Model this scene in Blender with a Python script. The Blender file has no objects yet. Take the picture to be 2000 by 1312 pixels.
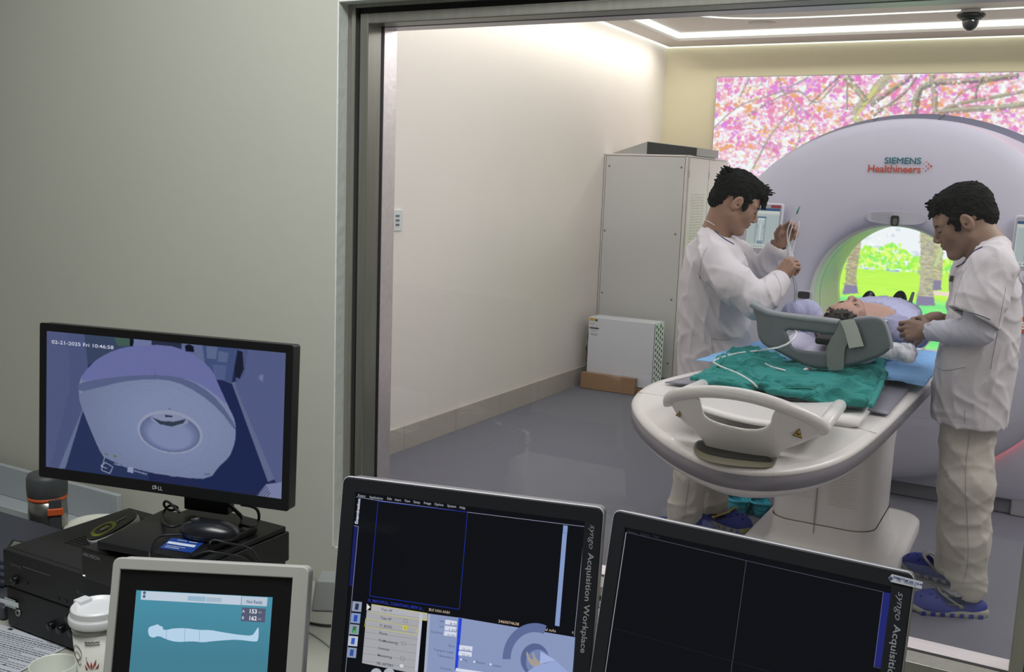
import bpy, math, random
import numpy as np
from mathutils import Matrix, Vector

# ---------------------------------------------------------------- camera, world, lights, exposure
scn = bpy.context.scene
CX, CY, FPX = 1000.0, 656.0, 1950.0
CAMR = np.array([[0.874, -0.105, 0.474], [0.484, 0.115, -0.868], [0.037, 0.988, 0.152]])
_u, _s, _v = np.linalg.svd(CAMR); CAMR = _u @ _v
CAMP = np.array([0.0, 0.0, 1.6])
cd = bpy.data.cameras.new('camera'); cam = bpy.data.objects.new('camera', cd)
scn.collection.objects.link(cam); scn.camera = cam
cd.sensor_width = 36; cd.lens = FPX / 2000 * 36; cd.clip_start = 0.02; cd.clip_end = 60
_m = np.eye(4); _m[:3, :3] = CAMR; _m[:3, 3] = CAMP
cam.matrix_world = Matrix(_m.tolist())

scn.view_settings.view_transform = 'Standard'; scn.view_settings.look = 'None'
scn.view_settings.exposure = 0.0; scn.view_settings.gamma = 1.0
scn.view_settings.use_curve_mapping = False
wd = bpy.data.worlds.new('world'); scn.world = wd; wd.use_nodes = True
wd.node_tree.nodes['Background'].inputs[0].default_value = (0.6, 0.65, 0.7, 1)
wd.node_tree.nodes['Background'].inputs[1].default_value = 0.3

def area(name, loc, sx, sy, power, col, rot=(0, 0, 0)):
    l = bpy.data.lights.new(name, 'AREA'); l.shape = 'RECTANGLE'; l.size = sx; l.size_y = sy
    l.energy = power; l.color = col
    o = bpy.data.objects.new(name, l); o.location = loc; o.rotation_euler = rot
    scn.collection.objects.link(o); return o
# scan room: cove light all round the ceiling, one ceiling panel, one added fill lamp; control room: one ceiling panel behind the desk
area('scan_room_panel_light', (-1.3, 4.1, 2.80), 2.6, 3.2, 36, (0.98, 0.95, 1.0))
area('scan_room_side_fill_light', (1.1, 4.6, 2.78), 0.6, 3.6, 58, (1.0, 0.96, 0.97), (0, math.radians(48), 0))  # added lamp out of view, aimed to brighten the left wall
area('cove_light_left', (-3.1, 5.4, 2.78), 0.08, 6.2, 20, (1.0, 0.96, 0.90), (0, math.radians(25), 0))
area('cove_light_back', (-1.0, 8.6, 2.78), 4.0, 0.08, 11, (1.0, 0.98, 0.86), (math.radians(-25), 0, 0))
area('control_room_panel_light', (-1.0, 0.65, 2.84), 1.4, 0.6, 44, (0.98, 1.0, 0.98))

# ---------------------------------------------------------------- projection helpers (pixel -> point on a plane)
def ray(px, py):
    return CAMR @ np.array([px - CX, -(py - CY), -FPX])
def at(px, py, x=None, y=None, z=None):
    d = ray(px, py)
    t = (x - CAMP[0]) / d[0] if x is not None else (y - CAMP[1]) / d[1] if y is not None else (z - CAMP[2]) / d[2]
    return CAMP + d * t
def A(px, py, y): return at(px, py, y=y)

# ---------------------------------------------------------------- materials
def lin(h):
    if isinstance(h, str):
        c = [int(h[i:i + 2], 16) / 255 for i in (0, 2, 4)]
    else: c = [v / 255 for v in h]
    return tuple(((v + .055) / 1.055) ** 2.4 if v > .04045 else v / 12.92 for v in c)
_mats = {}
def mat(name, col, rough=0.5, metal=0.0, var=0.04, scale=12.0, bump=0.0, bscale=60.0, coat=0.0, alpha=1.0, sub=0.0, stretch=None, trans=0.0, spec=0.5):
    if name in _mats: return _mats[name]
    m = bpy.data.materials.new(name); m.use_nodes = True; nt = m.node_tree; b = nt.nodes['Principled BSDF']
    c = lin(col); tc = nt.nodes.new('ShaderNodeTexCoord'); src = tc.outputs['Object']
    if stretch:
        mp = nt.nodes.new('ShaderNodeMapping'); mp.inputs['Scale'].default_value = stretch
        nt.links.new(src, mp.inputs[0]); src = mp.outputs[0]
    n = nt.nodes.new('ShaderNodeTexNoise'); n.inputs['Scale'].default_value = scale; n.inputs['Detail'].default_value = 4
    nt.links.new(src, n.inputs['Vector'])
    r = nt.nodes.new('ShaderNodeMix'); r.data_type = 'RGBA'
    r.inputs[6].default_value = tuple(v * (1 - var) for v in c) + (1,)
    r.inputs[7].default_value = tuple(min(1, v * (1 + var)) for v in c) + (1,)
    nt.links.new(n.outputs['Fac'], r.inputs[0]); nt.links.new(r.outputs[2], b.inputs['Base Color'])
    b.inputs['Roughness'].default_value = rough; b.inputs['Metallic'].default_value = metal
    b.inputs['Coat Weight'].default_value = coat; b.inputs['Specular IOR Level'].default_value = spec; b.inputs['Alpha'].default_value = alpha
    b.inputs['Transmission Weight'].default_value = trans
    if sub:
        b.inputs['Subsurface Weight'].default_value = sub; b.inputs['Subsurface Radius'].default_value = (1, .35, .2)
        b.inputs['Subsurface Scale'].default_value = 0.01
    if bump:
        n2 = nt.nodes.new('ShaderNodeTexNoise'); n2.inputs['Scale'].default_value = bscale; n2.inputs['Detail'].default_value = 5
        nt.links.new(src, n2.inputs['Vector'])
        bp = nt.nodes.new('ShaderNodeBump'); bp.inputs['Strength'].default_value = bump; bp.inputs['Distance'].default_value = 0.01
        nt.links.new(n2.outputs['Fac'], bp.inputs['Height']); nt.links.new(bp.outputs[0], b.inputs['Normal'])
    _mats[name] = m; return m
def emat(name, col, s=1.0):
    if name in _mats: return _mats[name]
    m = bpy.data.materials.new(name); m.use_nodes = True; nt = m.node_tree; nt.nodes.clear()
    e = nt.nodes.new('ShaderNodeEmission'); o = nt.nodes.new('ShaderNodeOutputMaterial')
    e.inputs[0].default_value = lin(col) + (1,); e.inputs[1].default_value = s
    nt.links.new(e.outputs[0], o.inputs[0]); _mats[name] = m; return m
def screen_mat(name, s=1.0, gloss=0.06, rough=0.15):
    """a display: what it shows (colour attribute) is emitted through a slightly glossy face"""
    if name in _mats: return _mats[name]
    m = bpy.data.materials.new(name); m.use_nodes = True; nt = m.node_tree; b = nt.nodes['Principled BSDF']
    a = nt.nodes.new('ShaderNodeAttribute'); a.attribute_name = 'Col'
    b.inputs['Base Color'].default_value = (0.001, 0.001, 0.0012, 1); b.inputs['Roughness'].default_value = rough
    b.inputs['Specular IOR Level'].default_value = gloss
    nt.links.new(a.outputs['Color'], b.inputs['Emission Color']); b.inputs['Emission Strength'].default_value = s
    _mats[name] = m; return m
def attr_mat(name, rough=0.5):
    if name in _mats: return _mats[name]
    m = bpy.data.materials.new(name); m.use_nodes = True; nt = m.node_tree; b = nt.nodes['Principled BSDF']
    a = nt.nodes.new('ShaderNodeAttribute'); a.attribute_name = 'Col'
    nt.links.new(a.outputs['Color'], b.inputs['Base Color']); b.inputs['Roughness'].default_value = rough
    _mats[name] = m; return m

# ---------------------------------------------------------------- object bookkeeping
COL = scn.collection
_off = {}                      # object name -> offset its children's vertices are written in
def tag(o, label=None, cat=None, group=None, kind=None):
    if label: o['label'] = label
    if cat: o['category'] = cat
    if group: o['group'] = group
    if kind: o['kind'] = kind
    return o
def thing(name, label, cat, loc=(0, 0, 0), M=None, group=None):
    """Empty at the thing's base. Without M its children are written in world coordinates, with M in the local frame."""
    o = bpy.data.objects.new(name, None); COL.objects.link(o); o.empty_display_size = 0.05
    if M is not None: o.matrix_world = M; _off[o.name] = np.zeros(3)
    else: o.location = tuple(loc); _off[o.name] = np.array(loc, float)
    return tag(o, label, cat, group)
class MB:
    """collects shapes into one mesh"""
    def __init__(s): s.v = []; s.f = []; s.c = []; s.m = []; s.sm = []; s.n = 0
    def add(s, v, f, col=None, mi=0, smooth=False):
        v = np.asarray(v, float).reshape(-1, 3)
        s.v.append(v); s.f.extend([tuple(int(i) + s.n for i in q) for q in f]); s.n += len(v)
        s.c.extend([col] * len(f)); s.m.extend([mi] * len(f)); s.sm.extend([smooth] * len(f)); return s
    def box(s, c, d, R=None, col=None, mi=0, taper=1.0):
        x, y, z = [k / 2 for k in d]; t = taper
        v = np.array([(-x, -y, -z), (x, -y, -z), (x, y, -z), (-x, y, -z), (-x * t, -y * t, z), (x * t, -y * t, z), (x * t, y * t, z), (-x * t, y * t, z)])
        if R is not None: v = v @ np.array(R).T
        return s.add(v + np.array(c), [(0, 3, 2, 1), (4, 5, 6, 7), (0, 1, 5, 4), (1, 2, 6, 5), (2, 3, 7, 6), (3, 0, 4, 7)], col, mi)
    def b2(s, a, b, col=None, mi=0):
        a = np.array(a, float); b = np.array(b, float); return s.box((a + b) / 2, np.abs(b - a), None, col, mi)
    def tube(s, pts, r, n=8, col=None, mi=0, cap=True, up=None, squash=1.0):
        P = np.array(pts, float); k = len(P); rr = np.full(k, r) if np.isscalar(r) else np.array(r, float)
        T = np.gradient(P, axis=0); T /= np.linalg.norm(T, axis=1)[:, None] + 1e-12
        a = np.array(up if up is not None else ((0, 0, 1) if abs(T[0][2]) < .9 else (1, 0, 0)), float)
        V = []
        for i in range(k):
            a = a - T[i] * (a @ T[i]); a /= np.linalg.norm(a) + 1e-12; b = np.cross(T[i], a)
            for j in range(n):
                w = 2 * math.pi * j / n; V.append(P[i] + rr[i] * (math.cos(w) * a * squash + math.sin(w) * b))
        F = [(i * n + j, i * n + (j + 1) % n, (i + 1) * n + (j + 1) % n, (i + 1) * n + j) for i in range(k - 1) for j in range(n)]
        if cap: F += [tuple(range(n))[::-1], tuple((k - 1) * n + j for j in range(n))]
        return s.add(V, F, col, mi, True)
    def lathe(s, prof, c=(0, 0, 0), R=None, n=32, col=None, mi=0, smooth=True, sx=1, sy=1, a0=0, a1=2 * math.pi):
        full = abs(a1 - a0 - 2 * math.pi) < 1e-6; m = n if full else n + 1
        V = []
        for r, z in prof:
            for j in range(m):
                w = a0 + (a1 - a0) * j / n; V.append((r * math.cos(w) * sx, r * math.sin(w) * sy, z))
        V = np.array(V)
        if R is not None: V = V @ np.array(R).T
        F = [(i * m + j, i * m + (j + 1) % m, (i + 1) * m + (j + 1) % m, (i + 1) * m + j) for i in range(len(prof) - 1) for j in range(m if full else n)]
        return s.add(V + np.array(c), F, col, mi, smooth)
    def grid(s, fn, nu, nv, col=None, mi=0, closeu=False, smooth=True):
        V = [fn(i / nu, j / nv) for i in range(nu + (0 if closeu else 1)) for j in range(nv + 1)]; w = nv + 1; N = nu
        mod = N if closeu else N + 1
        F = [(i * w + j, ((i + 1) % mod) * w + j, ((i + 1) % mod) * w + j + 1, i * w + j + 1) for i in range(N) for j in range(nv)]
        return s.add(V, F, col, mi, smooth)
    def prism(s, poly, z0, z1, fr=None, col=None, mi=0):
        """poly in 2D (u, v) extruded along w; fr = (origin, U, V, W)"""
        o, U, V, W = fr if fr is not None else (np.zeros(3), np.array((1., 0, 0)), np.array((0, 1., 0)), np.array((0, 0, 1.)))
        n = len(poly); P = [o + U * a + V * b + W * z0 for a, b in poly] + [o + U * a + V * b + W * z1 for a, b in poly]
        return s.add(P, [tuple(range(n))[::-1], tuple(range(n, 2 * n))] + [(i, (i + 1) % n, n + (i + 1) % n, n + i) for i in range(n)], col, mi)
    def build(s, name, mats, parent=None, bevel=0.0, smooth=None, segs=2, label=None, loc=None, solid=0.0, subsurf=0):
        me = bpy.data.meshes.new(name); V = np.concatenate(s.v) if s.v else np.zeros((0, 3))
        if parent is not None: off = _off[parent.name]
        elif loc is not None: off = np.array(loc, float)
        else: off = np.array([(V[:, 0].min() + V[:, 0].max()) / 2, (V[:, 1].min() + V[:, 1].max()) / 2, V[:, 2].min()])
        me.from_pydata((V - off).tolist(), [], s.f)
        if not isinstance(mats, (list, tuple)): mats = [mats]
        for m in mats: me.materials.append(m)
        me.polygons.foreach_set('material_index', s.m)
        me.polygons.foreach_set('use_smooth', s.sm if smooth is None else [smooth] * len(s.f))
        if any(c is not None for c in s.c):
            ca = me.color_attributes.new('Col', 'FLOAT_COLOR', 'CORNER')
            arr = np.concatenate([np.tile(np.array(tuple(c if c is not None else (0, 0, 0)) + (1.0,)), (len(f), 1)) for c, f in zip(s.c, s.f)])
            ca.data.foreach_set('color', arr.ravel())
        me.update(); o = bpy.data.objects.new(name, me); COL.objects.link(o)
        if parent is not None: o.parent = parent
        else: o.location = tuple(off)
        _off[o.name] = off
        if bevel:
            b = o.modifiers.new('bevel', 'BEVEL'); b.width = bevel; b.segments = segs; b.limit_method = 'ANGLE'; b.angle_limit = math.radians(35)
            me.polygons.foreach_set('use_smooth', [True] * len(s.f)); b.harden_normals = True
        if solid: q = o.modifiers.new('solidify', 'SOLIDIFY'); q.thickness = solid; q.offset = 0
        if subsurf: q = o.modifiers.new('subsurf', 'SUBSURF'); q.levels = subsurf; q.render_levels = subsurf
        if label: o['label'] = label
        return o
def struct(name, mb, m, **k):
    o = mb.build(name, m, **k)
    if o.parent is None: o['kind'] = 'structure'
    return o
def curve_mesh(splines, extrude=0.0, bevel=0.0, bres=1):
    """filled 2D outlines (holes allowed) -> verts, faces"""
    cu = bpy.data.curves.new('c', 'CURVE'); cu.dimensions = '2D'; cu.fill_mode = 'BOTH'; cu.extrude = extrude; cu.bevel_depth = bevel; cu.bevel_resolution = bres
    for P in splines:
        sp = cu.splines.new('POLY'); sp.points.add(len(P) - 1)
        for i, p in enumerate(P): sp.points[i].co = (p[0], p[1], 0, 1)
        sp.use_cyclic_u = True
    return _ev(cu)
def _ev(cu):
    o = bpy.data.objects.new('t', cu); COL.objects.link(o); dg = bpy.context.evaluated_depsgraph_get(); dg.update()
    me = bpy.data.meshes.new_from_object(o.evaluated_get(dg)); v = np.array([tuple(q.co) for q in me.vertices]).reshape(-1, 3); f = [tuple(p.vertices) for p in me.polygons]
    bpy.data.objects.remove(o); bpy.data.curves.remove(cu); bpy.data.meshes.remove(me); return v, f
def text_mesh(s, size=1.0, shear=0.0, bold=0.0, align='LEFT', space=1.0, ext=0.0):
    cu = bpy.data.curves.new('t', 'FONT'); cu.body = s; cu.size = size; cu.shear = shear; cu.offset = bold * size; cu.align_x = align; cu.space_character = space
    cu.resolution_u = 3; cu.extrude = ext
    return _ev(cu)
def chaikin(P, n=2, closed=True):
    P = np.array(P, float)
    for _ in range(n):
        if closed: Q = np.roll(P, -1, 0); P = np.stack([.75 * P + .25 * Q, .25 * P + .75 * Q], 1).reshape(-1, P.shape[1])
        else:
            a = .75 * P[:-1] + .25 * P[1:]; b = .25 * P[:-1] + .75 * P[1:]
            P = np.concatenate([P[:1], np.stack([a, b], 1).reshape(-1, P.shape[1]), P[-1:]])
    return P
def frame(o, U, V):
    U = np.array(U, float); U /= np.linalg.norm(U); V = np.array(V, float); V -= U * (U @ V); V /= np.linalg.norm(V)
    return (np.array(o, float), U, V, np.cross(U, V))
def place(v, fr, sx=1, sy=1, w=0.0):
    o, U, V, W = fr; v = np.array(v); return o + np.outer(v[:, 0] * sx, U) + np.outer(v[:, 1] * sy, V) + np.outer(v[:, 2] + w, W)

# ---------------------------------------------------------------- small raster canvas for pictures shown on flat panels
class Canvas:
    def __init__(s, w, h, col): s.w, s.h = w, h; s.a = np.zeros((h, w, 3)); s.a[:] = lin(col); s.Y, s.X = np.mgrid[0:h, 0:w] + 0.5
    def mask(s, P):
        P = np.array(P, float); m = np.zeros((s.h, s.w), bool)
        x0, y0 = np.maximum(np.floor(P.min(0)).astype(int) - 1, 0); x1, y1 = np.ceil(P.max(0)).astype(int) + 1
        x1, y1 = min(x1, s.w), min(y1, s.h)
        if x1 <= x0 or y1 <= y0: return m
        X, Y = s.X[y0:y1, x0:x1], s.Y[y0:y1, x0:x1]; q = np.zeros(X.shape, bool)
        for i in range(len(P)):
            a, b = P[i], P[(i + 1) % len(P)]
            if a[1] == b[1]: continue
            q ^= ((a[1] > Y) != (b[1] > Y)) & (X < (b[0] - a[0]) * (Y - a[1]) / (b[1] - a[1]) + a[0])
        m[y0:y1, x0:x1] = q; return m
    def poly(s, P, col, al=1.0):
        m = s.mask(P); s.a[m] = s.a[m] * (1 - al) + np.array(lin(col)) * al; return m
    def disc(s, x, y, r, col, al=1.0, ry=None):
        ry = ry or r; x0, x1 = max(int(x - r - 1), 0), min(int(x + r + 2), s.w); y0, y1 = max(int(y - ry - 1), 0), min(int(y + ry + 2), s.h)
        if x1 <= x0 or y1 <= y0: return
        m = ((s.X[y0:y1, x0:x1] - x) / r) ** 2 + ((s.Y[y0:y1, x0:x1] - y) / ry) ** 2 < 1
        sub = s.a[y0:y1, x0:x1]; sub[m] = sub[m] * (1 - al) + np.array(lin(col)) * al
    def line(s, P, w, col, al=1.0, w2=None):
        P = np.array(P, float)
        for i in range(len(P) - 1):
            a, b = P[i], P[i + 1]; L = np.linalg.norm(b - a) + 1e-9; n = np.array([-(b - a)[1], (b - a)[0]]) / L
            wa = w if w2 is None else w + (w2 - w) * i / (len(P) - 1); wb = w if w2 is None else w + (w2 - w) * (i + 1) / (len(P) - 1)
            s.poly([a + n * wa / 2, b + n * wb / 2, b - n * wb / 2, a - n * wa / 2], col, al)
    def rect(s, x0, y0, x1, y1, col, al=1.0): s.poly([(x0, y0), (x1, y0), (x1, y1), (x0, y1)], col, al)
    def mesh(s, name, o, U, V, m, parent=None):
        """o = top-left corner, U/V = full width / downward height vectors; vertex colours carry the picture"""
        o, U, V = [np.array(k, float) for k in (o, U, V)]; h, w = s.h, s.w
        jj, ii = np.mgrid[0:h + 1, 0:w + 1]; P = o + (ii[..., None] / w) * U + (jj[..., None] / h) * V; P = P.reshape(-1, 3)
        off = _off[parent.name] if parent is not None else P.mean(0)
        idx = (np.arange(h)[:, None] * (w + 1) + np.arange(w)[None]).ravel(); F = np.stack([idx, idx + w + 1, idx + w + 2, idx + 1], 1)
        me = bpy.data.meshes.new(name); me.vertices.add(len(P)); me.vertices.foreach_set('co', (P - off).ravel())
        me.loops.add(F.size); me.loops.foreach_set('vertex_index', F.ravel().astype(np.int32)); me.polygons.add(len(F)); me.polygons.foreach_set('loop_start', (np.arange(len(F)) * 4).astype(np.int32))
        me.update(calc_edges=True); pa = np.pad(s.a, ((1, 1), (1, 1), (0, 0)), 'edge'); pc = (pa[:-1, :-1] + pa[1:, :-1] + pa[:-1, 1:] + pa[1:, 1:]) / 4
        ca = me.color_attributes.new('Col', 'FLOAT_COLOR', 'POINT'); ca.data.foreach_set('color', np.concatenate([pc.reshape(-1, 3), np.ones((len(P), 1))], 1).ravel())
        me.materials.append(m); ob = bpy.data.objects.new(name, me); COL.objects.link(ob)
        if parent is not None: ob.parent = parent
        else: ob.location = tuple(off)
        _off[ob.name] = off; return ob
# ---------------------------------------------------------------- organic shapes: smooth unions of round cones, ellipsoids and lofts, polygonised
def nrm(v): v = np.array(v, float); return v / (np.linalg.norm(v) + 1e-12)
class SDF:
    def __init__(s): s.p = []
    def _a(s, fn, lo, hi, op, k): s.p.append((fn, np.array(lo, float), np.array(hi, float), op, k)); return s
    def cone(s, a, b, r1, r2=None, k=0.01, op='+'):
        a = np.array(a, float); b = np.array(b, float); r2 = r1 if r2 is None else r2; ba = b - a; L2 = ba @ ba + 1e-12
        def fn(P):
            t = np.clip(((P - a) @ ba) / L2, 0, 1); return np.linalg.norm(P - a - t[..., None] * ba, axis=-1) - (r1 + (r2 - r1) * t)
        R = max(r1, r2); return s._a(fn, np.minimum(a, b) - R, np.maximum(a, b) + R, op, k)
    def chain(s, pts, rs, k=0.01, op='+'):
        for i in range(len(pts) - 1): s.cone(pts[i], pts[i + 1], rs[i], rs[i + 1], k if i == 0 else max(k, rs[i] * .25), op)
        return s
    def ell(s, c, r, M=None, k=0.01, op='+'):
        c = np.array(c, float); r = np.array(r, float); M = np.eye(3) if M is None else np.array(M)   # M columns = local axes
        def fn(P):
            q = (P - c) @ M; k0 = np.linalg.norm(q / r, axis=-1); k1 = np.linalg.norm(q / (r * r), axis=-1) + 1e-9; return k0 * (k0 - 1) / k1
        e = np.sqrt(((M * r) ** 2).sum(1)); return s._a(fn, c - e, c + e, op, k)
    def rbox(s, c, h, M=None, r=0.01, k=0.005, op='+'):
        c = np.array(c, float); h = np.array(h, float); M = np.eye(3) if M is None else np.array(M)
        def fn(P):
            q = np.abs((P - c) @ M) - (h - r); return np.linalg.norm(np.maximum(q, 0), axis=-1) + np.minimum(q.max(-1), 0) - r
        e = np.abs(M) @ h; return s._a(fn, c - e, c + e, op, k)
    def half(s, c, n, lo, hi, k=0.004, op='-'):
        """removes everything on the +n side of the plane through c, inside the box lo..hi"""
        c = np.array(c, float); n = nrm(n); return s._a(lambda P: -((P - c) @ n), lo, hi, op, k)
    def loft(s, rows, yaw=0.0, k=0.01, op='+', axis=2):
        """rows of (t, ca, cb, a, b): ellipse half-widths a (facing direction) and b (sideways) along z (axis=2) or y (axis=1)"""
        rows = np.array(sorted(rows), float); T = rows[:, 0]; cs, sn = math.cos(yaw), math.sin(yaw); oth = [0, 1] if axis == 2 else [0, 2]
        def fn(P):
            t = np.clip(P[..., axis], T[0], T[-1]); g = [np.interp(t, T, rows[:, i]) for i in (1, 2, 3, 4)]
            x = P[..., oth[0]] - g[0]; y = P[..., oth[1]] - g[1]; u = x * cs + y * sn; v = -x * sn + y * cs
            q = np.sqrt((u / g[2]) ** 2 + (v / g[3]) ** 2); k1 = np.sqrt((u / g[2] ** 2) ** 2 + (v / g[3] ** 2) ** 2) + 1e-6
            d = q * (q - 1) / k1; e = np.abs(P[..., axis] - (T[0] + T[-1]) / 2) - (T[-1] - T[0]) / 2
            return np.where(e > 0, np.sqrt(np.maximum(d, 0) ** 2 + e ** 2) + np.minimum(d, 0) * 0, np.maximum(d, e))
        m = rows[:, 3:5].max(); lo = np.zeros(3); hi = np.zeros(3)
        lo[axis], hi[axis] = T[0], T[-1]; lo[oth[0]] = rows[:, 1].min() - m; hi[oth[0]] = rows[:, 1].max() + m; lo[oth[1]] = rows[:, 2].min() - m; hi[oth[1]] = rows[:, 2].max() + m
        return s._a(fn, lo, hi, op, k)
    def custom(s, fn, lo, hi, k=0.004, op='+'): return s._a(fn, lo, hi, op, k)
    def mesh(s, vox, disp=None):
        plus = [p for p in s.p if p[3] == '+']; lo = np.min([p[1] for p in plus], 0) - 3 * vox; hi = np.max([p[2] for p in plus], 0) + 3 * vox
        if disp is not None: lo -= .02; hi += .02
        n = np.ceil((hi - lo) / vox).astype(int) + 1; D = np.full(n, 9.0, np.float32); ax = [lo[i] + vox * np.arange(n[i]) for i in range(3)]
        for fn, a, b, op, k in s.p:
            mg = max(2.5 * k, 4 * vox) + (0.012 if disp is not None else 0)
            i0 = np.clip(np.floor((a - mg - lo) / vox).astype(int), 0, n - 1); i1 = np.clip(np.ceil((b + mg - lo) / vox).astype(int) + 1, 1, n)
            if (i1 <= i0).any(): continue
            sl = tuple(slice(i0[j], i1[j]) for j in range(3)); step = max(1, int(1.5e6 // ((i1[1] - i0[1]) * (i1[2] - i0[2]) + 1)))
            for x0 in range(i0[0], i1[0], step):
                x1 = min(x0 + step, i1[0]); P = np.stack(np.meshgrid(ax[0][x0:x1], ax[1][sl[1]], ax[2][sl[2]], indexing='ij'), -1)
                f = fn(P); d = D[x0:x1, sl[1], sl[2]]
                if op == '+': h = np.clip(.5 + .5 * (d - f) / k, 0, 1); d[:] = d + (f - d) * h - k * h * (1 - h)
                else: f = -f; h = np.clip(.5 - .5 * (d - f) / k, 0, 1); d[:] = d + (f - d) * h + k * h * (1 - h)
        if disp is not None:
            I = np.argwhere(np.abs(D) < .03)
            for c0 in range(0, len(I), 400000):
                J = I[c0:c0 + 400000]; P = lo + vox * J; D[J[:, 0], J[:, 1], J[:, 2]] -= disp(P)
        return surface_net(D, lo, vox)
def surface_net(D, lo, vox):
    S = D < 0; C = np.zeros(np.array(D.shape) - 1, np.int8)
    for i in (0, 1):
        for j in (0, 1):
            for k in (0, 1): C += S[i:D.shape[0] - 1 + i, j:D.shape[1] - 1 + j, k:D.shape[2] - 1 + k]
    I = np.argwhere((C > 0) & (C < 8)); idx = np.full(C.shape, -1, np.int32); idx[I[:, 0], I[:, 1], I[:, 2]] = np.arange(len(I))
    acc = np.zeros((len(I), 3)); cnt = np.zeros(len(I)); corners = [(a, b, c) for a in (0, 1) for b in (0, 1) for c in (0, 1)]
    val = {c: D[I[:, 0] + c[0], I[:, 1] + c[1], I[:, 2] + c[2]] for c in corners}
    for a in corners:
        for ax in range(3):
            if a[ax]: continue
            b = list(a); b[ax] = 1; b = tuple(b); va, vb = val[a], val[b]; m = (va < 0) != (vb < 0); t = np.where(m, va / (va - vb + 1e-20), 0)
            p = np.tile(np.array(a, float), (len(I), 1)); p[:, ax] = t; acc += p * m[:, None]; cnt += m
    V = lo + vox * (I + acc / np.maximum(cnt, 1)[:, None]); F = []
    for ax in range(3):
        o1, o2 = [(1, 2), (2, 0), (0, 1)][ax]; sl0 = [slice(None)] * 3; sl1 = [slice(None)] * 3; sl0[ax] = slice(0, -1); sl1[ax] = slice(1, None)
        a, b = S[tuple(sl0)], S[tuple(sl1)]
        for sgn in (0, 1):
            E = np.argwhere((a & ~b) if sgn == 0 else (~a & b)); E = E[(E[:, o1] > 0) & (E[:, o2] > 0) & (E[:, o1] < D.shape[o1] - 1) & (E[:, o2] < D.shape[o2] - 1)]
            if not len(E): continue
            def g(d1, d2): q = E.copy(); q[:, o1] -= d1; q[:, o2] -= d2; return idx[q[:, 0], q[:, 1], q[:, 2]]
            Q = np.stack([g(0, 0), g(1, 0), g(1, 1), g(0, 1)], 1); F.append(Q if sgn == 0 else Q[:, ::-1])
    F = np.concatenate(F) if F else np.zeros((0, 4), int); return V, F[(F >= 0).all(1)]
def sdf_obj(name, parts, m, parent=None, label=None, loc=None, relax=1):
    """parts = list of (V, F): joined into ONE mesh"""
    Vs, Fs, n = [], [], 0
    for V, F in parts:
        V = V.copy()
        for _ in range(relax):
            acc = np.zeros_like(V); c = np.zeros(len(V))
            for a, b in ((0, 1), (1, 2), (2, 3), (3, 0)):
                np.add.at(acc, F[:, a], V[F[:, b]]); np.add.at(acc, F[:, b], V[F[:, a]]); np.add.at(c, F[:, a], 1); np.add.at(c, F[:, b], 1)
            V = V * .5 + .5 * acc / np.maximum(c, 1)[:, None]
        Vs.append(V); Fs.append(F + n); n += len(V)
    V = np.concatenate(Vs); F = np.concatenate(Fs)
    off = _off[parent.name] if parent is not None else (np.array(loc, float) if loc is not None else np.array([V[:, 0].mean(), V[:, 1].mean(), V[:, 2].min()]))
    me = bpy.data.meshes.new(name); me.vertices.add(len(V)); me.vertices.foreach_set('co', (V - off).ravel()); me.loops.add(F.size)
    me.loops.foreach_set('vertex_index', F.ravel().astype(np.int32)); me.polygons.add(len(F)); me.polygons.foreach_set('loop_start', (np.arange(len(F)) * 4).astype(np.int32))
    me.update(calc_edges=True); me.validate(); me.polygons.foreach_set('use_smooth', [True] * len(me.polygons))
    me.materials.append(m); o = bpy.data.objects.new(name, me); COL.objects.link(o)
    if parent is not None: o.parent = parent
    else: o.location = tuple(off)
    _off[o.name] = off
    if label: o['label'] = label
    return o
def folds(seed, amp, wl=(0.05, 0.14), dirs=None, n=7, sharp=True):
    """soft cloth folds: ridged waves running roughly across the given directions"""
    rg = np.random.RandomState(seed); K = []
    for i in range(n):
        d = nrm(rg.normal(size=3)) if dirs is None else nrm(np.array(dirs[i % len(dirs)], float) + rg.normal(size=3) * .35)
        K.append((d * 2 * math.pi / rg.uniform(*wl), rg.uniform(0, 6.28), nrm(rg.normal(size=3)) * 2 * math.pi / rg.uniform(.18, .4), rg.uniform(0, 6.28), rg.uniform(.5, 1)))
    def fn(P):
        o = 0
        for k, ph, k2, p2, a in K:
            w = np.sin(P @ k2 + p2); s_ = np.sin(P @ k + ph + 1.6 * w)
            o = o + a * ((1 - np.abs(s_)) ** 2 * 1.6 - .5 if sharp else s_) * np.clip(.5 + w * .8, 0, 1)
        return amp * o / n * 2.2
    return fn
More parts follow.
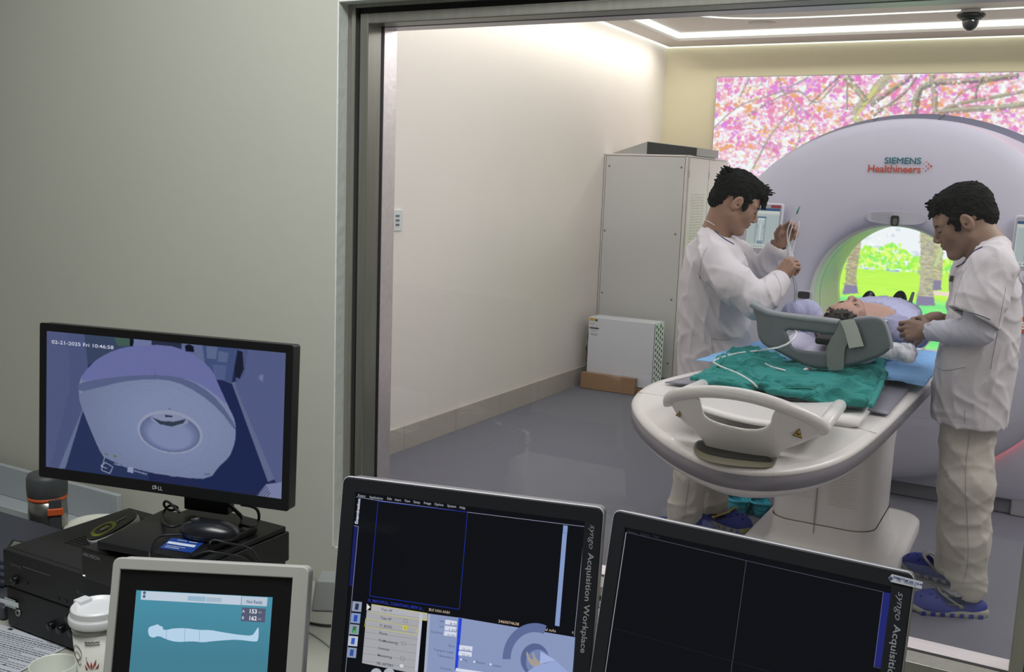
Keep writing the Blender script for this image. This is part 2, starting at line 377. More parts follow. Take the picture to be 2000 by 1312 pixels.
# ---------------------------------------------------------------- people
def rotm(yaw, pitch=0.0, roll=0.0):
    """columns = forward, left, up of something facing yaw (from +x), pitched down by pitch, rolled to its right by roll"""
    cy, sy, cp, sp, cr, sr = math.cos(yaw), math.sin(yaw), math.cos(pitch), math.sin(pitch), math.cos(roll), math.sin(roll)
    Z = np.array([[cy, -sy, 0], [sy, cy, 0], [0, 0, 1]]); Y = np.array([[cp, 0, sp], [0, 1, 0], [-sp, 0, cp]]); X = np.array([[1, 0, 0], [0, cr, -sr], [0, sr, cr]])
    return Z @ Y @ X
def head_sdf(c, M, neck, neck_r=0.056, s=1.0):
    c = np.array(c, float); L = lambda x, y, z: c + M @ (np.array([x, y, z], float) * s); S = SDF()
    def E(x, y, z, a, b, d, k=.02, op='+', tilt=0.0):
        R = M
        if tilt: ct, st = math.cos(tilt), math.sin(tilt); R = M @ np.array([[ct, 0, st], [0, 1, 0], [-st, 0, ct]])
        S.ell(L(x, y, z), np.array([a, b, d]) * s, R, k, op)
    E(-.014, 0, .035, .096, .076, .086); E(.030, 0, -.030, .062, .060, .080, .035); E(.058, 0, .028, .036, .052, .046, .02); E(.072, 0, -.050, .024, .034, .034, .02)
    S.cone(L(-.02, 0, -.045), np.array(neck), .054 * s, neck_r, .03)
    S.ell(L(.074, 0, -.100), (.021, .022, .018), M, .024)
    for q in (-1, 1):
        S.cone(L(.004, q * .052, -.056), L(.066, q * .018, -.101), .017 * s, .014 * s, .030)
        E(.058, q * .036, -.018, .026, .024, .030, .022)
        S.cone(L(.083, q * .012, .024), L(.072, q * .046, .024), .010, .008, .014)
        E(.101, q * .032, .004, .012, .017, .011, .012, '-')
        E(.079, q * .031, .004, .0125, .0145, .0115, .003)
        E(.103, q * .0115, -.034, .009, .008, .0075, .005)
        E(-.004, q * .0800, -.002, .021, .0085, .034, .003, tilt=.2)
        E(.001, q * .0890, .003, .0125, .0065, .022, .003, '-', tilt=.2); E(.004, q * .084, -.008, .006, .009, .007, .003, '-')
    S.cone(L(.088, 0, .014), L(.110, 0, -.026), .0068, .0098, .010)
    E(.096, 0, -.0545, .008, .021, .0055, .006); E(.0935, 0, -.0655, .0085, .018, .006, .005)
    E(.1045, 0, -.0600, .007, .022, .0010, .003, '-')
    return S, L
def face_extras(L, M, parent, mhair):
    for q in (-1, 1):
        b = MB(); e = MB()
        b.tube([L(.0945, q * .014, .0185), L(.0925, q * .028, .0235), L(.083, q * .043, .022), L(.075, q * .050, .017)], [.0022, .0035, .003, .001], 6)
        e.tube([L(.0905, q * .018, -.0005), L(.0925, q * .029, -.0035), L(.087, q * .041, -.0015), L(.082, q * .046, .001)], [.0008, .0015, .0016, .0008], 6)
        b.build('eyebrow', mhair, parent); e.build('eyelash', mhair, parent)
def hand_prims(S, wrist, fwd, palm, side, curls, thumb=(0.5, 0.4), spread=0.06, sc=1.0, fore=None):
    """wrist point, forward direction, palm normal (direction the palm faces), side = +1 right hand / -1 left; curls: 4 x (knuckle, middle, tip) bend"""
    f = nrm(fwd); p = nrm(np.array(palm, float) - f * (f @ np.array(palm, float))); t = -np.cross(p, f) * side      # t points to the thumb side
    W = np.array(wrist, float); G = lambda x, y, z: W + (f * x + t * y + p * z) * sc
    kn = [(.088, .030), (.092, .010), (.087, -.011), (.078, -.029)]; ln = [(.042, .025, .021), (.046, .029, .022), (.042, .027, .021), (.033, .020, .018)]
    for i, (kx, ky) in enumerate(kn):
        S.cone(G(.008, ky * .45, 0), G(kx, ky, -.002), .0145 * sc, .0105 * sc, .012)
    S.cone(G(.02, .016, .008), G(.05, .024, .010), .013 * sc, .012 * sc, .012); S.cone(G(.02, -.018, .008), G(.06, -.024, .006), .012 * sc, .011 * sc, .012)
    if fore is not None: S.cone(np.array(fore, float), G(0, 0, 0), .036, .0235, .012); S.cone(G(-.02, 0, 0), G(.02, 0, 0), .023, .021, .014)
    for i, (kx, ky) in enumerate(kn):
        a = 0; q = G(kx, ky, -.002); sp = (1.5 - i) * spread; rr = (.0092, .0083, .0076, .0066) if i < 3 else (.0080, .0072, .0066, .0058)
        for j in range(3):
            a += curls[i][j]; d = f * math.cos(a) + p * math.sin(a); d = nrm(d + t * sp * math.cos(a)); q2 = q + d * ln[i][j] * sc
            S.cone(q, q2, rr[j] * sc, rr[j + 1] * sc, .0045 if j == 0 else .002); q = q2
    a, b = thumb; q = G(.022, .026, .008); ds = [(.55, .75, .25 + a), (.75, .35, .3 + a), (.85, .35 - b, .15 + a + b * .5)]
    for j, (l, r1, r2) in enumerate(((.040, .0145, .0115), (.033, .0110, .0098), (.026, .0098, .0076))):
        d = nrm(f * ds[j][0] + t * ds[j][1] + p * ds[j][2]); q2 = q + d * l * sc; S.cone(q, q2, r1 * sc, r2 * sc, .008 if j == 0 else .003); q = q2
    return S
def hair_obj(c, M, parent, m, cuts, tufts, base=None, s=1.0, vox=0.0022, seed=1, post=()):
    """cap of short hair: cranium shell, cut back at the hairline, ending in many tapering tufts"""
    c = np.array(c, float); L = lambda x, y, z: c + M @ (np.array([x, y, z], float) * s); S = SDF()
    for (x, y, z, a, b, d) in (base or [(-.020, 0, .046, .100, .0815, .090)]): S.ell(L(x, y, z), np.array([a, b, d]) * s, M, .02)
    rg = np.random.RandomState(seed)
    for a, b, r in tufts: S.cone(L(*a), L(*b), r, .0012, .006)
    for (x, y, z, a, b, d, k) in cuts: S.ell(L(x, y, z), np.array([a, b, d]) * s, M, k, '-')
    for (x, y, z, a, b, d) in post: S.ell(L(x, y, z), np.array([a, b, d]) * s, M, .008)
    K = [(M @ np.array(k), ph) for k, ph in (((60, 330, 40), 0.), ((-90, 260, 130), 1.3), ((150, -290, 60), 2.1), ((40, 450, -160), .7))]
    return sdf_obj('hair', [S.mesh(vox, lambda P: .0013 * sum(np.sin(P @ k + ph + 2 * np.sin(P @ k[[2, 0, 1]] * .3)) for k, ph in K))], m, parent, relax=1)
from mathutils.bvhtree import BVHTree
def bvh_of(o):
    me = o.data; off = np.array(_off[o.name]); return BVHTree.FromPolygons([tuple(np.array(v.co) + off) for v in me.vertices], [tuple(p.vertices) for p in me.polygons])
def surf(bv, px, py, lift=.0012):
    d = Vector(ray(px, py)).normalized(); h = bv.ray_cast(Vector(CAMP), d); return None if h[0] is None else np.array(h[0]) - np.array(d) * lift
def seam(name, bv, pts, r_, m, parent, n=2, dens_=6, lift=.0012, **k):
    Q = []; P = [tuple(p) for p in chaikin(pts, n, False)]
    for i in range(len(P) - 1):
        kk = max(1, int(math.dist(P[i], P[i + 1]) / dens_))
        for j in range(kk): Q.append((P[i][0] + (P[i + 1][0] - P[i][0]) * j / kk, P[i][1] + (P[i + 1][1] - P[i][1]) * j / kk))
    Q.append(P[-1]); H = [surf(bv, *q, lift) for q in Q]; H = [h for h in H if h is not None]
    return MB().tube(H, r_, 6).build(name, m, parent, **k) if len(H) > 1 else None
# ================================================================ THE SETTING
m_wall = mat('wall_paint_grey', 'c2c2b8', .75, var=.03, scale=2.5, bump=.05, bscale=30)
m_wall_scan = mat('wall_paint_cream', 'ece6e0', .6, var=.03, scale=1.6, bump=.03, bscale=25)
m_wall_back = mat('wall_paint_yellow', 'e2dabd', .6, var=.03, scale=1.6, bump=.03, bscale=25)
m_plaster = mat('plaster_white', 'dfe4df', .7, var=.05, bump=.2, bscale=40)
m_ceil = mat('ceiling_paint', 'cfc8c4', .7, var=.02)
m_floor = mat('carpet_blue_grey', '7b7c88', .95, var=.28, scale=260, bump=.5, bscale=500)
m_base = mat('tile_skirting', 'b9b1aa', .45, var=.05, scale=5)
m_steel = mat('brushed_steel', 'a8a79f', .34, .8, var=.18, scale=14, stretch=(6, 6, .35), bump=.04, bscale=10)
m_steel_h = mat('brushed_steel_flat', 'e2dcdf', .34, .9, var=.15, scale=14, stretch=(.35, 6, 6), bump=.04, bscale=10)
m_gasket = mat('black_gasket', '1d2024', .5)
RX0, RX1, RY0, RY1, RH = -3.33, 1.75, 1.90, 8.82, 2.92
YW = 1.752          # control-room face of the window wall
FY = 1.783          # face of the steel frame
OX0, OX1, OZ0, OZ1 = -1.353, -0.006, 0.80, 1.925
struct('floor', MB().b2((-3.6, -2.6, -.1), (2.2, 9.0, 0)), m_floor)
c = MB(); c.b2((RX0 - .15, RY0 - .1, RH), (RX1 + .15, RY1 + .15, RH + .1)); struct('ceiling', c, m_ceil)
struct('ceiling_control', MB().b2((-3.6, -2.6, 2.88), (2.2, YW + .05, 2.98)), m_ceil)
struct('wall_left', MB().b2((RX0 - .12, RY0, 0), (RX0, RY1 + .12, RH)), m_wall_scan)
struct('wall_back', MB().b2((RX0 - .12, RY1, 0), (RX1 + .12, RY1 + .12, RH)), m_wall_back)
struct('wall_right', MB().b2((RX1, RY0, 0), (RX1 + .12, RY1 + .12, RH)), m_wall_scan)
struct('wall_control_left', MB().b2((-3.55, -2.6, 0), (-3.43, YW, 2.9)), m_wall)
struct('wall_control_back', MB().b2((-3.55, -2.6, 0), (2.2, -2.48, 2.9)), m_wall)
struct('wall_control_right', MB().b2((2.08, -2.6, 0), (2.2, YW, 2.9)), m_wall)
w = MB()            # the wall round the window: grey on this side, cream on the scan-room side
rx0, rx1, rz0, rz1 = OX0 - .057, OX1 + .057, OZ0 - .05, OZ1 + .045
for a, b in (((-3.55, YW, 0), (rx0, RY0, 2.93)), ((rx1, YW, 0), (2.2, RY0, 2.93)), ((rx0, YW, 0), (rx1, RY0, rz0)), ((rx0, YW, rz1), (rx1, RY0, 2.93))): w.b2(a, b)
wo = struct('wall_window', w, [m_wall, m_wall_scan])
for p in wo.data.polygons:
    if p.normal.y > .9: p.material_index = 1
r = MB(); r.b2((rx0 - .0008, YW - .0015, rz0), (rx0 + .0035, FY, rz1)); r.b2((rx0, YW - .0015, rz1 - .003), (rx1, FY, rz1 + .001))
struct('trim_reveal', r, m_plaster, bevel=.001)
# steel window frame: outer angle, groove, inner angle, glazing stops either side of the pane
def ring(mb, d0, d1, y0, y1, mi=0):
    """a picture-frame ring between offsets d0 (inner) and d1 (outer) from the opening"""
    a0, a1, b0, b1 = OX0 - d0, OX1 + d0, OZ0 - d0, OZ1 + d0; c0, c1, e0, e1 = OX0 - d1, OX1 + d1, OZ0 - d1, OZ1 + d1
    mb.b2((c0, y0, e0), (a0, y1, e1), mi=mi); mb.b2((a1, y0, e0), (c1, y1, e1), mi=mi); mb.b2((a0, y0, b1), (a1, y1, e1), mi=mi); mb.b2((a0, y0, e0), (a1, y1, b0), mi=mi)
wf = thing('window_1', None, None, (-.68, FY, OZ0)); wf['kind'] = 'structure'
f = MB(); ring(f, .034, .045, FY, 1.80); f.build('window_frame', [m_steel], wf, bevel=.0015)
f = MB(); ring(f, .0215, .034, FY + .012, 1.80); f.build('frame_groove', m_gasket, wf)
f = MB(); ring(f, 0, .0215, FY, 1.832); f.build('inner_frame', [m_steel], wf, bevel=.002)
f = MB(); ring(f, -.0, .012, 1.832, 1.842); f.build('glazing_gasket', m_gasket, wf)
f = MB(); ring(f, 0, .018, 1.842, 1.892); f.build('rear_frame', [m_steel_h], wf, bevel=.002)
for i, (dx, zz) in enumerate(((-.008, OZ1 - .02), (.012, 1.02))):
    pass
g = bpy.data.materials.new('window_glass'); g.use_nodes = True; nt = g.node_tree; nt.nodes.clear()
tr = nt.nodes.new('ShaderNodeBsdfTransparent'); gl = nt.nodes.new('ShaderNodeBsdfGlossy'); fr_ = nt.nodes.new('ShaderNodeFresnel'); mx = nt.nodes.new('ShaderNodeMixShader'); oo = nt.nodes.new('ShaderNodeOutputMaterial')
tr.inputs[0].default_value = (.955, .965, .955, 1); gl.inputs['Roughness'].default_value = 0.0; gl.inputs[0].default_value = (.9, .95, .95, 1); fr_.inputs[0].default_value = 1.5
nt.links.new(fr_.outputs[0], mx.inputs[0]); nt.links.new(tr.outputs[0], mx.inputs[1]); nt.links.new(gl.outputs[0], mx.inputs[2]); nt.links.new(mx.outputs[0], oo.inputs[0])
MB().b2((OX0 - .01, 1.8355, OZ0 - .01), (OX1 + .01, 1.8385, OZ1 + .01)).build('window_pane', g, wf)
# skirting
def skirting(name, a, b, n, h=.145, t=.012):
    mb = MB(); a = np.array(a, float); b = np.array(b, float); nn = np.array(n, float) * t; k = max(1, round(np.linalg.norm(b - a) / .6)); d = (b - a) / k; u = d / np.linalg.norm(d) * .0015
    for i in range(k):
        p, q = a + d * i + u, a + d * (i + 1) - u; lo = np.minimum(np.minimum(p, q), np.minimum(p + nn, q + nn)); hi = np.maximum(np.maximum(p, q), np.maximum(p + nn, q + nn)); hi[2] = h; mb.b2(lo, hi)
    struct(name, mb, m_base, bevel=.0015)
skirting('baseboard_left', (RX0, RY0, 0), (RX0, RY1, 0), (1, 0, 0)); skirting('baseboard_back', (RX0 + .012, RY1, 0), (RX1, RY1, 0), (0, -1, 0)); skirting('baseboard_right', (RX1, RY0, 0), (RX1, RY1 - .012, 0), (-1, 0, 0))
# dropped ceiling border with a strip of light either side of it
m_led = emat('led_white', 'fdfff6', 1.6)
bd = MB(); bx0, bx1, by0, by1, bw = RX0 + .035, RX1 - .035, RY0 + .035, RY1 - .035, .20
for a, b in (((bx0, by0, 2.858), (bx0 + bw, by1, 2.893)), ((bx1 - bw, by0, 2.858), (bx1, by1, 2.893)), ((bx0 + bw, by1 - bw * 1.7, 2.858), (bx1 - bw, by1, 2.893)), ((bx0 + bw, by0, 2.858), (bx1 - bw, by0 + bw, 2.893))): bd.b2(a, b)
struct('trim_1', bd, m_ceil)
s1 = thing('cove_light', 'continuous white strip light along the outer edge of the ceiling border', 'light strip', (-.8, 5.4, 2.82))
t = MB(); i0, i1, j0, j1 = bx0 + bw, bx1 - bw, by0 + bw, by1 - bw * 1.7
for a, b in (((RX0 + .004, RY0, 2.852), (bx0 - .004, by1, 2.874)), ((RX0, by1 + .004, 2.852), (RX1, RY1 - .004, 2.874)), ((bx1 + .004, RY0, 2.852), (RX1 - .006, by1, 2.874))): t.b2(a, b)
t.build('diffuser', m_led, s1)
s2 = thing('cove_light', 'broad white strip light along the inner edge of the ceiling border', 'light strip', (-.8, 5.4, 2.84))
t = MB()
for a, b in (((i0, j0, 2.880), (i0 + .035, j1, 2.918)), ((i0, j1 - .045, 2.880), (i1, j1, 2.918)), ((i1 - .035, j0, 2.880), (i1, j1, 2.918)), ((i0, j0, 2.880), (i1, j0 + .035, 2.918))): t.b2(a, b)
t.build('diffuser', m_led, s2)
rl = thing('ring_light', 'thin curved line of light inset in the ceiling in front of the dome camera', 'ceiling light', (-1.55, 6.0, 2.866))
def _rr(w): cx_, cy_, a_, b_ = -1.05, 6.15, 1.75, 1.75; n_ = 5; c_, s_ = math.cos(w), math.sin(w); return (cx_ + a_ * math.copysign(abs(c_) ** (2 / n_), c_), cy_ + b_ * math.copysign(abs(s_) ** (2 / n_), s_), 2.916)
P = [_rr(2 * math.pi * i / 140) for i in range(141)]
t = MB(); t.tube(P, .006, 6, cap=False); t.build('light_line', m_led, rl)
sp = thing('ceiling_speaker', 'round flush grille in the ceiling left of the dome camera', 'ceiling speaker', (-2.2, 7.9, 2.87))
t = MB(); t.lathe([(0, 2.912), (.095, 2.912), (.105, 2.916), (.11, 2.92)], (-2.27, 8.08, 0)); t.build('grille', mat('grille_grey', 'b8b0ad', .6, var=.2, scale=400), sp)
dc = thing('dome_camera', 'black dome security camera hanging under the ceiling near the strip light', 'security camera', (-.735, 7.8, 2.72)); q = (-.745, 7.95, .05); q0 = -.02
t = MB(); t.lathe([(.0, 2.87), (.085, 2.87), (.085, 2.845), (.0, 2.845)], q); t.build('mount', mat('dome_mount', 'a8a2a2', .5), dc)
t = MB(); t.lathe([(.0, 2.845), (.092, 2.845), (.096, 2.835), (.094, 2.82), (.055, 2.80), (.0, 2.80)], q); t.build('housing', mat('dome_black', '17181b', .35), dc)
t = MB(); t.lathe([(.058 * math.cos(k * math.pi / 2 / 10), 2.80 - .075 * math.sin(k * math.pi / 2 / 10)) for k in range(11)], q); t.build('dome', mat('dome_smoked', '2a2c30', .08, coat=1), dc)
# wall socket by the window
ws = thing('wall_socket', 'white switch plate low on the left wall beside the window frame', 'wall switch', (RX0, 4.67, 1.36))
t = MB(); t.b2((RX0, 4.60, 1.305), (RX0 + .010, 4.725, 1.425)); t.build('plate', mat('switch_white', 'd8dcde', .4), ws, bevel=.003)
t = MB()
for zz in (1.39, 1.365, 1.34): t.b2((RX0 + .010, 4.655, zz - .006), (RX0 + .0125, 4.69, zz + .006))
t.build('switch', mat('switch_dark', '5d6b74', .4), ws)

# ================================================================ CHERRY BLOSSOM PICTURE ON THE BACK WALL
def mural():
    x0, x1, z0, z1 = -2.832, 0.75, .28, 2.583; ps = .0055; W, H = int((x1 - x0) / ps), int((z1 - z0) / ps); cv = Canvas(W, H, 'f3f7fb'); rg = np.random.RandomState(5)
    def w2c(px, py): p = at(px, py, y=RY1 - .03); return ((p[0] - x0) / ps, (z1 - p[2]) / ps)
    PX = lambda pts: [w2c(*p) for p in pts]
    zc = lambda z: (z1 - z) / ps
    yl = w2c(1740, 527)[1]; yg = w2c(1740, 500)[1]
    # sky, distant trees, lawn
    for i in range(500): cv.disc(rg.uniform(0, W), rg.uniform(zc(1.75), yl), rg.uniform(2, 7), rg.choice(['dfeaf3', 'ffffff', 'c9d9ea', 'f6f6ff']), .7, rg.uniform(1, 3))
    for i in range(3400):
        x = rg.uniform(0, W); top = yg - 4 - 9 * (math.sin(x * .05) + .5 * math.sin(x * .13 + 1)) - 5; y = rg.uniform(top, yl)
        cv.disc(x, y, rg.uniform(1.2, 3.2), rg.choice(['c4ff5a', 'a4f65e', '84ee76', 'dcff6a', 'b0f558', 'ecff8e']), .9)
    cv.rect(0, yl, W, H, 'c6fb5e')
    for i in range(900): y = rg.uniform(yl, H); cv.disc(rg.uniform(0, W), y, rg.uniform(4, 22), rg.choice(['b8f85a', 'd0ff6e', 'a8f062', 'c8ff60']), .5, rg.uniform(.6, 1.6))
    yk = w2c(1740, 578)[1]; cv.rect(0, yk + 6, W, H, '84ee8e')
    for i in range(700): cv.disc(rg.uniform(0, W), rg.uniform(yk, H), rg.uniform(4, 22), rg.choice(['70e58a', '93f592', '7cf098', 'a4f98c']), .6, rg.uniform(.6, 2))
    cv.poly(PX([(1800, 566), (1900, 574), (2000, 590), (2000, 602), (1900, 583), (1800, 573)]), 'f3dcd2')
    for i in range(70): cv.disc(rg.uniform(0, W), yl + rg.uniform(-3, 2), rg.uniform(2, 6), rg.choice(['7fa8e0', 'dfe9ff', '5f86cc', 'ffffff', 'a8c4ee']), .9, 1.3)
    # blossom canopy: dense at the top, thinning out down to the sky
    cols = ['f2b4de', 'e89ada', 'f7c2d8', 'f4aec6', 'fbbcb0', 'f0bc90', 'f3d8aa', 'ffffff', 'fdf3f8', 'e9a8e8', 'f7d8ea', 'f0a2c8', 'ffffff', 'f4bce0', 'fbe4f0']
    zb = 1.62
    for i in range(11000):
        x, y = rg.uniform(0, W), rg.uniform(0, zc(zb)); u = math.sin(x * .035) * math.cos(y * .05 + 1) + .5 * math.sin(x * .08 + y * .06); d = 1 - max(0, (y - zc(1.95)) / (zc(zb) - zc(1.95)))
        if rg.rand() > d: continue
        k = rg.randint(len(cols)) if u > -.55 else rg.choice([7, 8, 12, 7, 6, 10, 2])
        cv.disc(x, y, rg.uniform(1, 4.2), cols[k], .85, rg.uniform(1, 3.2))
    for i in range(420):                                  # larger magenta clusters
        x, y = rg.uniform(0, W), rg.uniform(0, zc(1.9)); c_ = rg.choice(['e38ee4', 'ea86cc', 'ee8ebc', 'f0ac74'])
        for j in range(5): cv.disc(x + rg.normal() * 4, y + rg.normal() * 3, rg.uniform(1.5, 3.5), c_, .85)
    # branches traced roughly from the picture
    B = [([(1690, 250), (1662, 222), (1700, 190), (1722, 160), (1740, 148)], 9, 13, 'a9a582'), ([(1668, 235), (1690, 200), (1712, 170)], 4, 5, 'd9dd78'),
         ([(1652, 150), (1672, 172), (1692, 198)], 8, 7, '8c8c7c'), ([(1700, 205), (1735, 180), (1770, 158), (1782, 146)], 7, 4, '6e7166'),
         ([(1785, 225), (1790, 190), (1800, 168), (1838, 160), (1900, 158), (1990, 148)], 9, 6, '6f726a'), ([(1820, 146), (1826, 180), (1826, 222)], 7, 6, '85867a'),
         ([(1706, 226), (1740, 202), (1772, 178), (1790, 150)], 4, 3, '77776c'), ([(1828, 222), (1870, 202), (1930, 192), (2000, 178)], 5, 4, '84856a'),
         ([(1840, 218), (1900, 212), (1960, 210), (2020, 200)], 8, 6, '8d9080'), ([(1905, 195), (1906, 175), (1920, 150)], 3, 2, '5f6064'), ([(1860, 200), (1880, 176), (1960, 150)], 2, 2, '77737a'),
         ([(1700, 218), (1760, 200), (1830, 185)], 2, 1, '8a7470'), ([(1394, 250), (1440, 205), (1500, 188), (1540, 172), (1580, 150)], 1.5, 2.5, '90889c'), ([(1460, 225), (1500, 200), (1560, 170), (1592, 208), (1620, 178), (1642, 152)], 2, 2, '86808e'),
         ([(1470, 330), (1500, 270), (1520, 245), (1550, 205)], 3, 2, '9a948a'), ([(1640, 148), (1606, 180), (1580, 205)], 2.5, 2, '6f6f78'), ([(1655, 155), (1654, 215)], 2.5, 2, '7c7a80'),
         ([(1445, 190), (1465, 150)], 2, 2, '8a8494'), ([(1548, 300), (1566, 262), (1552, 232), (1560, 205)], 2, 2, 'a09c96'), ([(1520, 150), (1530, 185), (1556, 205), (1590, 230)], 2, 1, '928a98')]
    for P, a, b, c_ in B: cv.line(chaikin(PX(P), 2, False), a * 1.25, c_, .8, b * 1.25); cv.line([(x_ - a * .25, y_ - a * .2) for x_, y_ in chaikin(PX(P), 2, False)], a * .5, 'd2cfb0', .55, b * .5)
    for i in range(60):
        x, y = rg.uniform(0, W), rg.uniform(0, zc(1.8)); a = rg.uniform(-1, 1); L_ = rg.uniform(15, 60); cv.line([(x, y), (x + L_ * .5, y - L_ * a * .5), (x + L_, y - L_ * a * .7)], 1.1, rg.choice(['8d7f8c', 'a3929a', 'b7a48c']), .7)
    for i in range(900): cv.disc(rg.uniform(0, W), rg.uniform(0, zc(1.85)), rg.uniform(.8, 2.4), cols[rg.randint(len(cols))], .9)
    for i in range(200): x = w2c(1740, 455)[0] + rg.normal() * 30; cv.line([(x, zc(1.7) + rg.normal() * 9), (x + rg.normal() * 14, zc(1.7) + rg.normal() * 9 + 5)], 1.2, rg.choice(['f09aa0', 'f5b8c0', 'd98a86']), .8)
    # trunks on the lawn
    for P, c_, c2 in (([(1662, 470), (1684, 452), (1678, 500), (1672, 540), (1676, 572), (1646, 574), (1652, 540), (1656, 500)], 'b3a887', '9c9a8c'),
                      ([(1797, 448), (1824, 450), (1828, 500), (1822, 560), (1826, 596), (1788, 596), (1796, 555), (1798, 500)], 'bdb9a2', '8f8f9c'),
                      ([(1826, 470), (1842, 470), (1840, 530), (1838, 566), (1822, 566), (1824, 530)], 'b9b48e', '9aa088')):
        mk = cv.poly(PX(P), c_); ys, xs = np.nonzero(mk)
        for i in range(260):
            j = rg.randint(len(ys)); cv.disc(xs[j], ys[j], rg.uniform(1, 4), rg.choice([c_, c2, 'd9d2b0', 'a7a08c', 'c6cf8a']), .6, 1)
        yb = ys.max(); k = mk & (cv.Y > yb - 14); cv.a[k] = np.array(lin('8d86a6'))
    cv.line(PX([(1826, 520), (1846, 470), (1850, 440)]), 5, 'c6dba6', .8)
    cv.a = np.clip(cv.a, 0, 1)
    th = thing('blossom_lightbox', 'backlit picture of pink cherry blossom and a green lawn on the back wall', 'wall picture', (-1, RY1, z0))
    cv.mesh('picture', (x0, RY1 - .032, z1), (x1 - x0, 0, 0), (0, 0, z0 - z1), screen_mat('lightbox_print', 1.12, gloss=0, rough=.6), th)
    fr = MB(); e = .008
    for a, b in (((x0 - e, RY1 - .034, z0 - e), (x0, RY1, z1 + e)), ((x1, RY1 - .034, z0 - e), (x1 + e, RY1, z1 + e)), ((x0, RY1 - .034, z1), (x1, RY1, z1 + e)), ((x0, RY1 - .034, z0 - e), (x1, RY1, z0))): fr.b2(a, b)
    fr.build('picture_frame', mat('lightbox_edge', 'b9b6b4', .4, .3), th)
mural()

# ================================================================ EQUIPMENT CABINET AND WHAT STANDS BY IT
m_cab = mat('cabinet_paint', 'cccccb', .45, var=.015, scale=6); m_cab2 = mat('cabinet_door_paint', 'ded6d4', .4, var=.015, scale=6); m_gap = mat('dark_gap', '5e6468', .6)
cb = thing('equipment_cabinet', 'tall light grey equipment cabinet with screwed side panel against the left wall', 'cabinet', (-2.97, 8.05, 0))
X0, X1, Y0, Y1 = -3.325, -2.615, 7.54, 8.56
t = MB(); t.b2((X0 + .004, Y0 + .016, .07), (X1 - .016, Y1, 1.85)); t.b2((X0 + .02, Y0 + .03, 0), (X1 - .03, Y1, .07)); t.build('body', m_gap, cb)
t = MB(); t.b2((X0 + .014, Y0 + .002, .09), (X1 - .030, Y0 + .018, 1.845)); t.build('side_panel', m_cab, cb, bevel=.002)
t = MB(); t.b2((X1 - .026, Y0, .06), (X1 - .006, Y0 + .02, 1.86)); t.b2((X0, Y0, .06), (X0 + .010, Y0 + .02, 1.86)); t.b2((X0, Y0, 1.848), (X1, Y1, 1.862)); t.build('frame', m_cab2, cb, bevel=.003)
for sx, sz in ((1190, 324), (1331, 327), (1181, 450), (1319, 457), (1176, 571), (1311, 585), (1304, 709)):
    p = at(sx, sz, y=Y0 + .002); MB().lathe([(0, -.004), (.006, -.004), (.009, -.001), (.009, .003)], p, [[1, 0, 0], [0, 0, 1], [0, 1, 0]], 12).build('screw', mat('screw_steel', '8a8d90', .35, .7), cb)
for a, b in ((Y0 + .022, 8.04), (8.05, Y1)):
    d = MB().b2((X1 - .018, a, .07), (X1 + .004, b, 1.845)).build('door', m_cab2, cb, bevel=.003)
    v = MB()
    for i in range(9):
        for j in range(22): v.box((X1 + .005, a + .10 + i * .036, 1.10 + j * .022), (.006, .024, .011))
    v.build('vent', mat('vent_white', 'e6dedb', .5), d, bevel=.002)
    for zz in (1.72, .3): MB().box((X1 + .002, a + .008, zz), (.012, .02, .06)).build('hinge', m_cab, d, bevel=.002)
bx = thing('router_case', 'flat dark grey box lying on top of the tall cabinet', 'box', (-2.95, 7.9, 1.862))
c0 = at(1265, 276, y=7.66); c1 = at(1362, 288, y=7.66); xl = at(1197, 297, y=7.66)[0]; z0 = 1.863
t = MB(); t.prism([(xl, z0), (c1[0], z0), (c1[0], c1[2]), (c0[0], c0[2]), (xl, z0 + .008)], 0, .55, (np.array([0, 7.66, 0.]), np.array([1., 0, 0]), np.array([0, 0, 1.]), np.array([0, 1., 0]))); t.build('case', mat('case_grey', '9fa1a0', .5), bx, bevel=.003)
t = MB(); t.prism([(c0[0], z0 + .002), (c1[0] - .003, z0 + .002), (c1[0] - .003, c1[2] - .004), (c0[0], c0[2] - .004)], 0, .006, (np.array([0, 7.655, 0.]), np.array([1., 0, 0]), np.array([0, 0, 1.]), np.array([0, 1., 0]))); t.build('front_panel', mat('case_dark', '2a2f33', .4), bx)
# perforated white power unit standing on a wooden board
pu = thing('power_unit', 'low white metal power unit with rows of round vent holes in front of the cabinet', 'power supply', (-3.0, 7.33, .12))
F0 = at(1147, 716, y=7.21); ux0, ux1, uz0, uz1 = -3.245, -2.63, .055, .575; uy0, uy1 = 7.20, 7.47
def ux(px, py): return at(px, py, y=uy0)
fl, frr = ux(1150, 622), ux(1271, 632); uz1 = .57; sl = .0
ux0, ux1 = ux(1148, 670)[0], ux(1276, 690)[0]
t = MB(); t.b2((ux0, uy0, uz0), (ux1, uy0 + .19, uz1)); t.build('casing', mat('psu_white', 'dfe2ea', .4), pu, bevel=.004)
e0 = MB(); th_ = .002; xe = ux1 + .001
hs = []
for j in range(11):
    for i in range(4):
        y_ = uy0 + .03 + i * .043; z_ = uz0 + .035 + j * .045 + (.0225 if i % 2 else 0)
        if z_ < uz1 - .02: hs.append((y_, z_))
cap = MB(); v, f = curve_mesh([[(uy0, uz0), (uy0 + .19, uz0), (uy0 + .19, uz1), (uy0, uz1)]] + [[(y_ + .014 * math.cos(a), z_ + .015 * math.sin(a)) for a in np.linspace(0, 2 * math.pi, 12, False)] for y_, z_ in hs])
cap.add(np.c_[np.full(len(v), ux1 + .006), v[:, 0], v[:, 1]], f); o = cap.build('grille', mat('psu_grille', 'e8ebf2', .4), pu, solid=.002)
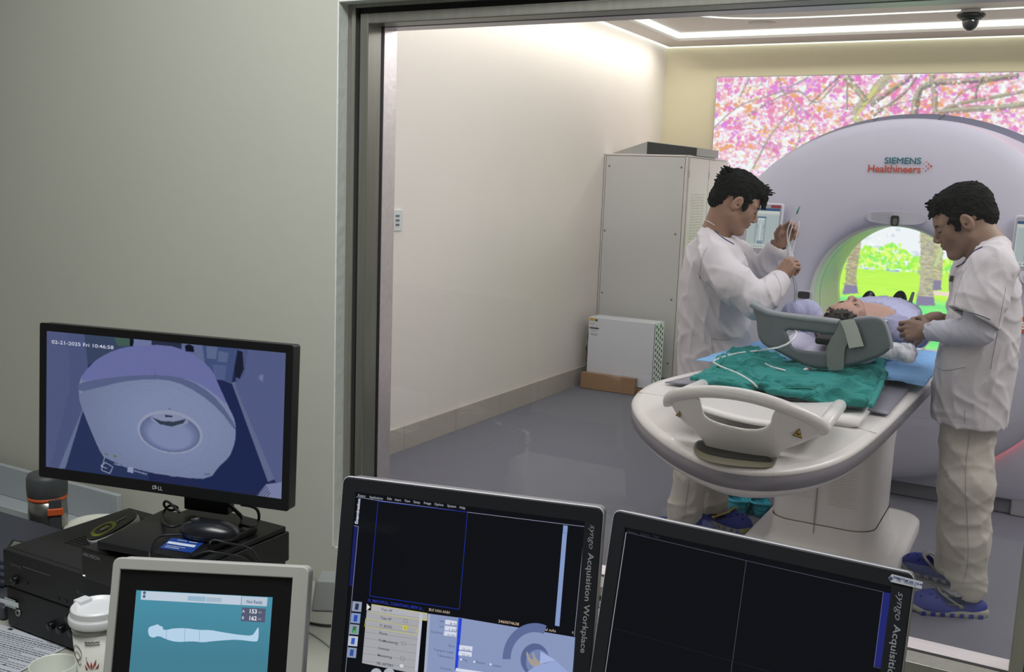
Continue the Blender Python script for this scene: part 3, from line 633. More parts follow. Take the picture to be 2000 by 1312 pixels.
MB().b2((ux1 - .001, uy0 + .006, uz0 + .006), (ux1 + .004, uy0 + .184, uz1 - .006)).build('grille_backing', mat('psu_dark', '22262c', .7), pu)
lb = MB(); lb.b2((ux0 + .008, uy0 - .0012, uz1 - .028), (ux0 + .05, uy0, uz1 - .006)); lb.build('warning_label', mat('label_yellow', 'd9b23c', .5), pu)
lb = MB()
for (a, b, c_, d_) in ((.012, .05, .05, .052), (.012, .08, .09, .0915), (.03, .06, .031, .10), (.07, .06, .071, .10), (.02, .13, .08, .132), (.02, .14, .08, .142), (.03, .105, .07, .107), (.055, .012, .075, .03)): lb.b2((ux0 + a, uy0 - .0012, uz1 - max(b, d_)), (ux0 + max(a, c_), uy0, uz1 - min(b, d_)))
lb.build('printed_diagram', mat('print_dark', '4b5058', .6), pu)
wbd = thing('wooden_board', 'light brown wooden box base under the white power unit', 'board', (-3.0, 7.28, 0))
MB().b2((ux0 - .02, 7.14, .003), (-2.80, 7.19, .13)).build('front_board', mat('wood_tan', 'a3805f', .55, var=.15, scale=6, stretch=(1, 1, 12)), wbd, bevel=.002)
MB().b2((ux0 - .02, 7.19, .003), (-2.68, 7.50, .05)).build('base', mat('wood_tan2', '9b7a5b', .6, var=.12, scale=6), wbd, bevel=.002)
cn = thing('cable_bundle', 'tangle of black and copper cables behind the white power unit', 'cables', (-3.25, 7.45, .01))
rg = np.random.RandomState(3)
for k in range(5):
    P = [(-3.30 + rg.uniform(-.01, .03), 7.28 + rg.uniform(0, .12), z_) for z_ in np.linspace(.47, .15, 7)]
    MB().tube(chaikin(P, 2, False), .005, 6).build('cable', mat('cable_copper', '8a6a52', .5) if k > 1 else mat('cable_black', '1c1d20', .5), cn)
# ================================================================ SCANNER GANTRY
m_gan = mat('gantry_white', 'b6b6c4', .42, var=.008, scale=3, coat=.15); m_rim = mat('gantry_rim', '5f607a', .5, var=.02, scale=3); m_tun = mat('bore_white', 'e0e2de', .4, var=.01, coat=.15)
GC = (-.785, 1.06); gn = thing('ct_scanner', 'large round white scanner gantry with a bright bore in the middle of the scan room', 'medical scanner', (-.785, 6.0, 0))
def outline(sc=1.0, dz=0.0):
    P = []; cx, cz, R = -.735, .85 + dz, 1.152 * sc
    for i in range(97):
        a = math.radians(-22 + 224 * i / 96); P.append((cx + R * math.cos(a), cz + R * math.sin(a)))
    P += [(cx - .86 * sc, .14), (cx - .80 * sc, .085), (cx + .80 * sc, .085), (cx + .86 * sc, .14)]
    return np.array(P)
def rout(P, th):
    d = np.array([math.cos(th), math.sin(th)]); best = 9
    for i in range(len(P)):
        a = P[i] - np.array(GC); b = P[(i + 1) % len(P)] - np.array(GC); e = b - a; den = d[0] * e[1] - d[1] * e[0]
        if abs(den) < 1e-9: continue
        t = (a[0] * e[1] - a[1] * e[0]) / den; u = (a[0] * d[1] - a[1] * d[0]) / den
        if t > 0 and -1e-6 <= u <= 1 + 1e-6: best = min(best, t)
    return best
NT = 192; THS = [2 * math.pi * i / NT for i in range(NT)]; O1 = outline(); RO = [rout(O1, a) for a in THS]
def rings(prof, mb, smooth=True, mi=0):
    """prof: list of functions theta-index -> (radius about the bore axis, y)"""
    V = []; 
    for fn in prof:
        for i, a in enumerate(THS): r_, y_ = fn(i); V.append((GC[0] + r_ * math.cos(a), y_, GC[1] + r_ * math.sin(a)))
    F = [(k * NT + i, k * NT + (i + 1) % NT, (k + 1) * NT + (i + 1) % NT, (k + 1) * NT + i) for k in range(len(prof) - 1) for i in range(NT)]
    mb.add(V, F, None, mi, smooth); return mb
RD = .955
K = lambda r_, y_: (lambda i: (min(r_, RO[i] - .004), y_))
face = MB(); rings([K(.398, 5.53), K(.405, 5.50), K(.425, 5.475), K(.46, 5.462), K(.55, 5.458), K(.68, 5.462), K(.80, 5.475), K(.88, 5.492), K(.925, 5.51), K(RD - .008, 5.528), K(RD, 5.54)], face)
face.build('front_cover', m_gan, gn)
edge = MB(); rings([K(RD, 5.54), K(RD - .004, 5.575)], edge)
edge.build('cover_edge', m_gan, gn)
gl = MB()        # the mood-light strip runs round the right side of the disc
arc = [i for i in range(-32, 41)]; V = []; F = []
for n_, i in enumerate(arc):
    a = 2 * math.pi * i / NT; r0 = min(RD + .001, RO[i % NT] - .003)
    V += [(GC[0] + r0 * math.cos(a), 5.556, GC[1] + r0 * math.sin(a)), (GC[0] + r0 * math.cos(a), 5.572, GC[1] + r0 * math.sin(a))]
F = [(2 * k, 2 * k + 1, 2 * k + 3, 2 * k + 2) for k in range(len(arc) - 1)]; gl.add(V, F, None, 0, True)
gl.build('mood_light', emat('mood_red', 'ff7078', 3.4), gn, label='thin red glowing light line round the right side of the front disc')
step = MB(); rings([K(RD - .004, 5.575), lambda i: (RO[i] * .985 if RO[i] > RD + .02 else RO[i] - .002, 5.592), lambda i: (RO[i], 5.60)], step); step.build('outer_cover', m_gan, gn)
O2 = outline(1.035, .0); RO2 = [rout(O2, a) for a in THS]; O3 = outline(1.01); RO3 = [rout(O3, a) for a in THS]
rim = MB(); rings([lambda i: (RO[i], 5.60), lambda i: (RO[i] + .003, 5.62), lambda i: (RO2[i], 5.80)], rim); rim.build('rim_band', m_rim, gn)
body = MB(); rings([lambda i: (RO2[i], 5.80), lambda i: (RO2[i], 6.25), lambda i: (RO3[i], 6.42), lambda i: (RO3[i] * .97, 6.47), lambda i: (.75, 6.50), lambda i: (.58, 6.50), lambda i: (.47, 6.44)], body); body.build('rear_cover', m_gan, gn)
tun = MB(); rings([K(.398, 5.53), K(.390, 5.56), K(.386, 5.60)], tun); rings([K(.386, 5.604), K(.384, 5.72)], tun); rings([K(.384, 5.726), K(.384, 6.20), K(.40, 6.36), K(.47, 6.44)], tun); tun.build('bore_tunnel', m_tun, gn)
sm = MB(); rings([K(.391, 5.6), K(.391, 5.606)], sm); rings([K(.391, 5.718), K(.391, 5.728)], sm); sm.build('bore_seam', mat('seam_dark', '2c3136', .5), gn)
for px in (1705, 1834.5):
    sm = MB()
    a = np.array(at(px, 232, y=5.62)); th = math.atan2(a[2] - GC[1], a[0] - GC[0]); r1_, r2_ = rout(O1, th), rout(O2, th)
    P = [(GC[0] + r_ * math.cos(th), y_ - .001, GC[1] + r_ * math.sin(th) + .001) for r_, y_ in ((r1_, 5.6), (r1_ + .003, 5.62), (r2_, 5.80))]; sm.tube(P, .003, 5); sm.build('rim_seam', mat('seam_dark2', '34354a', .5), gn)

MB().b2((-1.55, 5.62, 0), (.06, 6.4, .10)).build('plinth', mat('plinth_grey', '6f7078', .6), gn, bevel=.01)
MB().b2((-.10, 5.6, 0), (.10, 5.63, .16)).build('cable_cover', mat('plinth_grey2', '9c9ca4', .5), gn, bevel=.01)
# logo
fy = 5.4585
def gface(px, py, y=5.456): return at(px, py, y=y)
def put_text(s, pl, pr, pb, ptop, y, m, name, parent, **k):
    v, f = text_mesh(s, 1.0, **k); w0, w1 = v[:, 0].min(), v[:, 0].max(); h1 = v[:, 1].max()
    a, b = at(*pl, y=y), at(*pr, y=y); U = b - a; L_ = np.linalg.norm(U); hh = ptop
    fr = frame((a[0], y, a[2]), U, (0, 0, 1)); sc = L_ / (w1 - w0); v = v.copy(); v[:, 0] -= w0; cap_ = hh / h1
    q = place(v, fr, sc, cap_, 0); mb = MB()
    for k, (dx, dz) in enumerate(((0, 0), (.0022, 0), (.0011, .0012), (.0011, -.0012))): mb.add(q + np.array([dx, -.0002 * k, dz]), f)      # heavier strokes
    return mb.build(name, m, parent)
put_text('SIEMENS', (1727, 319), (1798, 320), None, .030, 5.4555, mat('logo_petrol', '1f6470', .5), 'logo_text', gn, bold=.0, shear=.0)
put_text('Healthineers', (1695, 335.5), (1797, 337.5), None, .036, 5.4555, mat('logo_orange', 'b24a3a', .5), 'logo_text', gn, bold=.0)
dd = MB()
for px, py, r_ in ((1810, 316, 1.2), (1804.5, 320.5, 1.0), (1814, 320.5, 1.7), (1809, 325, 1.3), (1818.5, 324.5, 2.2), (1803.5, 329, 1.0), (1813, 329, 1.6), (1808, 333.5, 1.3), (1800, 325, .6)):
    p = gface(px, py); q = r_ * .0027; dd.add([p + (0, -.001, 0)] + [p + np.array([q * math.cos(a), -.001, q * math.sin(a)]) for a in np.linspace(0, 2 * math.pi, 12, False)], [(0, i + 1, (i + 1) % 12 + 1) for i in range(12)])
dd.build('logo_dots', mat('logo_dot', 'b5503f', .5), gn)
# top camera panel over the bore, sensor windows, side consoles
def oval_px(c, hw, hh, y, n=40, e=3.0):
    o = at(c[0], c[1], y=y); return [(o[0] + hw * math.copysign(abs(math.cos(a)) ** (2 / e), math.cos(a)), o[2] + hh * math.copysign(abs(math.sin(a)) ** (2 / e), math.sin(a))) for a in np.linspace(0, 2 * math.pi, n, False)]
def plate(name, P, y, th_, m, parent, bevel=.0015, **k):
    mb = MB(); mb.prism(P, 0, th_, (np.array([0, y, 0.]), np.array([1., 0, 0]), np.array([0, 0, 1.]), np.array([0, -1., 0]))); return mb.build(name, m, parent, bevel=bevel, **k)
cp = plate('sensor_panel', oval_px((1750, 425), .145, .035, 5.475), 5.475, .016, mat('panel_grey', 'a6a6b0', .5), gn)
dots = MB()
for i in range(13):
    for j in range(5):
        p = at(1703 + i * 3.3 + (j % 2) * 1.6, 417 + j * 4.2 - i * .05, y=5.457); dots.box(p, (.003, .002, .003))
dots.build('speaker_hole', mat('hole_grey', '7d7d88', .6), cp)
plate('camera_window', oval_px((1748, 431), .020, .027, 5.462, e=5), 5.462, .010, mat('camera_black', '1b1c1c', .2, coat=.6), cp)
plate('camera_lens', oval_px((1748, 433), .011, .016, 5.452, e=4), 5.452, .002, mat('camera_lens', '56574f', .15, coat=.8), cp)
for px in (1570, 1915):
    sw = plate('window_bezel', oval_px((px, 577), .045, .030, 5.47, e=6), 5.470, .014, m_gan, gn)
    plate('sensor_window', oval_px((px, 576), .032, .019, 5.456, e=5), 5.456, .003, mat('window_black', '2b2a2e', .15, coat=.8), sw)
def console(cxp, cyp, vis=True):
    c_ = at(cxp, cyp, y=5.40); yaw = math.radians(-6); tl = math.radians(6)
    U = np.array([math.cos(yaw), math.sin(yaw), 0]); V = np.array([0, math.sin(tl), math.cos(tl)]); fr = frame(c_, U, V)
    W = -fr[3]
    fr = (fr[0], fr[1], fr[2], fr[3] if fr[3][1] < 0 else -fr[3])
    rr = lambda w, h, r_: [(sx * (w - r_) + r_ * math.cos(a + k * math.pi / 2), sy * (h - r_) + r_ * math.sin(a + k * math.pi / 2)) for k, (sx, sy) in enumerate(((1, 1), (-1, 1), (-1, -1), (1, -1))) for a in np.linspace(0, math.pi / 2, 5)]
    def add(name, P, w0, w1, m, par=None, bevel=.002): return MB().prism(P, w0, w1, fr).build(name, m, par or con, bevel=bevel)
    con = MB().prism(rr(.100, .138, .014), -.015, .010, fr).build('control_console', mat('console_shell', 'c6c6cf', .4), gn, bevel=.005)
    add('mount', rr(.03, .05, .01), -.05, -.015, m_gan)
    add('bezel', rr(.094, .128, .01), .010, .0125, mat('console_bezel', '9a9ba6', .35), None, .001)
    cv = Canvas(86, 124, 'd3dcde'); cv.rect(0, 0, 86, 8, '42618c'); cv.rect(0, 8, 86, 16, 'e6e9e2'); cv.rect(3, 20, 86, 112, 'c4cfd2'); cv.rect(0, 112, 86, 124, 'dfe4e2')
    cv.rect(22, 26, 52, 108, 'aab9c4'); cv.rect(26, 26, 50, 31, '5f7f9e'); cv.rect(28, 31, 46, 108, 'e9eef0')
    for sx in (-1, 1): cv.poly([(37 + sx * 1, 36), (37 + sx * 5, 36), (37 + sx * 8, 62), (37 + sx * 6, 98), (37 + sx * 1.5, 98), (37 + sx * 2, 62)], 'c9d4d8'); cv.line([(37 + sx * 9, 36), (37 + sx * 7, 80), (37 + sx * 5, 106)], 1.5, 'a5b5bf')
    cv.rect(30, 100, 46, 110, '8fa3b2')
    for i in range(6): cv.disc(10 + i * 7, 118, 2, '7b878c'); 
    cv.line([(56, 110), (86, 40)], 1, 'b4c0c4', .5)
    o, U_, V_, W_ = fr; cv.mesh('screen', o - U_ * .086 + V_ * .108 + W_ * .0132, U_ * .172, -V_ * .216, screen_mat('console_screen', .72), con)
    MB().prism([(.035, .126), (.088, .126), (.088, .112), (.035, .112)], .010, .0150, fr).build('red_label', mat('label_red', '8a1d30', .4), con)
    kn = MB(); ring_ = [(.052 * math.cos(a), -.150 + .045 * math.sin(a)) for a in np.linspace(0, 2 * math.pi, 32, False)]; kn.prism(ring_, -.02, .012, fr); kn.build('knob_housing', mat('console_shell', 'c6c6cf'), con, bevel=.004)
    kn = MB(); kn.prism([(.028 * math.cos(a), -.156 + .028 * math.sin(a)) for a in np.linspace(0, 2 * math.pi, 32, False)], .010, .018, fr); kn.build('control_knob', mat('knob_dark', '3e4048', .3), con, bevel=.002)
console(1491, 446); console(2022, 478)
lb = plate('orange_label', [(at(1993, 620, y=5.456)[0], 0.965), (at(1993, 620, y=5.456)[0] + .13, 0.965), (at(1993, 620, y=5.456)[0] + .13, 1.042), (at(1993, 620, y=5.456)[0], 1.042)], 5.457, .003, mat('label_orange', 'c2552c', .5), gn)
v, f = text_mesh('so', .075, bold=.02); v = v + np.array([at(1994, 620, y=5.456)[0], .985, 0]); MB().add(np.c_[v[:, 0], np.full(len(v), 5.4525), v[:, 1]], f).build('label_text', mat('label_white', 'e8e0da', .5), lb)
sq = MB()           # small pale wave marks on the lower right of the gantry face
for i in range(7):
    p = at(1938 + i * 9.5, 845 - i * 3.5, y=5.459); sq.tube([p + np.array([.010 * math.cos(a), 0, .009 * math.sin(a)]) for a in np.linspace(0, 4.6, 9)], .0011, 4)
sq.build('wave_mark', mat('mark_grey', 'a9a9b2', .5), gn)
# ================================================================ PATIENT TABLE
m_tab = mat('table_cream', 'dad8d6', .35, var=.01, scale=3, coat=.2); m_band = mat('table_band_grey', '7f7d86', .35, var=.02, metal=.2)
tb = thing('scanner_table', 'cream patient table with a grey rim band, rounded front and grab handle', 'scanner table', (-.82, 4.2, 0))
TZ = .85
TP = [(1299, 738), (1262, 751), (1241, 766), (1229.7, 786), (1249.5, 822), (1299, 863.6), (1365, 898), (1431, 916.4), (1513.5, 921.4), (1596, 911.5), (1662, 888), (1718, 845.5), (1765, 800), (1810.5, 754.7)]
P0 = [tuple(at(*p, z=TZ)[:2]) for p in TP]; P0 = [(-1.19, 5.35), (-1.20, 4.6), (-1.235, 4.25)] + P0[0:] + [(-.412, 4.6), (-.405, 5.35)]
TO = chaikin(P0[2:-2], 2, False); TO = np.array([(-1.19, 5.35), (-1.20, 4.6)] + [tuple(p) for p in TO] + [(-.412, 4.6), (-.405, 5.35)])
def inset(P, d):
    P = np.asarray(P, float); n = len(P); e = np.roll(P, -1, 0) - P; e /= np.linalg.norm(e, axis=1)[:, None] + 1e-12; nn = np.stack([e[:, 1], -e[:, 0]], 1); ar = 0.5 * np.sum(P[:, 0] * np.roll(P[:, 1], -1) - np.roll(P[:, 0], -1) * P[:, 1])
    if ar < 0: nn = -nn
    v = nn + np.roll(nn, 1, 0); v /= (np.linalg.norm(v, axis=1)[:, None] + 1e-12); c_ = np.clip((v * nn).sum(1), .5, 1)[:, None]; return P - v / c_ * d
def shell(mb, rows, cap0=False, cap1=False, smooth=True):
    n = len(TO); V = []
    for d, z in rows: V += [(p[0], p[1], z) for p in inset(TO, d)]
    F = [(k * n + i, k * n + (i + 1) % n, (k + 1) * n + (i + 1) % n, (k + 1) * n + i) for k in range(len(rows) - 1) for i in range(n)]
    F = [f[::-1] for f in F]
    mb.add(V, F, None, 0, smooth)
    return mb
def capf(mb, d, z, up=True):
    v, f = curve_mesh([inset(TO, d)]); mb.add(np.c_[v[:, :2], np.full(len(v), z)], [q if up else q[::-1] for q in f]); return mb
top = MB(); shell(top, [(.030, TZ + .006), (.012, TZ + .003), (.003, TZ - .004), (0, TZ - .012), (.003, TZ - .016)]); capf(top, .030, TZ + .006); top.build('top_cover', m_tab, tb)
b_ = MB(); shell(b_, [(.006, TZ - .014), (.002, TZ - .017), (.002, TZ - .056), (.006, TZ - .059)]); b_.build('rim_band', m_band, tb)
b_ = MB(); shell(b_, [(.010, TZ - .054), (.010, TZ - .062), (.014, TZ - .071), (.028, TZ - .082), (.055, TZ - .094), (.10, TZ - .102), (.16, TZ - .106)]); capf(b_, .16, TZ - .106, False); b_.build('underside_cover', m_tab, tb)
# lift column and foot plate
col_ = MB()
def rrect(x0, x1, y0, y1, r_, n=6):
    return [(cx_ + r_ * math.cos(a), cy_ + r_ * math.sin(a)) for cx_, cy_, a0 in ((x1 - r_, y1 - r_, 0), (x0 + r_, y1 - r_, .5), (x0 + r_, y0 + r_, 1), (x1 - r_, y0 + r_, 1.5)) for a in np.linspace(a0 * math.pi, (a0 + .5) * math.pi, n)]
def rloft(mb, rows, smooth=True):
    n = 24; V = []
    for z, x0, x1, y0, y1, r_ in rows: V += [(a, b, z) for a, b in rrect(x0, x1, y0, y1, r_)]
    mb.add(V, [(k * n + i, k * n + (i + 1) % n, (k + 1) * n + (i + 1) % n, (k + 1) * n + i) for k in range(len(rows) - 1) for i in range(n)], None, 0, smooth); return mb
px0, px1, py0, py1 = -1.01, -.575, 4.25, 4.80
rloft(col_, [(.204, px0, px1, py0, py1, .10), (.50, px0, px1, py0, py1, .10), (.502, px0, px1, py0, py1, .10), (.76, px0 - .01, px1 + .01, py0 - .01, py1 + .1, .10)]).build('lift_column', m_tab, tb)
c2 = MB(); rloft(c2, [(.06, px0 - .03, px1 + .05, py0 - .04, py1 + .05, .12), (.10, px0 - .012, px1 + .022, py0 - .015, py1 + .02, .11), (.14, px0 - .006, px1 + .006, py0 - .006, py1 + .006, .10), (.200, px0 - .003, px1 + .003, py0 - .003, py1 + .003, .10)]).build('column_foot', m_tab, tb)
sm = MB(); rloft(sm, [(.198, px0 + .001, px1 - .001, py0 + .001, py1 - .001, .10), (.206, px0 + .001, px1 - .001, py0 + .001, py1 - .001, .10)]); sm.b2((-.812, py0 - .0065, .16), (-.809, py0 + .004, .70)); sm.b2((px0 + .10, py0 - .0015, .498), (px1 - .10, py0, .5005)); sm.build('column_seam', mat('seam_tan', '8e8b80', .6), tb)
fp = MB(); rloft(fp, [(.0, -1.14, -.47, 4.02, 5.18, .13), (.045, -1.14, -.47, 4.02, 5.18, .13), (.058, -1.13, -.48, 4.03, 5.17, .13), (.06, -1.11, -.50, 4.05, 5.15, .13)]); v, f = curve_mesh([rrect(-1.11, -.50, 4.05, 5.15, .13)]); fp.add(np.c_[v[:, :2], np.full(len(v), .06)], f); fp.build('foot_plate', m_tab, tb)
pl_ = MB()
for i in range(14): pl_.b2((-.765, py0 - .0055, .30 + i * .012), (-.64 - (i % 3) * .012, py0 - .0045, .302 + i * .012))
for i in range(9): pl_.b2((-.96, py0 - .0055, .32 + i * .014), (-.83 - (i % 2) * .02, py0 - .0045, .322 + i * .014))
pl_.build('rating_label', mat('label_print_pale', 'cbc9be', .5), tb)
# seams on the top cover, flat dark plates painting a shaded recess in front of the cradle
def zline(pts, z, r_=.0014): return [at(*p, z=z) for p in pts]
for q_ in ([(1245, 766), (1330, 778)], [(1640, 825), (1712, 846)]): MB().tube(zline(q_, TZ + .006), .0011, 4).build('top_seam', mat('seam_pale', 'b9b7ac', .6), tb)
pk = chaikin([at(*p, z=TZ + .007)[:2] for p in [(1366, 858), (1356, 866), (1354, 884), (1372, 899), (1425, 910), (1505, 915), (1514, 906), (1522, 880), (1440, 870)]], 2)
v, f = curve_mesh([pk]); MB().add(np.c_[v[:, :2], np.full(len(v), TZ + .0075)], f).build('pocket_shade', mat('pocket_shade_olive', '6f6c58', .4), tb, solid=.001)  # flat plate on the cover, its dark olive paints the recess shade
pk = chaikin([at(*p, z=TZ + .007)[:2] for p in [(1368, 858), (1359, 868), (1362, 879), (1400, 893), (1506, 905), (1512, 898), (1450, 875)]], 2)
v, f = curve_mesh([pk]); MB().add(np.c_[v[:, :2], np.full(len(v), TZ + .0095)], f).build('pocket_deep_shade', mat('pocket_shade_black', '1f201c', .5), tb, solid=.001)  # second flat plate, black painted in for the deepest recess shade
# the long cradle: shallow trough running from the handle into the bore
cr = MB(); prof = [(-.235, .018), (-.215, .024), (-.17, .018), (-.10, .014), (0, .012), (.10, .014), (.17, .018), (.215, .024), (.235, .018), (.20, .007), (-.20, .007)]
ys = [3.30, 3.5, 4.2, 5.3, 6.3]; n = len(prof); cxs = [-.745, -.755, -.775, -.785, -.785]
cr.add([(cxs[k] + a, y_, TZ + b) for k, y_ in enumerate(ys) for a, b in prof], [(k * n + i, (k + 1) * n + i, (k + 1) * n + (i + 1) % n, k * n + (i + 1) % n) for k in range(len(ys) - 1) for i in range(n)] + [tuple(range(n)), tuple((len(ys) - 1) * n + i for i in range(n))[::-1]], None, 0, True)
cr.build('cradle', m_tab, tb)
# cradle end: bowl-shaped front with a grab bar over an opening
HY = 2.86
def sheet(splines, yfn, th_, name, m, parent, bevel=.0, step=None):
    """outline(s) in the picture carried onto a bent sheet of its own thickness"""
    v, f = curve_mesh([[(p[0], -p[1]) for p in s_] for s_ in splines]); F0 = np.array([at(a, -b, y=yfn(a, -b)) for a, b, _ in v]); F1 = F0 + np.array([0, th_, 0]); n = len(v); mb = MB()
    cnt = {}
    for q in f:
        for i in range(len(q)): e = (q[i], q[(i + 1) % len(q)]); cnt[tuple(sorted(e))] = cnt.get(tuple(sorted(e)), []) + [e]
    side = [e[0] for e in cnt.values() if len(e) == 1]
    mb.add(np.concatenate([F0, F1]), [q for q in f] + [tuple(i + n for i in q[::-1]) for q in f] + [(e[1], e[0], e[0] + n, e[1] + n) for e in side])
    return mb.build(name, m, parent, bevel=bevel)
def dens(P, d=14):
    P = np.array(P, float); out = []
    for i in range(len(P)):
        a, b = P[i], P[(i + 1) % len(P)]; k = max(1, int(np.linalg.norm(b - a) / d)); out += [a + (b - a) * j / k for j in range(k)]
    return out
hy = lambda px, py: HY - .13 * (1 - ((px - 1460) / 190) ** 2) + (835 - py) * -.0006
def proj(P):
    c = (P - CAMP) @ CAMR; return np.stack([CX - FPX * c[..., 0] / c[..., 2], CY + FPX * c[..., 1] / c[..., 2]], -1)
def polyd(P, Q):
    """signed distance (negative inside) of points Q (...,2) to polygon P"""
    P = np.asarray(P, float); d = np.full(Q.shape[:-1], 1e9); ins = np.zeros(Q.shape[:-1], bool)
    for i in range(len(P)):
        a, b = P[i], P[(i + 1) % len(P)]; e = b - a; w_ = Q - a; t = np.clip((w_ @ e) / (e @ e + 1e-12), 0, 1); d = np.minimum(d, ((w_ - t[..., None] * e) ** 2).sum(-1))
        if a[1] != b[1]: ins ^= ((a[1] > Q[..., 1]) != (b[1] > Q[..., 1])) & (Q[..., 0] < (b[0] - a[0]) * (Q[..., 1] - a[1]) / (b[1] - a[1]) + a[0])
    return np.where(ins, -1, 1) * np.sqrt(d)
def bent(outer_, holes, yfn, th_, name, m, parent, vox=.004, rnd=.010):
    """moulded sheet: outline carried onto the bent surface y = yfn, with real thickness and rounded edges"""
    pts = np.array([at(a, b, y=float(yfn(a, b))) for a, b in outer_]); lo, hi = pts.min(0), pts.max(0); lo = lo - .02; hi = hi + np.array([.02, th_ + .02, .02])
    def fn(P):
        q = proj(P); k = P[..., 1] / FPX * 1.0; d2 = polyd(outer_, q)
        for h_ in holes: d2 = np.maximum(d2, -polyd(h_, q))
        d2 = d2 * k + rnd; dy = np.abs(P[..., 1] - yfn(q[..., 0], q[..., 1]) - th_ / 2) - th_ / 2 + rnd
        return np.minimum(np.maximum(d2, dy), 0) + np.sqrt(np.maximum(d2, 0) ** 2 + np.maximum(dy, 0) ** 2) - rnd
    S = SDF(); S.custom(fn, lo, hi); return sdf_obj(name, [S.mesh(vox)], m, parent, relax=1)
bowl = dens(chaikin([(1306, 776), (1318, 806), (1345, 834), (1372, 856), (1385, 884), (1405, 892), (1508, 905), (1520, 898), (1524, 880), (1560, 868), (1596, 852), (1618, 832), (1560, 800), (1513, 790), (1500, 846), (1380, 822), (1370, 790), (1368, 776), (1340, 768)], 2), 10)
bent(np.array(bowl), [], hy, .05, 'end_bowl', m_tab, tb, .0035, .010)
bar = [at(p[0], p[1], y=hy(*p) + .012) for p in [(1308, 790), (1306, 781), (1312, 773), (1330, 768), (1370, 764), (1410, 765), (1460, 772), (1510, 786), (1550, 801), (1585, 817), (1606, 830), (1612, 838)]]
MB().tube(chaikin(bar, 2, False), [.0185] * len(chaikin(bar, 2, False)), 12).build('grab_bar', m_tab, tb)
dk = MB()           # deck behind the bar, seen through the opening
a0, a1, a2, a3 = at(1318, 778, y=2.90), at(1606, 836, y=2.86), at(1640, 786, y=3.32), at(1372, 750, y=3.42)
dk.grid(lambda u, v_: tuple((a0 * (1 - u) + a1 * u) * (1 - v_) + (a3 * (1 - u) + a2 * u) * v_ - np.array([0, 0, .028 * 4 * u * (1 - u)])), 14, 6); dk.build('end_deck', m_tab, tb, solid=.008)
for nm, P in (('end_block', [(1640, 792), (1606, 838)]), ('end_block', [(1372, 752), (1318, 776)])):
    a, b = at(*P[0], y=3.28 if P[0][0] > 1500 else 3.38), at(*P[1], y=2.87); MB().tube([a, (a + b) / 2, b], [.021, .021, .019], 14).build(nm, m_tab, tb)
MB().tube([at(1614, 834, y=2.845), at(1617, 832, y=2.845)], .006, 10).build('pivot_screw', mat('screw_grey', 'a8a8a4', .4, .4), tb)
def warn(cx_, cy_, s_, ty, tilt):
    y = hy(cx_, cy_) - .006; f = MB(); o = at(cx_, cy_, y=y); k = s_ * y / FPX * 1.06
    U = nrm(at(cx_ + 10, cy_ + 10 * tilt, y=hy(cx_ + 10, cy_) - .006) - o); V = nrm(np.array([0, .25, 1.])); fr = frame(o, U, V)
    fr = (fr[0], fr[1], fr[2], -fr[3] if fr[3][1] > 0 else fr[3])
    tri = [(-.5, -.42), (.5, -.42), (0, .46)]; f.prism([(a * k, b * k) for a, b in tri], 0, .0012, fr); w_ = f.build('warning_label', mat('tri_dark', '3a3318', .5), tb)
    f = MB(); f.prism([(a * k * .76, b * k * .76 - .01 * k) for a, b in tri], .0012, .0018, fr); f.build('label_field', mat('tri_yellow', 'b08f2a', .5), w_)
    f = MB(); f.prism([(-.2 * k, -.22 * k), (.16 * k, -.22 * k), (.2 * k, -.02 * k), (.08 * k, -.06 * k), (-.08 * k, -.04 * k), (-.14 * k, .12 * k)], .0018, .0024, fr); f.build('hand_mark', mat('tri_dark', '3a3318'), w_)
warn(1559, 845, 20, 0, .33); warn(1326, 808, 14, 0, .5)
MB().tube([at(1443, 887, y=hy(1443, 887) - .004), at(1443, 887, y=hy(1443, 887) + .01)], .004, 8).build('screw_hole', mat('hole_black', '26261f', .5), tb)
# ---------------------------------------------------------------- mat, drapes, head holder
def patch(name, corners, nu, nv, m, label=None, cat=None, parent=None, disp=None, solid=.002, edge=None, group=None):
    C_ = [np.array(c_, float) for c_ in corners]; mb = MB()
    def fn(u, v_):
        p = (C_[0] * (1 - u) + C_[1] * u) * (1 - v_) + (C_[3] * (1 - u) + C_[2] * u) * v_
        return tuple(p + (disp(u, v_, p) if disp else 0))
    mb.grid(fn, nu, nv); o = mb.build(name, m, parent, solid=solid)
    if cat: tag(o, label, cat, group)
    return o
m_mat = mat('mat_vinyl', '7f7e8c', .5, var=.03, scale=20)
MZ = .878
mc = [at(1299, 741, z=MZ), at(1735, 803, z=MZ), (-.47, 4.30, MZ), (-1.14, 4.30, MZ)]
patch('table_mat', mc, 20, 14, m_mat, 'thin grey vinyl mat lying on the table under the green cloth', 'mat', disp=lambda u, v_, p: np.array([0, 0, -.012 * (2 * u - 1) ** 2]), solid=.004)
m_blue = mat('drape_blue', '7fb0e0', .8, var=.05, scale=14, bump=.15, bscale=90, sub=0)
fb = folds(11, .007, (.10, .28)); 
bc = [at(1355, 708, z=.888), at(1806, 754, z=.888), (-.40, 4.95, .893), (-1.20, 4.85, .893)]
def bl(u, v_, p):
    q = max(0, u - .80) / .20; return np.array([0, .0, fb(np.array([p])) [0] + .003 * math.sin(u * 17 + v_ * 4) * (1 - v_) + .010 - .004 * q])
patch('blue_drape', bc, 110, 50, m_blue, 'thin light blue disposable sheet spread over the table under the head holder', 'sheet', disp=bl, solid=.0015)
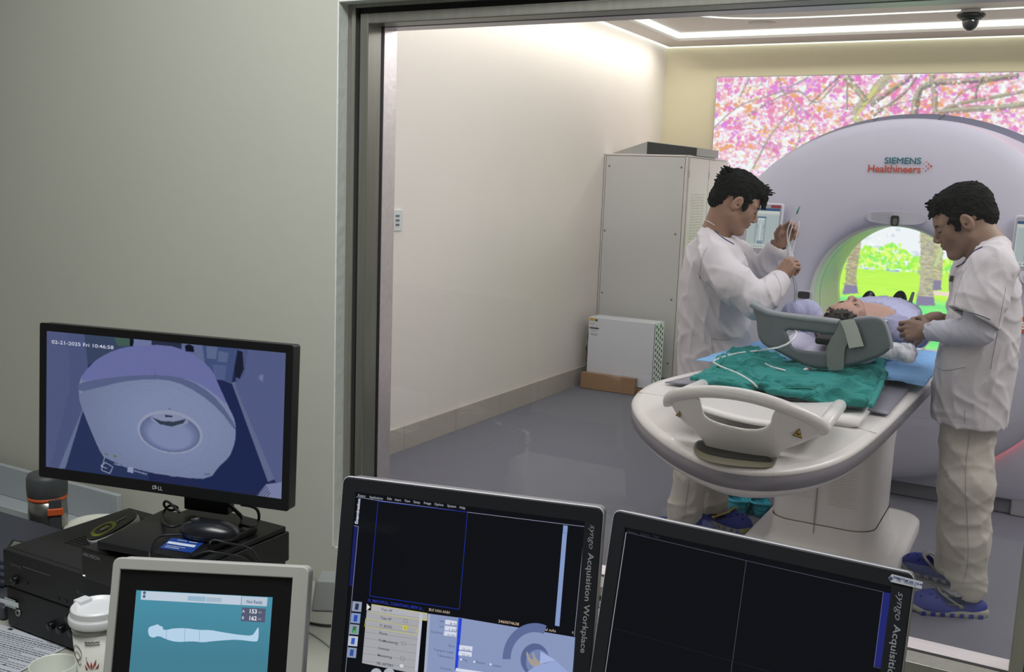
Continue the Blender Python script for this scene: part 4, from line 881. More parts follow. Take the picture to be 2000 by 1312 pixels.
# folded green cloth: closed volume with a rolled edge and long folds
gp = [(1352, 735), (1392, 718), (1402, 698), (1420, 684), (1452, 676), (1484, 678), (1530, 696), (1575, 712), (1612, 722), (1660, 712), (1690, 700), (1716, 700), (1730, 716), (1722, 734), (1716, 752), (1703, 791), (1660, 786), (1620, 782), (1570, 774), (1530, 764), (1500, 760), (1480, 752), (1455, 762), (1430, 756), (1400, 748), (1368, 747)]
GZ = .905; gw = chaikin([at(*p, z=GZ)[:2] for p in gp], 2)
fg = folds(4, .030, (.12, .40), [(0.25, 1, 0), (.4, 1, 0), (-.6, 1, 0)], 5)
L2 = [chaikin([at(*p, z=GZ)[:2] for p in q], 1) for q in ([(1462, 724), (1520, 716), (1600, 722), (1700, 722), (1722, 745), (1706, 796), (1620, 776), (1540, 757), (1480, 742)], [(1345, 738), (1395, 722), (1440, 730), (1478, 748), (1440, 764), (1370, 752)], [(1560, 742), (1640, 750), (1710, 756), (1706, 800), (1600, 776)], [(1640, 722), (1660, 708), (1720, 696), (1738, 716), (1700, 730)])]
def cloth_fn(P):
    d2 = polyd(gw, P[..., :2]); e = np.clip(-d2 / .018, 0, 1); P2 = P.copy(); P2[..., 2] = 0
    wob = .006 * np.sin(P[..., 0] * 31 + P[..., 1] * 9) ; h = .900 + .012 * np.sqrt(e * (2 - e)) + sum(k_ * np.clip((-polyd(q_, P[..., :2]) + wob) / .012, 0, 1) ** .5 for q_, k_ in zip(L2, (.012, .010, .009, .014))) + fg(P2) * (.35 + .65 * e)
    return np.maximum(np.maximum(d2, P[..., 2] - h), .892 - P[..., 2])
Sg = SDF(); Sg.custom(cloth_fn, (gw[:, 0].min(), gw[:, 1].min(), .885), (gw[:, 0].max(), gw[:, 1].max(), 1.01))
for q_, r_ in (([(1500, 762), (1550, 771), (1592, 769), (1602, 760), (1585, 756), (1540, 754)], .011), ([(1352, 739), (1380, 730), (1400, 712), (1404, 697)], .010), ([(1368, 748), (1400, 744), (1440, 752), (1476, 750)], .010), ([(1640, 722), (1672, 708), (1708, 700), (1726, 708)], .012), ([(1660, 726), (1700, 716), (1730, 726), (1722, 742)], .012), ([(1700, 792), (1712, 770), (1722, 746)], .010), ([(1410, 720), (1450, 742), (1500, 752)], .008)):
    P_ = [at(*p, z=.915) for p in chaikin(q_, 1, False)]; Sg.chain(P_, [r_] * len(P_), .010)
m_green = mat('cloth_green', '268480', .9, var=.10, scale=30, bump=.4, bscale=160)
gc_ = sdf_obj('green_cloth', [Sg.mesh(.004)], m_green, relax=2); tag(gc_, 'crumpled folded green surgical cloth on the grey table mat', 'cloth')
bvc = bvh_of(gc_)
for P_ in ([(1392, 722), (1412, 704), (1420, 690)], [(1398, 726), (1418, 708), (1426, 692)], [(1500, 762), (1545, 757), (1585, 757), (1600, 768), (1585, 778), (1560, 776)], [(1436, 722), (1452, 706), (1470, 694)], [(1660, 716), (1690, 704), (1712, 706)], [(1622, 722), (1655, 722), (1700, 712)], [(1402, 738), (1430, 742), (1470, 752)]):
    seam('hem', bvc, P_, .0022, mat('cloth_green_hem', '2c8f82', .9), gc_)
# head and arm holder: wide moulded grey cradle leaning away, with a long opening and a strap
m_hold = mat('holder_grey', '565f64', .5, var=.03, scale=8); m_hrim = mat('holder_rim', '858d93', .45, var=.02); m_fab = mat('strap_fabric', '6d7774', .85, bump=.08, bscale=200, var=.06)
hd = thing('head_holder', 'wide grey moulded head and arm rest standing on the table behind the green cloth', 'head rest', (-.80, 4.0, .92))
def hY(px, py): u = (px - 1600) / 130; return 3.93 - .06 * np.abs(u) ** 2.2 + (690 - py) * .0004 + .06 * np.maximum(0, (1510 - px) / 40)
c6 = lambda P_: [(1440 + a / 4.762, 560 + b / 4.762) for a, b in P_]
outer = c6([(135, 165), (160, 158), (330, 240), (600, 275), (940, 318), (1080, 292), (1200, 278), (1300, 278), (1365, 305), (1400, 390), (1437, 530), (1430, 578), (1340, 645), (1180, 700), (1000, 745), (840, 770), (650, 745), (480, 660), (350, 590), (250, 545), (205, 490), (185, 420), (178, 300), (150, 232)])
hole = c6([(445, 400), (560, 405), (720, 425), (800, 442), (880, 445), (912, 450), (880, 485), (845, 530), (826, 575), (822, 608), (700, 598), (560, 582), (520, 565), (498, 520), (470, 450)])
bent(chaikin(outer, 1), [chaikin(hole, 1)], hY, .036, 'shell', m_hold, hd, .004, .012)
rim = [at(a, b, y=hY(a, b) + .012) for a, b in chaikin(c6([(138, 162), (230, 210), (330, 256), (600, 290), (800, 312), (945, 332)]), 2, False)]
MB().tube(rim, .018, 10, squash=.8).build('padded_edge', m_hrim, hd)
rim = [at(a, b, y=hY(a, b) + .012) for a, b in chaikin(c6([(1090, 304), (1200, 288), (1300, 290), (1362, 318), (1398, 400), (1432, 530), (1426, 574)]), 2, False)]
MB().tube(rim, .008, 8).build('padded_edge', m_hrim, hd)
st = c6([(945, 345), (990, 320), (1085, 308), (1105, 420), (1040, 500), (1000, 575), (992, 640), (990, 740), (985, 765), (900, 778), (838, 772), (828, 640), (838, 560), (870, 480), (915, 420), (935, 380)])
sheet([dens(chaikin(st, 1), 6)], lambda a, b: hY(a, b) - .012, .008, 'strap', m_fab, hd, bevel=.002)
vs = c6([(958, 322), (1000, 312), (1085, 305), (1120, 380), (1150, 470), (1176, 552), (1040, 572), (1025, 520), (1000, 420)])
sheet([dens(vs, 6)], lambda a, b: hY(a, b) - .018, .004, 'hook_tape', mat('tape_pale', 'a3aaa3', .8, bump=.08, bscale=300), hd, bevel=.001)
# lavender head cushion and the black head pad behind the holder
cu_ = SDF(); cu_.ell((-.80, 4.24, .955), (.17, .18, .045), None, .02).ell((-.93, 4.20, .975), (.05, .15, .05), None, .03).ell((-.67, 4.20, .975), (.05, .15, .05), None, .03); cu_.ell((-.80, 4.20, 1.03), (.075, .2, .045), None, .02, '-')
tag(sdf_obj('head_cushion', [cu_.mesh(.006)], mat('cushion_lavender', 'b6b4cc', .6, var=.03)), 'pale lavender moulded cushion seen through the opening of the grey holder', 'cushion')
tag(MB().b2((-.835, 4.06, 1.005), (-.70, 4.30, 1.035)).build('head_pad', mat('pad_black', '1c1d21', .7), bevel=.01), 'small black foam pad under the lying patient\'s head', 'pad')
pb = SDF(); pc = at(1752, 683, y=4.05); pb.cone(pc + np.array([-.06, -.03, -.005]), pc + np.array([.03, .05, -.015]), .03, .04, .02).cone(pc + np.array([.0, 0, 0]), pc + np.array([.045, -.01, -.02]), .025, .028, .02)
tag(sdf_obj('plastic_bag', [pb.mesh(.004, folds(9, .006, (.03, .08)))], mat('plastic_white', 'dfe3ee', .3, coat=.4)), 'small crumpled white plastic bag at the right end of the grey head holder', 'plastic bag')
# white infusion line lying over the cloth
def tube_px(name, P, r_, m, label=None, cat=None, parent=None, group=None, n=3):
    q = chaikin([at(a, b, y=y_) if y_ > 1.2 else at(a, b, z=y_) for a, b, y_ in P], n, False); o = MB().tube(q, r_, 7).build(name, m, parent)
    if cat: tag(o, label, cat, group)
    return o
m_line = mat('line_white', 'dadde0', .3, coat=.3)
def lay(P, lift, zf=.90):
    out = []
    for a, b in chaikin(P, 3, False): h = surf(bvc, a, b, lift); out.append(h if h is not None else at(a, b, y=3.84))
    out = np.array(out)
    for _ in range(3): out[1:-1] = (out[:-2] + out[1:-1] * 2 + out[2:]) / 4
    return out
iv_ = np.concatenate([chaikin([A(1540, 646, 4.03), A(1557, 645, 3.93), A(1554, 660, 3.86), A(1536, 673, 3.84)], 3, False), lay([(1520, 679), (1490, 684), (1450, 688), (1420, 694), (1396, 703), (1392, 708), (1412, 718), (1440, 728), (1464, 742), (1480, 756), (1490, 772)], .007)])
tag(MB().tube(iv_, .0042, 7).build('infusion_line', m_line), 'long white infusion line curling over the green cloth from the holder', 'tube')
tag(MB().tube(lay([(1494, 710), (1508, 717), (1520, 720), (1534, 724)], .006), .0040, 7).build('tubing_piece', m_line), 'short white end of tubing showing in a fold of the green cloth', 'tube')
sc_ = lay([(1570, 722), (1578, 719), (1588, 722)], .010); tag(MB().tube([sc_[0], sc_[len(sc_) // 2], sc_[-1]], [.004, .009, .004], 8).build('line_clamp', m_line), 'tiny white clamp on the green cloth below the strap', 'clamp')
# ---------------------------------------------------------------- clogs
def clog(M, name, parent, side, cu='1c2a8a', cs='9b9c98', cstrap='8d8f8c', strap_up=False, L_=.285):
    """foam clog; M maps local (x = toe direction, y = left, z = up, origin under the middle of the sole) to world"""
    M = np.array(M, float); T = lambda p: (np.asarray(p, float) @ M[:3, :3].T) + M[:3, 3]; s_ = side; S = SDF()
    S.ell((.055, s_ * .004, .034), (.094, .053, .056), None, .02).ell((-.07, 0, .035), (.075, .042, .038), None, .03).ell((.01, 0, .022), (.13, .045, .026), None, .02)
    S.ell((-.040, 0, .082), (.088, .036, .062), None, .008, '-').ell((.01, 0, .050), (.070, .038, .030), None, .01, '-')
    S.half((0, 0, .016), (0, 0, -1), (-.2, -.1, -.1), (.2, .1, .02), .002)
    for hx, hy_ in ((.075, .02), (.075, -.02), (.095, 0), (.055, 0), (.055, .035), (.055, -.035), (.112, .02), (.112, -.02), (.035, .02), (.035, -.02)): S.cone((hx, hy_ + s_ * .004, .05), (hx + .01, hy_ * 1.2, .12), .0048, .0048, .001, '-')
    V, F = S.mesh(.0034); up_ = sdf_obj(name, [(T(V), F)], mat('clog_' + cu, cu, .6, var=.03), parent)
    n = 40; P = [(.148 * math.copysign(abs(math.cos(a)) ** .75, math.cos(a)), (.047 + .009 * math.cos(a)) * math.copysign(abs(math.sin(a)) ** .75, math.sin(a)) + s_ * .006 * math.cos(a)) for a in np.linspace(0, 2 * math.pi, n, False)]
    so = MB(); rows = [(1.0, .0), (1.02, .006), (1.02, .022), (.97, .028)]; V = []
    for k, z_ in rows: V += [(a * k, b * k, z_ + (.012 * max(0, (a - .09) / .06) ** 2)) for a, b in P]
    so.add(T(V), [(k * n + i, k * n + (i + 1) % n, (k + 1) * n + (i + 1) % n, (k + 1) * n + i) for k in range(3) for i in range(n)] + [tuple(range(n))[::-1], tuple(3 * n + i for i in range(n))], None, 0, True)
    nt_ = so
    for k in range(-3, 4):
        for sd in (-1, 1):
            xx = k * .036; yy = sd * (.0478 + .009 * xx / .15 + .0012) + s_ * .006 * xx / .15; V = np.array([(xx + a, yy + b, c_) for a, b, c_ in ((-.008, -.003, .001), (.008, -.003, .001), (.008, .003, .001), (-.008, .003, .001), (-.008, -.003, .016), (.008, -.003, .016), (.008, .003, .016), (-.008, .003, .016))])
            nt_.add(T(V), [(0, 3, 2, 1), (4, 5, 6, 7), (0, 1, 5, 4), (1, 2, 6, 5), (2, 3, 7, 6), (3, 0, 4, 7)], None, 1)
    so.build('sole', [mat('sole_' + cs, cs, .7, var=.05), mat('clog_' + cu, cu)], up_)
    sp_ = MB(); zt = .094 if strap_up else .062; xt = .060 if strap_up else -.118
    P = [(-.03, .046, .045), (-.03 + (xt + .03) * .55, .047, .045 + (zt - .045) * .6), (xt - .01, .03, zt), (xt - .02, 0, zt + .004), (xt - .01, -.03, zt), (-.03 + (xt + .03) * .55, -.047, .045 + (zt - .045) * .6), (-.03, -.046, .045)]
    sp_.tube(T(chaikin(P, 2, False)), .0100, 8, squash=.4); sp_.build('heel_strap', mat('strap_' + cstrap, cstrap, .6), up_)
    for sd in (-1, 1): MB().tube(T([(-.03, sd * .044, .045), (-.03, sd * .052, .045)]), .0085, 12).build('rivet', mat('strap_' + cstrap, cstrap), up_)
    return up_
def clogM(toe, heel, z=0.0, pitch=0.0):
    toe, heel = np.array(toe, float), np.array(heel, float); f = nrm(toe - heel); f[2] = 0; f = nrm(f); M = np.eye(4); l = np.cross((0, 0, 1), f); u = np.array([0, 0, 1.])
    M[:3, 0] = f; M[:3, 1] = l; M[:3, 2] = u; M[:3, 3] = ((toe + heel) / 2 * np.array([1, 1, 0])) + np.array([0, 0, z]); return M
a_, b_ = at(1434, 1018, z=0), at(1422, 965, z=0.0)
o = clog(clogM(at(1422, 962, z=.0), at(1452, 1016, z=.0)), 'clog', None, 1, '2aa3b8', '2592a6', '2aa3b8'); tag(o, 'left one of the two empty teal foam clogs under the table', 'shoe', 'empty teal clogs')
o = clog(clogM(at(1470, 968, z=.0), at(1492, 1020, z=.0)), 'clog', None, -1, '2aa3b8', '2592a6', '2aa3b8'); tag(o, 'right one of the two empty teal foam clogs, half behind the table foot', 'shoe', 'empty teal clogs')
# ================================================================ PEOPLE
def skin(name, c): return mat(name, c, .5, var=.05, scale=40, bump=.06, bscale=400, sub=.12)
m_hair = mat('hair_black', '08090b', .7, var=.4, scale=120, bump=.6, bscale=220, spec=.14)
m_shirt = mat('uniform_white', 'c6c3c8', .85, var=.02, scale=30, bump=.18, bscale=320); m_trs = mat('uniform_trousers', 'bcb8b0', .85, var=.02, scale=30, bump=.18, bscale=300)
m_navy = mat('piping_navy', '232a5c', .7); m_seam = mat('seam_grey', 'a19e9c', .8)  # seam lines in a darker grey than the cloth
def trow(py, xl, xr, y0, b, yaw):
    c = A((xl + xr) / 2, py, y0); h = abs(A(xr, py, y0)[0] - A(xl, py, y0)[0]) / 2; th = yaw - math.atan2(-(c[0] - CAMP[0]), c[1]) ; s_, c_ = abs(math.sin(th)), abs(math.cos(th))
    return (c[2], c[0], c[1], math.sqrt(max(h * h - (b * s_) ** 2, .05 ** 2)) / c_, b)
def head_center(ear, y0, M, side, s):
    off = M @ (np.array([-.004, side * .08, 0]) * s); return A(ear[0], ear[1], y0 + off[1]) - off
def wrist_cuff(S, a, b, r_): S.cone(a, b, r_, r_, .002, '-')

# ---------------------------------------------------------------- left technician
YL = math.radians(27); mL = skin('skin_tan_left', '90705f'); y0 = 4.5
pL = thing('person', 'man in white long-sleeved uniform holding up clear tubing left of the scanner table', 'person', (-1.36, 4.47, 0))
MHL = rotm(math.radians(22), math.radians(27)); sL = 1.05; cL = head_center((1440, 396), 4.52, MHL, -1, sL)
neckL = A(1398, 462, 4.52)
HS, LL = head_sdf(cL, MHL, neckL, .058, sL)
HS.cone(neckL, neckL + np.array([-.02, 0, -.10]), .060, .085, .03); HS.chain([LL(-.045, .0, -.03), neckL + np.array([-.015, 0, -.0])], [.050, .058], .03)
shN, elN, wrN = A(1392, 512, 4.32), A(1476, 590, 4.25), A(1524, 547, 4.42); shF, elF, wrF = A(1440, 505, 4.70), A(1474, 572, 4.78), A(1521, 478, 4.68)
hN = SDF(); hand_prims(hN, wrN, (.42, .18, .86), (.35, .9, -.1), 1, [(1.1, 1.3, .8), (1.2, 1.4, .8), (1.25, 1.4, .8), (1.3, 1.4, .8)], (.25, .6), .02, 1.0, elN + (wrN - elN) * .55)
hF = SDF(); hand_prims(hF, wrF, (.52, .05, .85), (.45, -.85, -.25), -1, [(.75, .7, .3), (.85, .9, .4), (.95, 1.1, .6), (1.05, 1.2, .7)], (.35, .1), .05, 1.0, elF + (wrF - elF) * .6)
tk_ = SDF(); tk_.loft([(.85, *A(1392, 740, y0)[:2], .10, .15), (1.1, *A(1395, 600, y0)[:2], .10, .15), (1.3, *A(1400, 520, y0)[:2], .09, .15), (1.36, *A(1395, 490, y0)[:2], .06, .08)], YL, .03)
for s_, e_, w_ in ((shN, elN, wrN), (shF, elF, wrF)): tk_.chain([s_, e_, e_ + (w_ - e_) * .8], [.05, .042, .034], .03)
hipN, hipF = A(1368, 800, 4.40), A(1400, 800, 4.62); kN, kF = A(1352, 925, 4.38), A(1392, 925, 4.62); aN, aF = A(1332, 1030, 4.38), A(1392, 1012, 4.62)
for a_, b_, c_ in ((hipN, kN, aN), (hipF, kF, aF)): tk_.chain([a_, b_, b_ + (c_ - b_) * .8], [.085, .06, .045], .03)
sdf_obj('body', [HS.mesh(.0024), hN.mesh(.0024), hF.mesh(.0024), tk_.mesh(.010)], mL, pL)
# hair: thick swept top with a hanging fringe, faded sides
rg = np.random.RandomState(4); tf = []
for i in range(130):
    u = rg.uniform(-1, 1); w_ = rg.uniform(0, 1); x_ = -.085 + .175 * w_; z_ = .125 - .55 * (x_ + .0) ** 2 * 6 * .35 - .03 * u * u; tf.append(((x_ - .02, u * .055, z_ - .022), (x_ + rg.uniform(-.03, .05), u * .064, z_ + rg.uniform(-.006, .009) + .002), rg.uniform(.005, .009)))
for i in range(34): u = rg.uniform(-1, 1); tf.append(((.050, u * .050, .095), (.100 + rg.uniform(-.008, .010), u * .056, .066 + rg.uniform(-.02, .02)), rg.uniform(.008, .012)))
for i in range(16): u = rg.uniform(-.9, .3); tf.append(((.098, u * .045, .070), (.112 + rg.uniform(-.006, .006), u * .050, .030 + rg.uniform(-.014, .012)), rg.uniform(.006, .009)))
for i in range(40): u = rg.uniform(-1, 1); z_ = rg.uniform(.03, .11); tf.append(((-.095, u * .05, z_), (-.128 + rg.uniform(-.006, .010), u * .058, z_ + rg.uniform(-.012, .012)), rg.uniform(.005, .008)))
for i in range(24): u = rg.choice((-1, 1)); tf.append(((.02, u * .070, .05), (.045 + rg.uniform(-.02, .02), u * .074, .022 + rg.uniform(-.012, .012)), .006))
base = [(-.022, 0, .052, .104, .083, .088), (.030, 0, .092, .070, .062, .036), (-.075, 0, -.012, .046, .064, .056)]
cuts = [(.126, 0, -.035, .088, .12, .070, .006), (.040, 0, -.128, .115, .12, .088, .010), (.000, -.088, -.018, .026, .03, .034, .006), (.000, .088, -.018, .026, .03, .034, .006)]
post = [(.032, -.0705, .012, .013, .006, .034), (.032, .0705, .012, .013, .006, .034)]
hair_obj(cL, MHL, pL, m_hair, cuts, tf, base, sL, post=post)
face_extras(LL, MHL, pL, m_hair)
# shirt
rows = [(462, 1362, 1428), (480, 1346, 1446), (510, 1336, 1458), (550, 1330, 1462), (600, 1327, 1463), (650, 1325, 1463), (700, 1324, 1466), (760, 1324, 1468), (830, 1326, 1470)]
R_ = [trow(a, b, c, y0, w_, YL) for (a, b, c), w_ in zip(rows, (.09, .14, .17, .18, .18, .175, .18, .19, .20))]
SS = SDF(); SS.loft(R_, YL, .02)
SS.chain([A(1386, 456, 4.50), A(1384, 474, 4.46), shN + np.array([0, .02, .02])], [.046, .060, .075], .03); SS.chain([A(1410, 470, 4.55), shF + np.array([0, -.02, .02])], [.050, .072], .03)
SS.chain([shN, A(1436, 556, 4.26), elN + np.array([-.006, 0, .010])], [.084, .082, .078], .035); SS.chain([elN, A(1500, 572, 4.33)], [.074, .064], .03); SS.chain([A(1500, 572, 4.33), wrN + (elN - wrN) * .10], [.064, .054], .02)
SS.chain([shF, elF, A(1500, 520, 4.73), wrF + (elF - wrF) * .10], [.085, .078, .066, .056], .03)
SS.ell(neckL + np.array([.050, .015, .050]), (.085, .068, .055), rotm(YL, .7), .008, '-')
for e_, w_, r_ in ((elN, wrN, .038), (elF, wrF, .040)): d_ = nrm(w_ - e_); SS.cone(w_ - d_ * .05, w_ + d_ * .05, r_, r_, .003, '-')
fL1 = folds(21, .013, (.12, .28), [(1, .3, .35), (.9, -.1, .5)], 5); fL2 = folds(5, .0012, (.05, .09), None, 5)
so = sdf_obj('shirt', [SS.mesh(.0055, lambda P: (fL1(P) + fL2(P)) * np.clip((np.minimum(np.linalg.norm(P - wrN, axis=-1), np.linalg.norm(P - wrF, axis=-1)) - .05) / .08, .1, 1))], m_shirt, pL, relax=2); bv = bvh_of(so)
seam('collar_piping', bv, [(1394, 449), (1402, 457), (1414, 466), (1433, 477)], .0034, m_navy, so, label='navy collar piping')
seam('shoulder_seam', bv, [(1382, 482), (1372, 498), (1368, 520), (1366, 545)], .0009, m_seam, so)
seam('pocket_seam', bv, [(1388, 660), (1410, 665), (1444, 658)], .0011, m_seam, so); seam('pocket_seam', bv, [(1389, 660), (1392, 690), (1396, 715)], .0009, m_seam, so)
seam('cuff_seam', bv, [(1512, 532), (1520, 545), (1526, 562), (1524, 580)], .0010, m_seam, so)
ch = MB(); cc = [(1372, 428), (1381, 431), (1390, 436), (1396, 440)]; bvB = bvh_of(pL.children[0]) if pL.children[0].name.startswith('body') else None
H = [surf(bvB, *q, .002) for q in chaikin(cc, 2, False)]; H = [h for h in H if h is not None]
if len(H) > 2: ch.tube(H, .0022, 6); ch.build('neck_chain', mat('chain_silver', 'c9cccd', .25, .9), pL)
TR = SDF(); TR.chain([hipN, kN, A(1338, 990, 4.375), aN], [.100, .080, .076, .076], .03); TR.chain([hipF, kF, A(1392, 985, 4.62), aF], [.100, .080, .074, .070], .03); TR.ell((hipN + hipF) / 2 + np.array([0, 0, .05]), (.11, .15, .13), rotm(YL), .03)
TR.half((0, 0, .045), (0, 0, -1), (-2.2, 3.5, -.3), (-.5, 5.4, .05), .002)
to = sdf_obj('trousers', [TR.mesh(.006, folds(31, .010, (.12, .26), [(1, 0, .35), (.5, .3, -.8)], 5))], m_trs, pL, relax=2); bvt = bvh_of(to)
seam('side_seam', bvt, [(1346, 935), (1340, 980), (1334, 1020)], .0009, m_seam, to)
def shoe_at(toe, heel, **k):
    t_, h_ = at(*toe, z=0), at(*heel, z=0); f = nrm((t_ - h_) * np.array([1, 1, 0])); return t_, t_ - f * .285
a_, b_ = shoe_at((1464, 1042), (1400, 1022)); clog(clogM(a_, b_), 'clog', pL, 1, '1f2c86', '948c5c', 'b09a4c', strap_up=True)
a_ = aN * np.array([1, 1, 0]) + np.array([.14, .05, 0]); clog(clogM(a_, a_ - nrm(np.array([.9, .35, 0])) * .285), 'clog', pL, -1, '1f2c86', '948c5c', 'b09a4c', strap_up=True)
# clear infusion set in his hands
m_clear = mat('tube_clear', 'c4c8cc', .2, coat=.5, alpha=.8); iv = thing('infusion_set', 'clear looped tubing with a green clip held up in his hands', 'tubing', tuple(A(1545, 600, 4.5)))
def tpx(name, P, r_, m): return MB().tube(chaikin([A(*p) for p in P], 3, False), r_, 6).build(name, m, iv)
tpx('tube', [(1548, 425, 4.56), (1542, 438, 4.55), (1537, 452, 4.545), (1538, 470, 4.54), (1543, 500, 4.50), (1545, 530, 4.45)], .0024, m_clear); tpx('tube', [(1551, 430, 4.55), (1546, 446, 4.54), (1541, 462, 4.53), (1541, 480, 4.52)], .0024, m_clear); tpx('tube', [(1561, 432, 4.56), (1560, 446, 4.55), (1555, 465, 4.54), (1549, 484, 4.53), (1546, 505, 4.48)], .0024, m_clear)
tpx('tube', [(1549, 538, 4.43), (1553, 548, 4.44), (1557, 560, 4.46), (1556, 580, 4.48), (1550, 600, 4.5), (1543, 612, 4.5)], .0022, m_clear); tpx('tube', [(1548, 540, 4.43), (1551, 556, 4.45), (1554, 575, 4.48), (1548, 596, 4.5), (1538, 612, 4.5)], .0022, m_clear); tpx('tube', [(1519, 583, 4.36), (1516, 594, 4.4), (1511, 610, 4.4)], .003, m_clear)
MB().tube([A(1556, 418, 4.555), A(1558, 412, 4.555), A(1562, 403, 4.555)], [.006, .0075, .006], 8, squash=.5).build('green_clip', mat('clip_green', '2c7a5a', .4), iv)
bgs = SDF(); bgs.cone(A(1541, 482, 4.53), A(1545, 505, 4.49), .012, .014, .005); bgs.mesh
sdf_obj('drip_pouch', [bgs.mesh(.002, folds(3, .004, (.015, .04)))], mat('pouch_clear', 'b9bcc2', .2, coat=.6, alpha=.6), iv)

# ---------------------------------------------------------------- right technician
YR = math.radians(193); mR = skin('skin_tan_right', '84695a'); y1 = 4.2
pR = thing('person', 'man in short-sleeved white uniform bending over the patient at the right of the table', 'person', (-.24, 4.16, 0))
MHR = rotm(math.radians(192), math.radians(27)); sR = 1.05; cR = head_center((1889, 433), 4.22, MHR, 1, sR)
neckR = A(1930, 488, 4.22)
HS, LR = head_sdf(cR, MHR, neckR, .062, sR)
HS.cone(neckR, neckR + np.array([.01, 0, -.10]), .064, .085, .03); HS.chain([LR(-.045, 0, -.035), neckR], [.052, .062], .03)
shN, elN, wrN = A(1935, 530, 4.03), A(1912, 645, 3.98), A(1817, 646, 4.12); shF, elF, wrF = A(1905, 525, 4.42), A(1885, 640, 4.46), A(1822, 622, 4.36)
hN = SDF(); hand_prims(hN, wrN, (-.93, .28, -.10), (.15, .9, -.35), -1, [(.45, .7, .5), (.55, .85, .5), (.7, .95, .6), (.8, 1.0, .6)], (.3, .3), .05, 1.03, elN + (wrN - elN) * .6)
hF = SDF(); hand_prims(hF, wrF, (-.86, .02, -.32), (-.25, .35, -.9), 1, [(.5, .8, .5), (.5, .9, .5), (.6, .9, .5), (.6, .9, .6)], (.3, .3), .05, 1.03, elF)
tk_ = SDF(); tk_.loft([(.85, *A(1890, 780, y1)[:2], .11, .15), (1.1, *A(1915, 640, y1)[:2], .11, .15), (1.28, *A(1928, 540, y1)[:2], .10, .15), (1.36, *A(1930, 505, y1)[:2], .06, .08)], YR, .03)
for s_, e_, w_ in ((shN, elN, wrN), (shF, elF, wrF)): tk_.chain([s_, e_, e_ + (w_ - e_) * .8], [.05, .042, .032], .03)
hipN, hipF = A(1892, 805, 4.17), A(1886, 805, 4.32); kN, kF = A(1890, 950, 4.10), A(1876, 950, 4.36); aN, aF = A(1886, 1140, 4.12), A(1858, 1100, 4.40)
for a_, b_, c_ in ((hipN, kN, aN), (hipF, kF, aF)): tk_.chain([a_, b_, b_ + (c_ - b_) * .8], [.085, .06, .045], .03)
sdf_obj('body', [HS.mesh(.0024), hN.mesh(.0024), hF.mesh(.0024), tk_.mesh(.010)], mR, pR)
rg = np.random.RandomState(9); tf = []
for i in range(150):
    u = rg.uniform(-1, 1); x_ = rg.uniform(-.085, .075); z_ = .128 - 2.1 * x_ ** 2 - .03 * u * u; tf.append(((x_ - .015, u * .055, z_ - .024), (x_ + rg.uniform(-.03, .04), u * .062, z_ + rg.uniform(-.008, .006)), rg.uniform(.005, .009)))
for i in range(30): u = rg.uniform(-1, 1); tf.append(((.055, u * .048, .090), (.094 + rg.uniform(-.006, .008), u * .054, .064 + rg.uniform(-.012, .01)), rg.uniform(.007, .010)))
for i in range(26): u = rg.choice((-1, 1)); tf.append(((.01, u * .071, .05), (.040 + rg.uniform(-.03, .02), u * .075, .022 + rg.uniform(-.01, .012)), .006))
base = [(-.022, 0, .050, .103, .083, .089), (.026, 0, .090, .066, .060, .034), (-.075, 0, -.004, .046, .064, .054)]
cuts = [(.128, 0, -.030, .086, .12, .076, .006), (.040, 0, -.128, .115, .12, .088, .010), (.000, -.088, -.018, .026, .03, .034, .006), (.000, .088, -.018, .026, .03, .034, .006)]
hair_obj(cR, MHR, pR, m_hair, cuts, tf, base, sR, post=[(.030, -.0715, .012, .014, .005, .036), (.030, .0715, .012, .014, .005, .036)])
face_extras(LR, MHR, pR, m_hair)
rows = [(482, 1912, 1962), (500, 1892, 1976), (525, 1874, 1987), (560, 1860, 1994), (600, 1850, 1996), (650, 1838, 1994), (700, 1828, 1988), (760, 1818, 1978), (830, 1814, 1968)]
R_ = [trow(a, b, c, y1, w_, YR) for (a, b, c), w_ in zip(rows, (.09, .14, .17, .18, .18, .175, .18, .185, .19))]
SS = SDF(); SS.loft(R_, YR, .02)
SS.chain([A(1944, 484, 4.18), shN + np.array([0, .02, .015])], [.05, .078], .03); SS.chain([A(1935, 490, 4.28), shF + np.array([0, -.02, .015])], [.05, .076], .03)
sle = A(1900, 622, 3.98); SS.chain([shF, A(1890, 600, 4.46)], [.085, .082], .03); SS.cone(shN, A(1922, 560, 4.02), .088, .084, .03)
SV = SDF(); SV.chain([shN, A(1916, 585, 3.99), sle, sle + (0, 0, -.06)], [.088, .086, .088, .088], .03); d_ = nrm(sle - shN + np.array([-.03, 0, 0])); SV.half(sle, d_, sle - .3, sle + .3, .002); SV.cone(sle - d_ * .05, sle + d_ * .1, .076, .080, .003, '-')
SS.half((0, 0, A(1890, 822, y1)[2]), (0, 0, -1), (-1.2, 3.5, 0), (.5, 4.9, A(1890, 822, y1)[2]), .004)
SS.ell(neckR + np.array([-.045, -.01, .045]), (.082, .070, .055), rotm(YR, .5), .008, '-')
fR1 = folds(41, .012, (.12, .30), [(1, .2, .35), (.9, .2, -.25)], 5); fR2 = folds(6, .0012, (.05, .09), None, 5)
so = sdf_obj('shirt', [SS.mesh(.0055, lambda P: fR1(P) + fR2(P)), SV.mesh(.0045, lambda P: fR1(P) * .6)], m_shirt, pR, relax=2); bv = bvh_of(so)
seam('collar_piping', bv, [(1919, 482), (1904, 489), (1893, 500), (1884, 513), (1868, 521)], .0028, m_navy, so, label='navy collar piping')
seam('sleeve_piping', bv, [(1864, 606), (1885, 608), (1910, 614), (1934, 624)], .0013, m_navy, so)
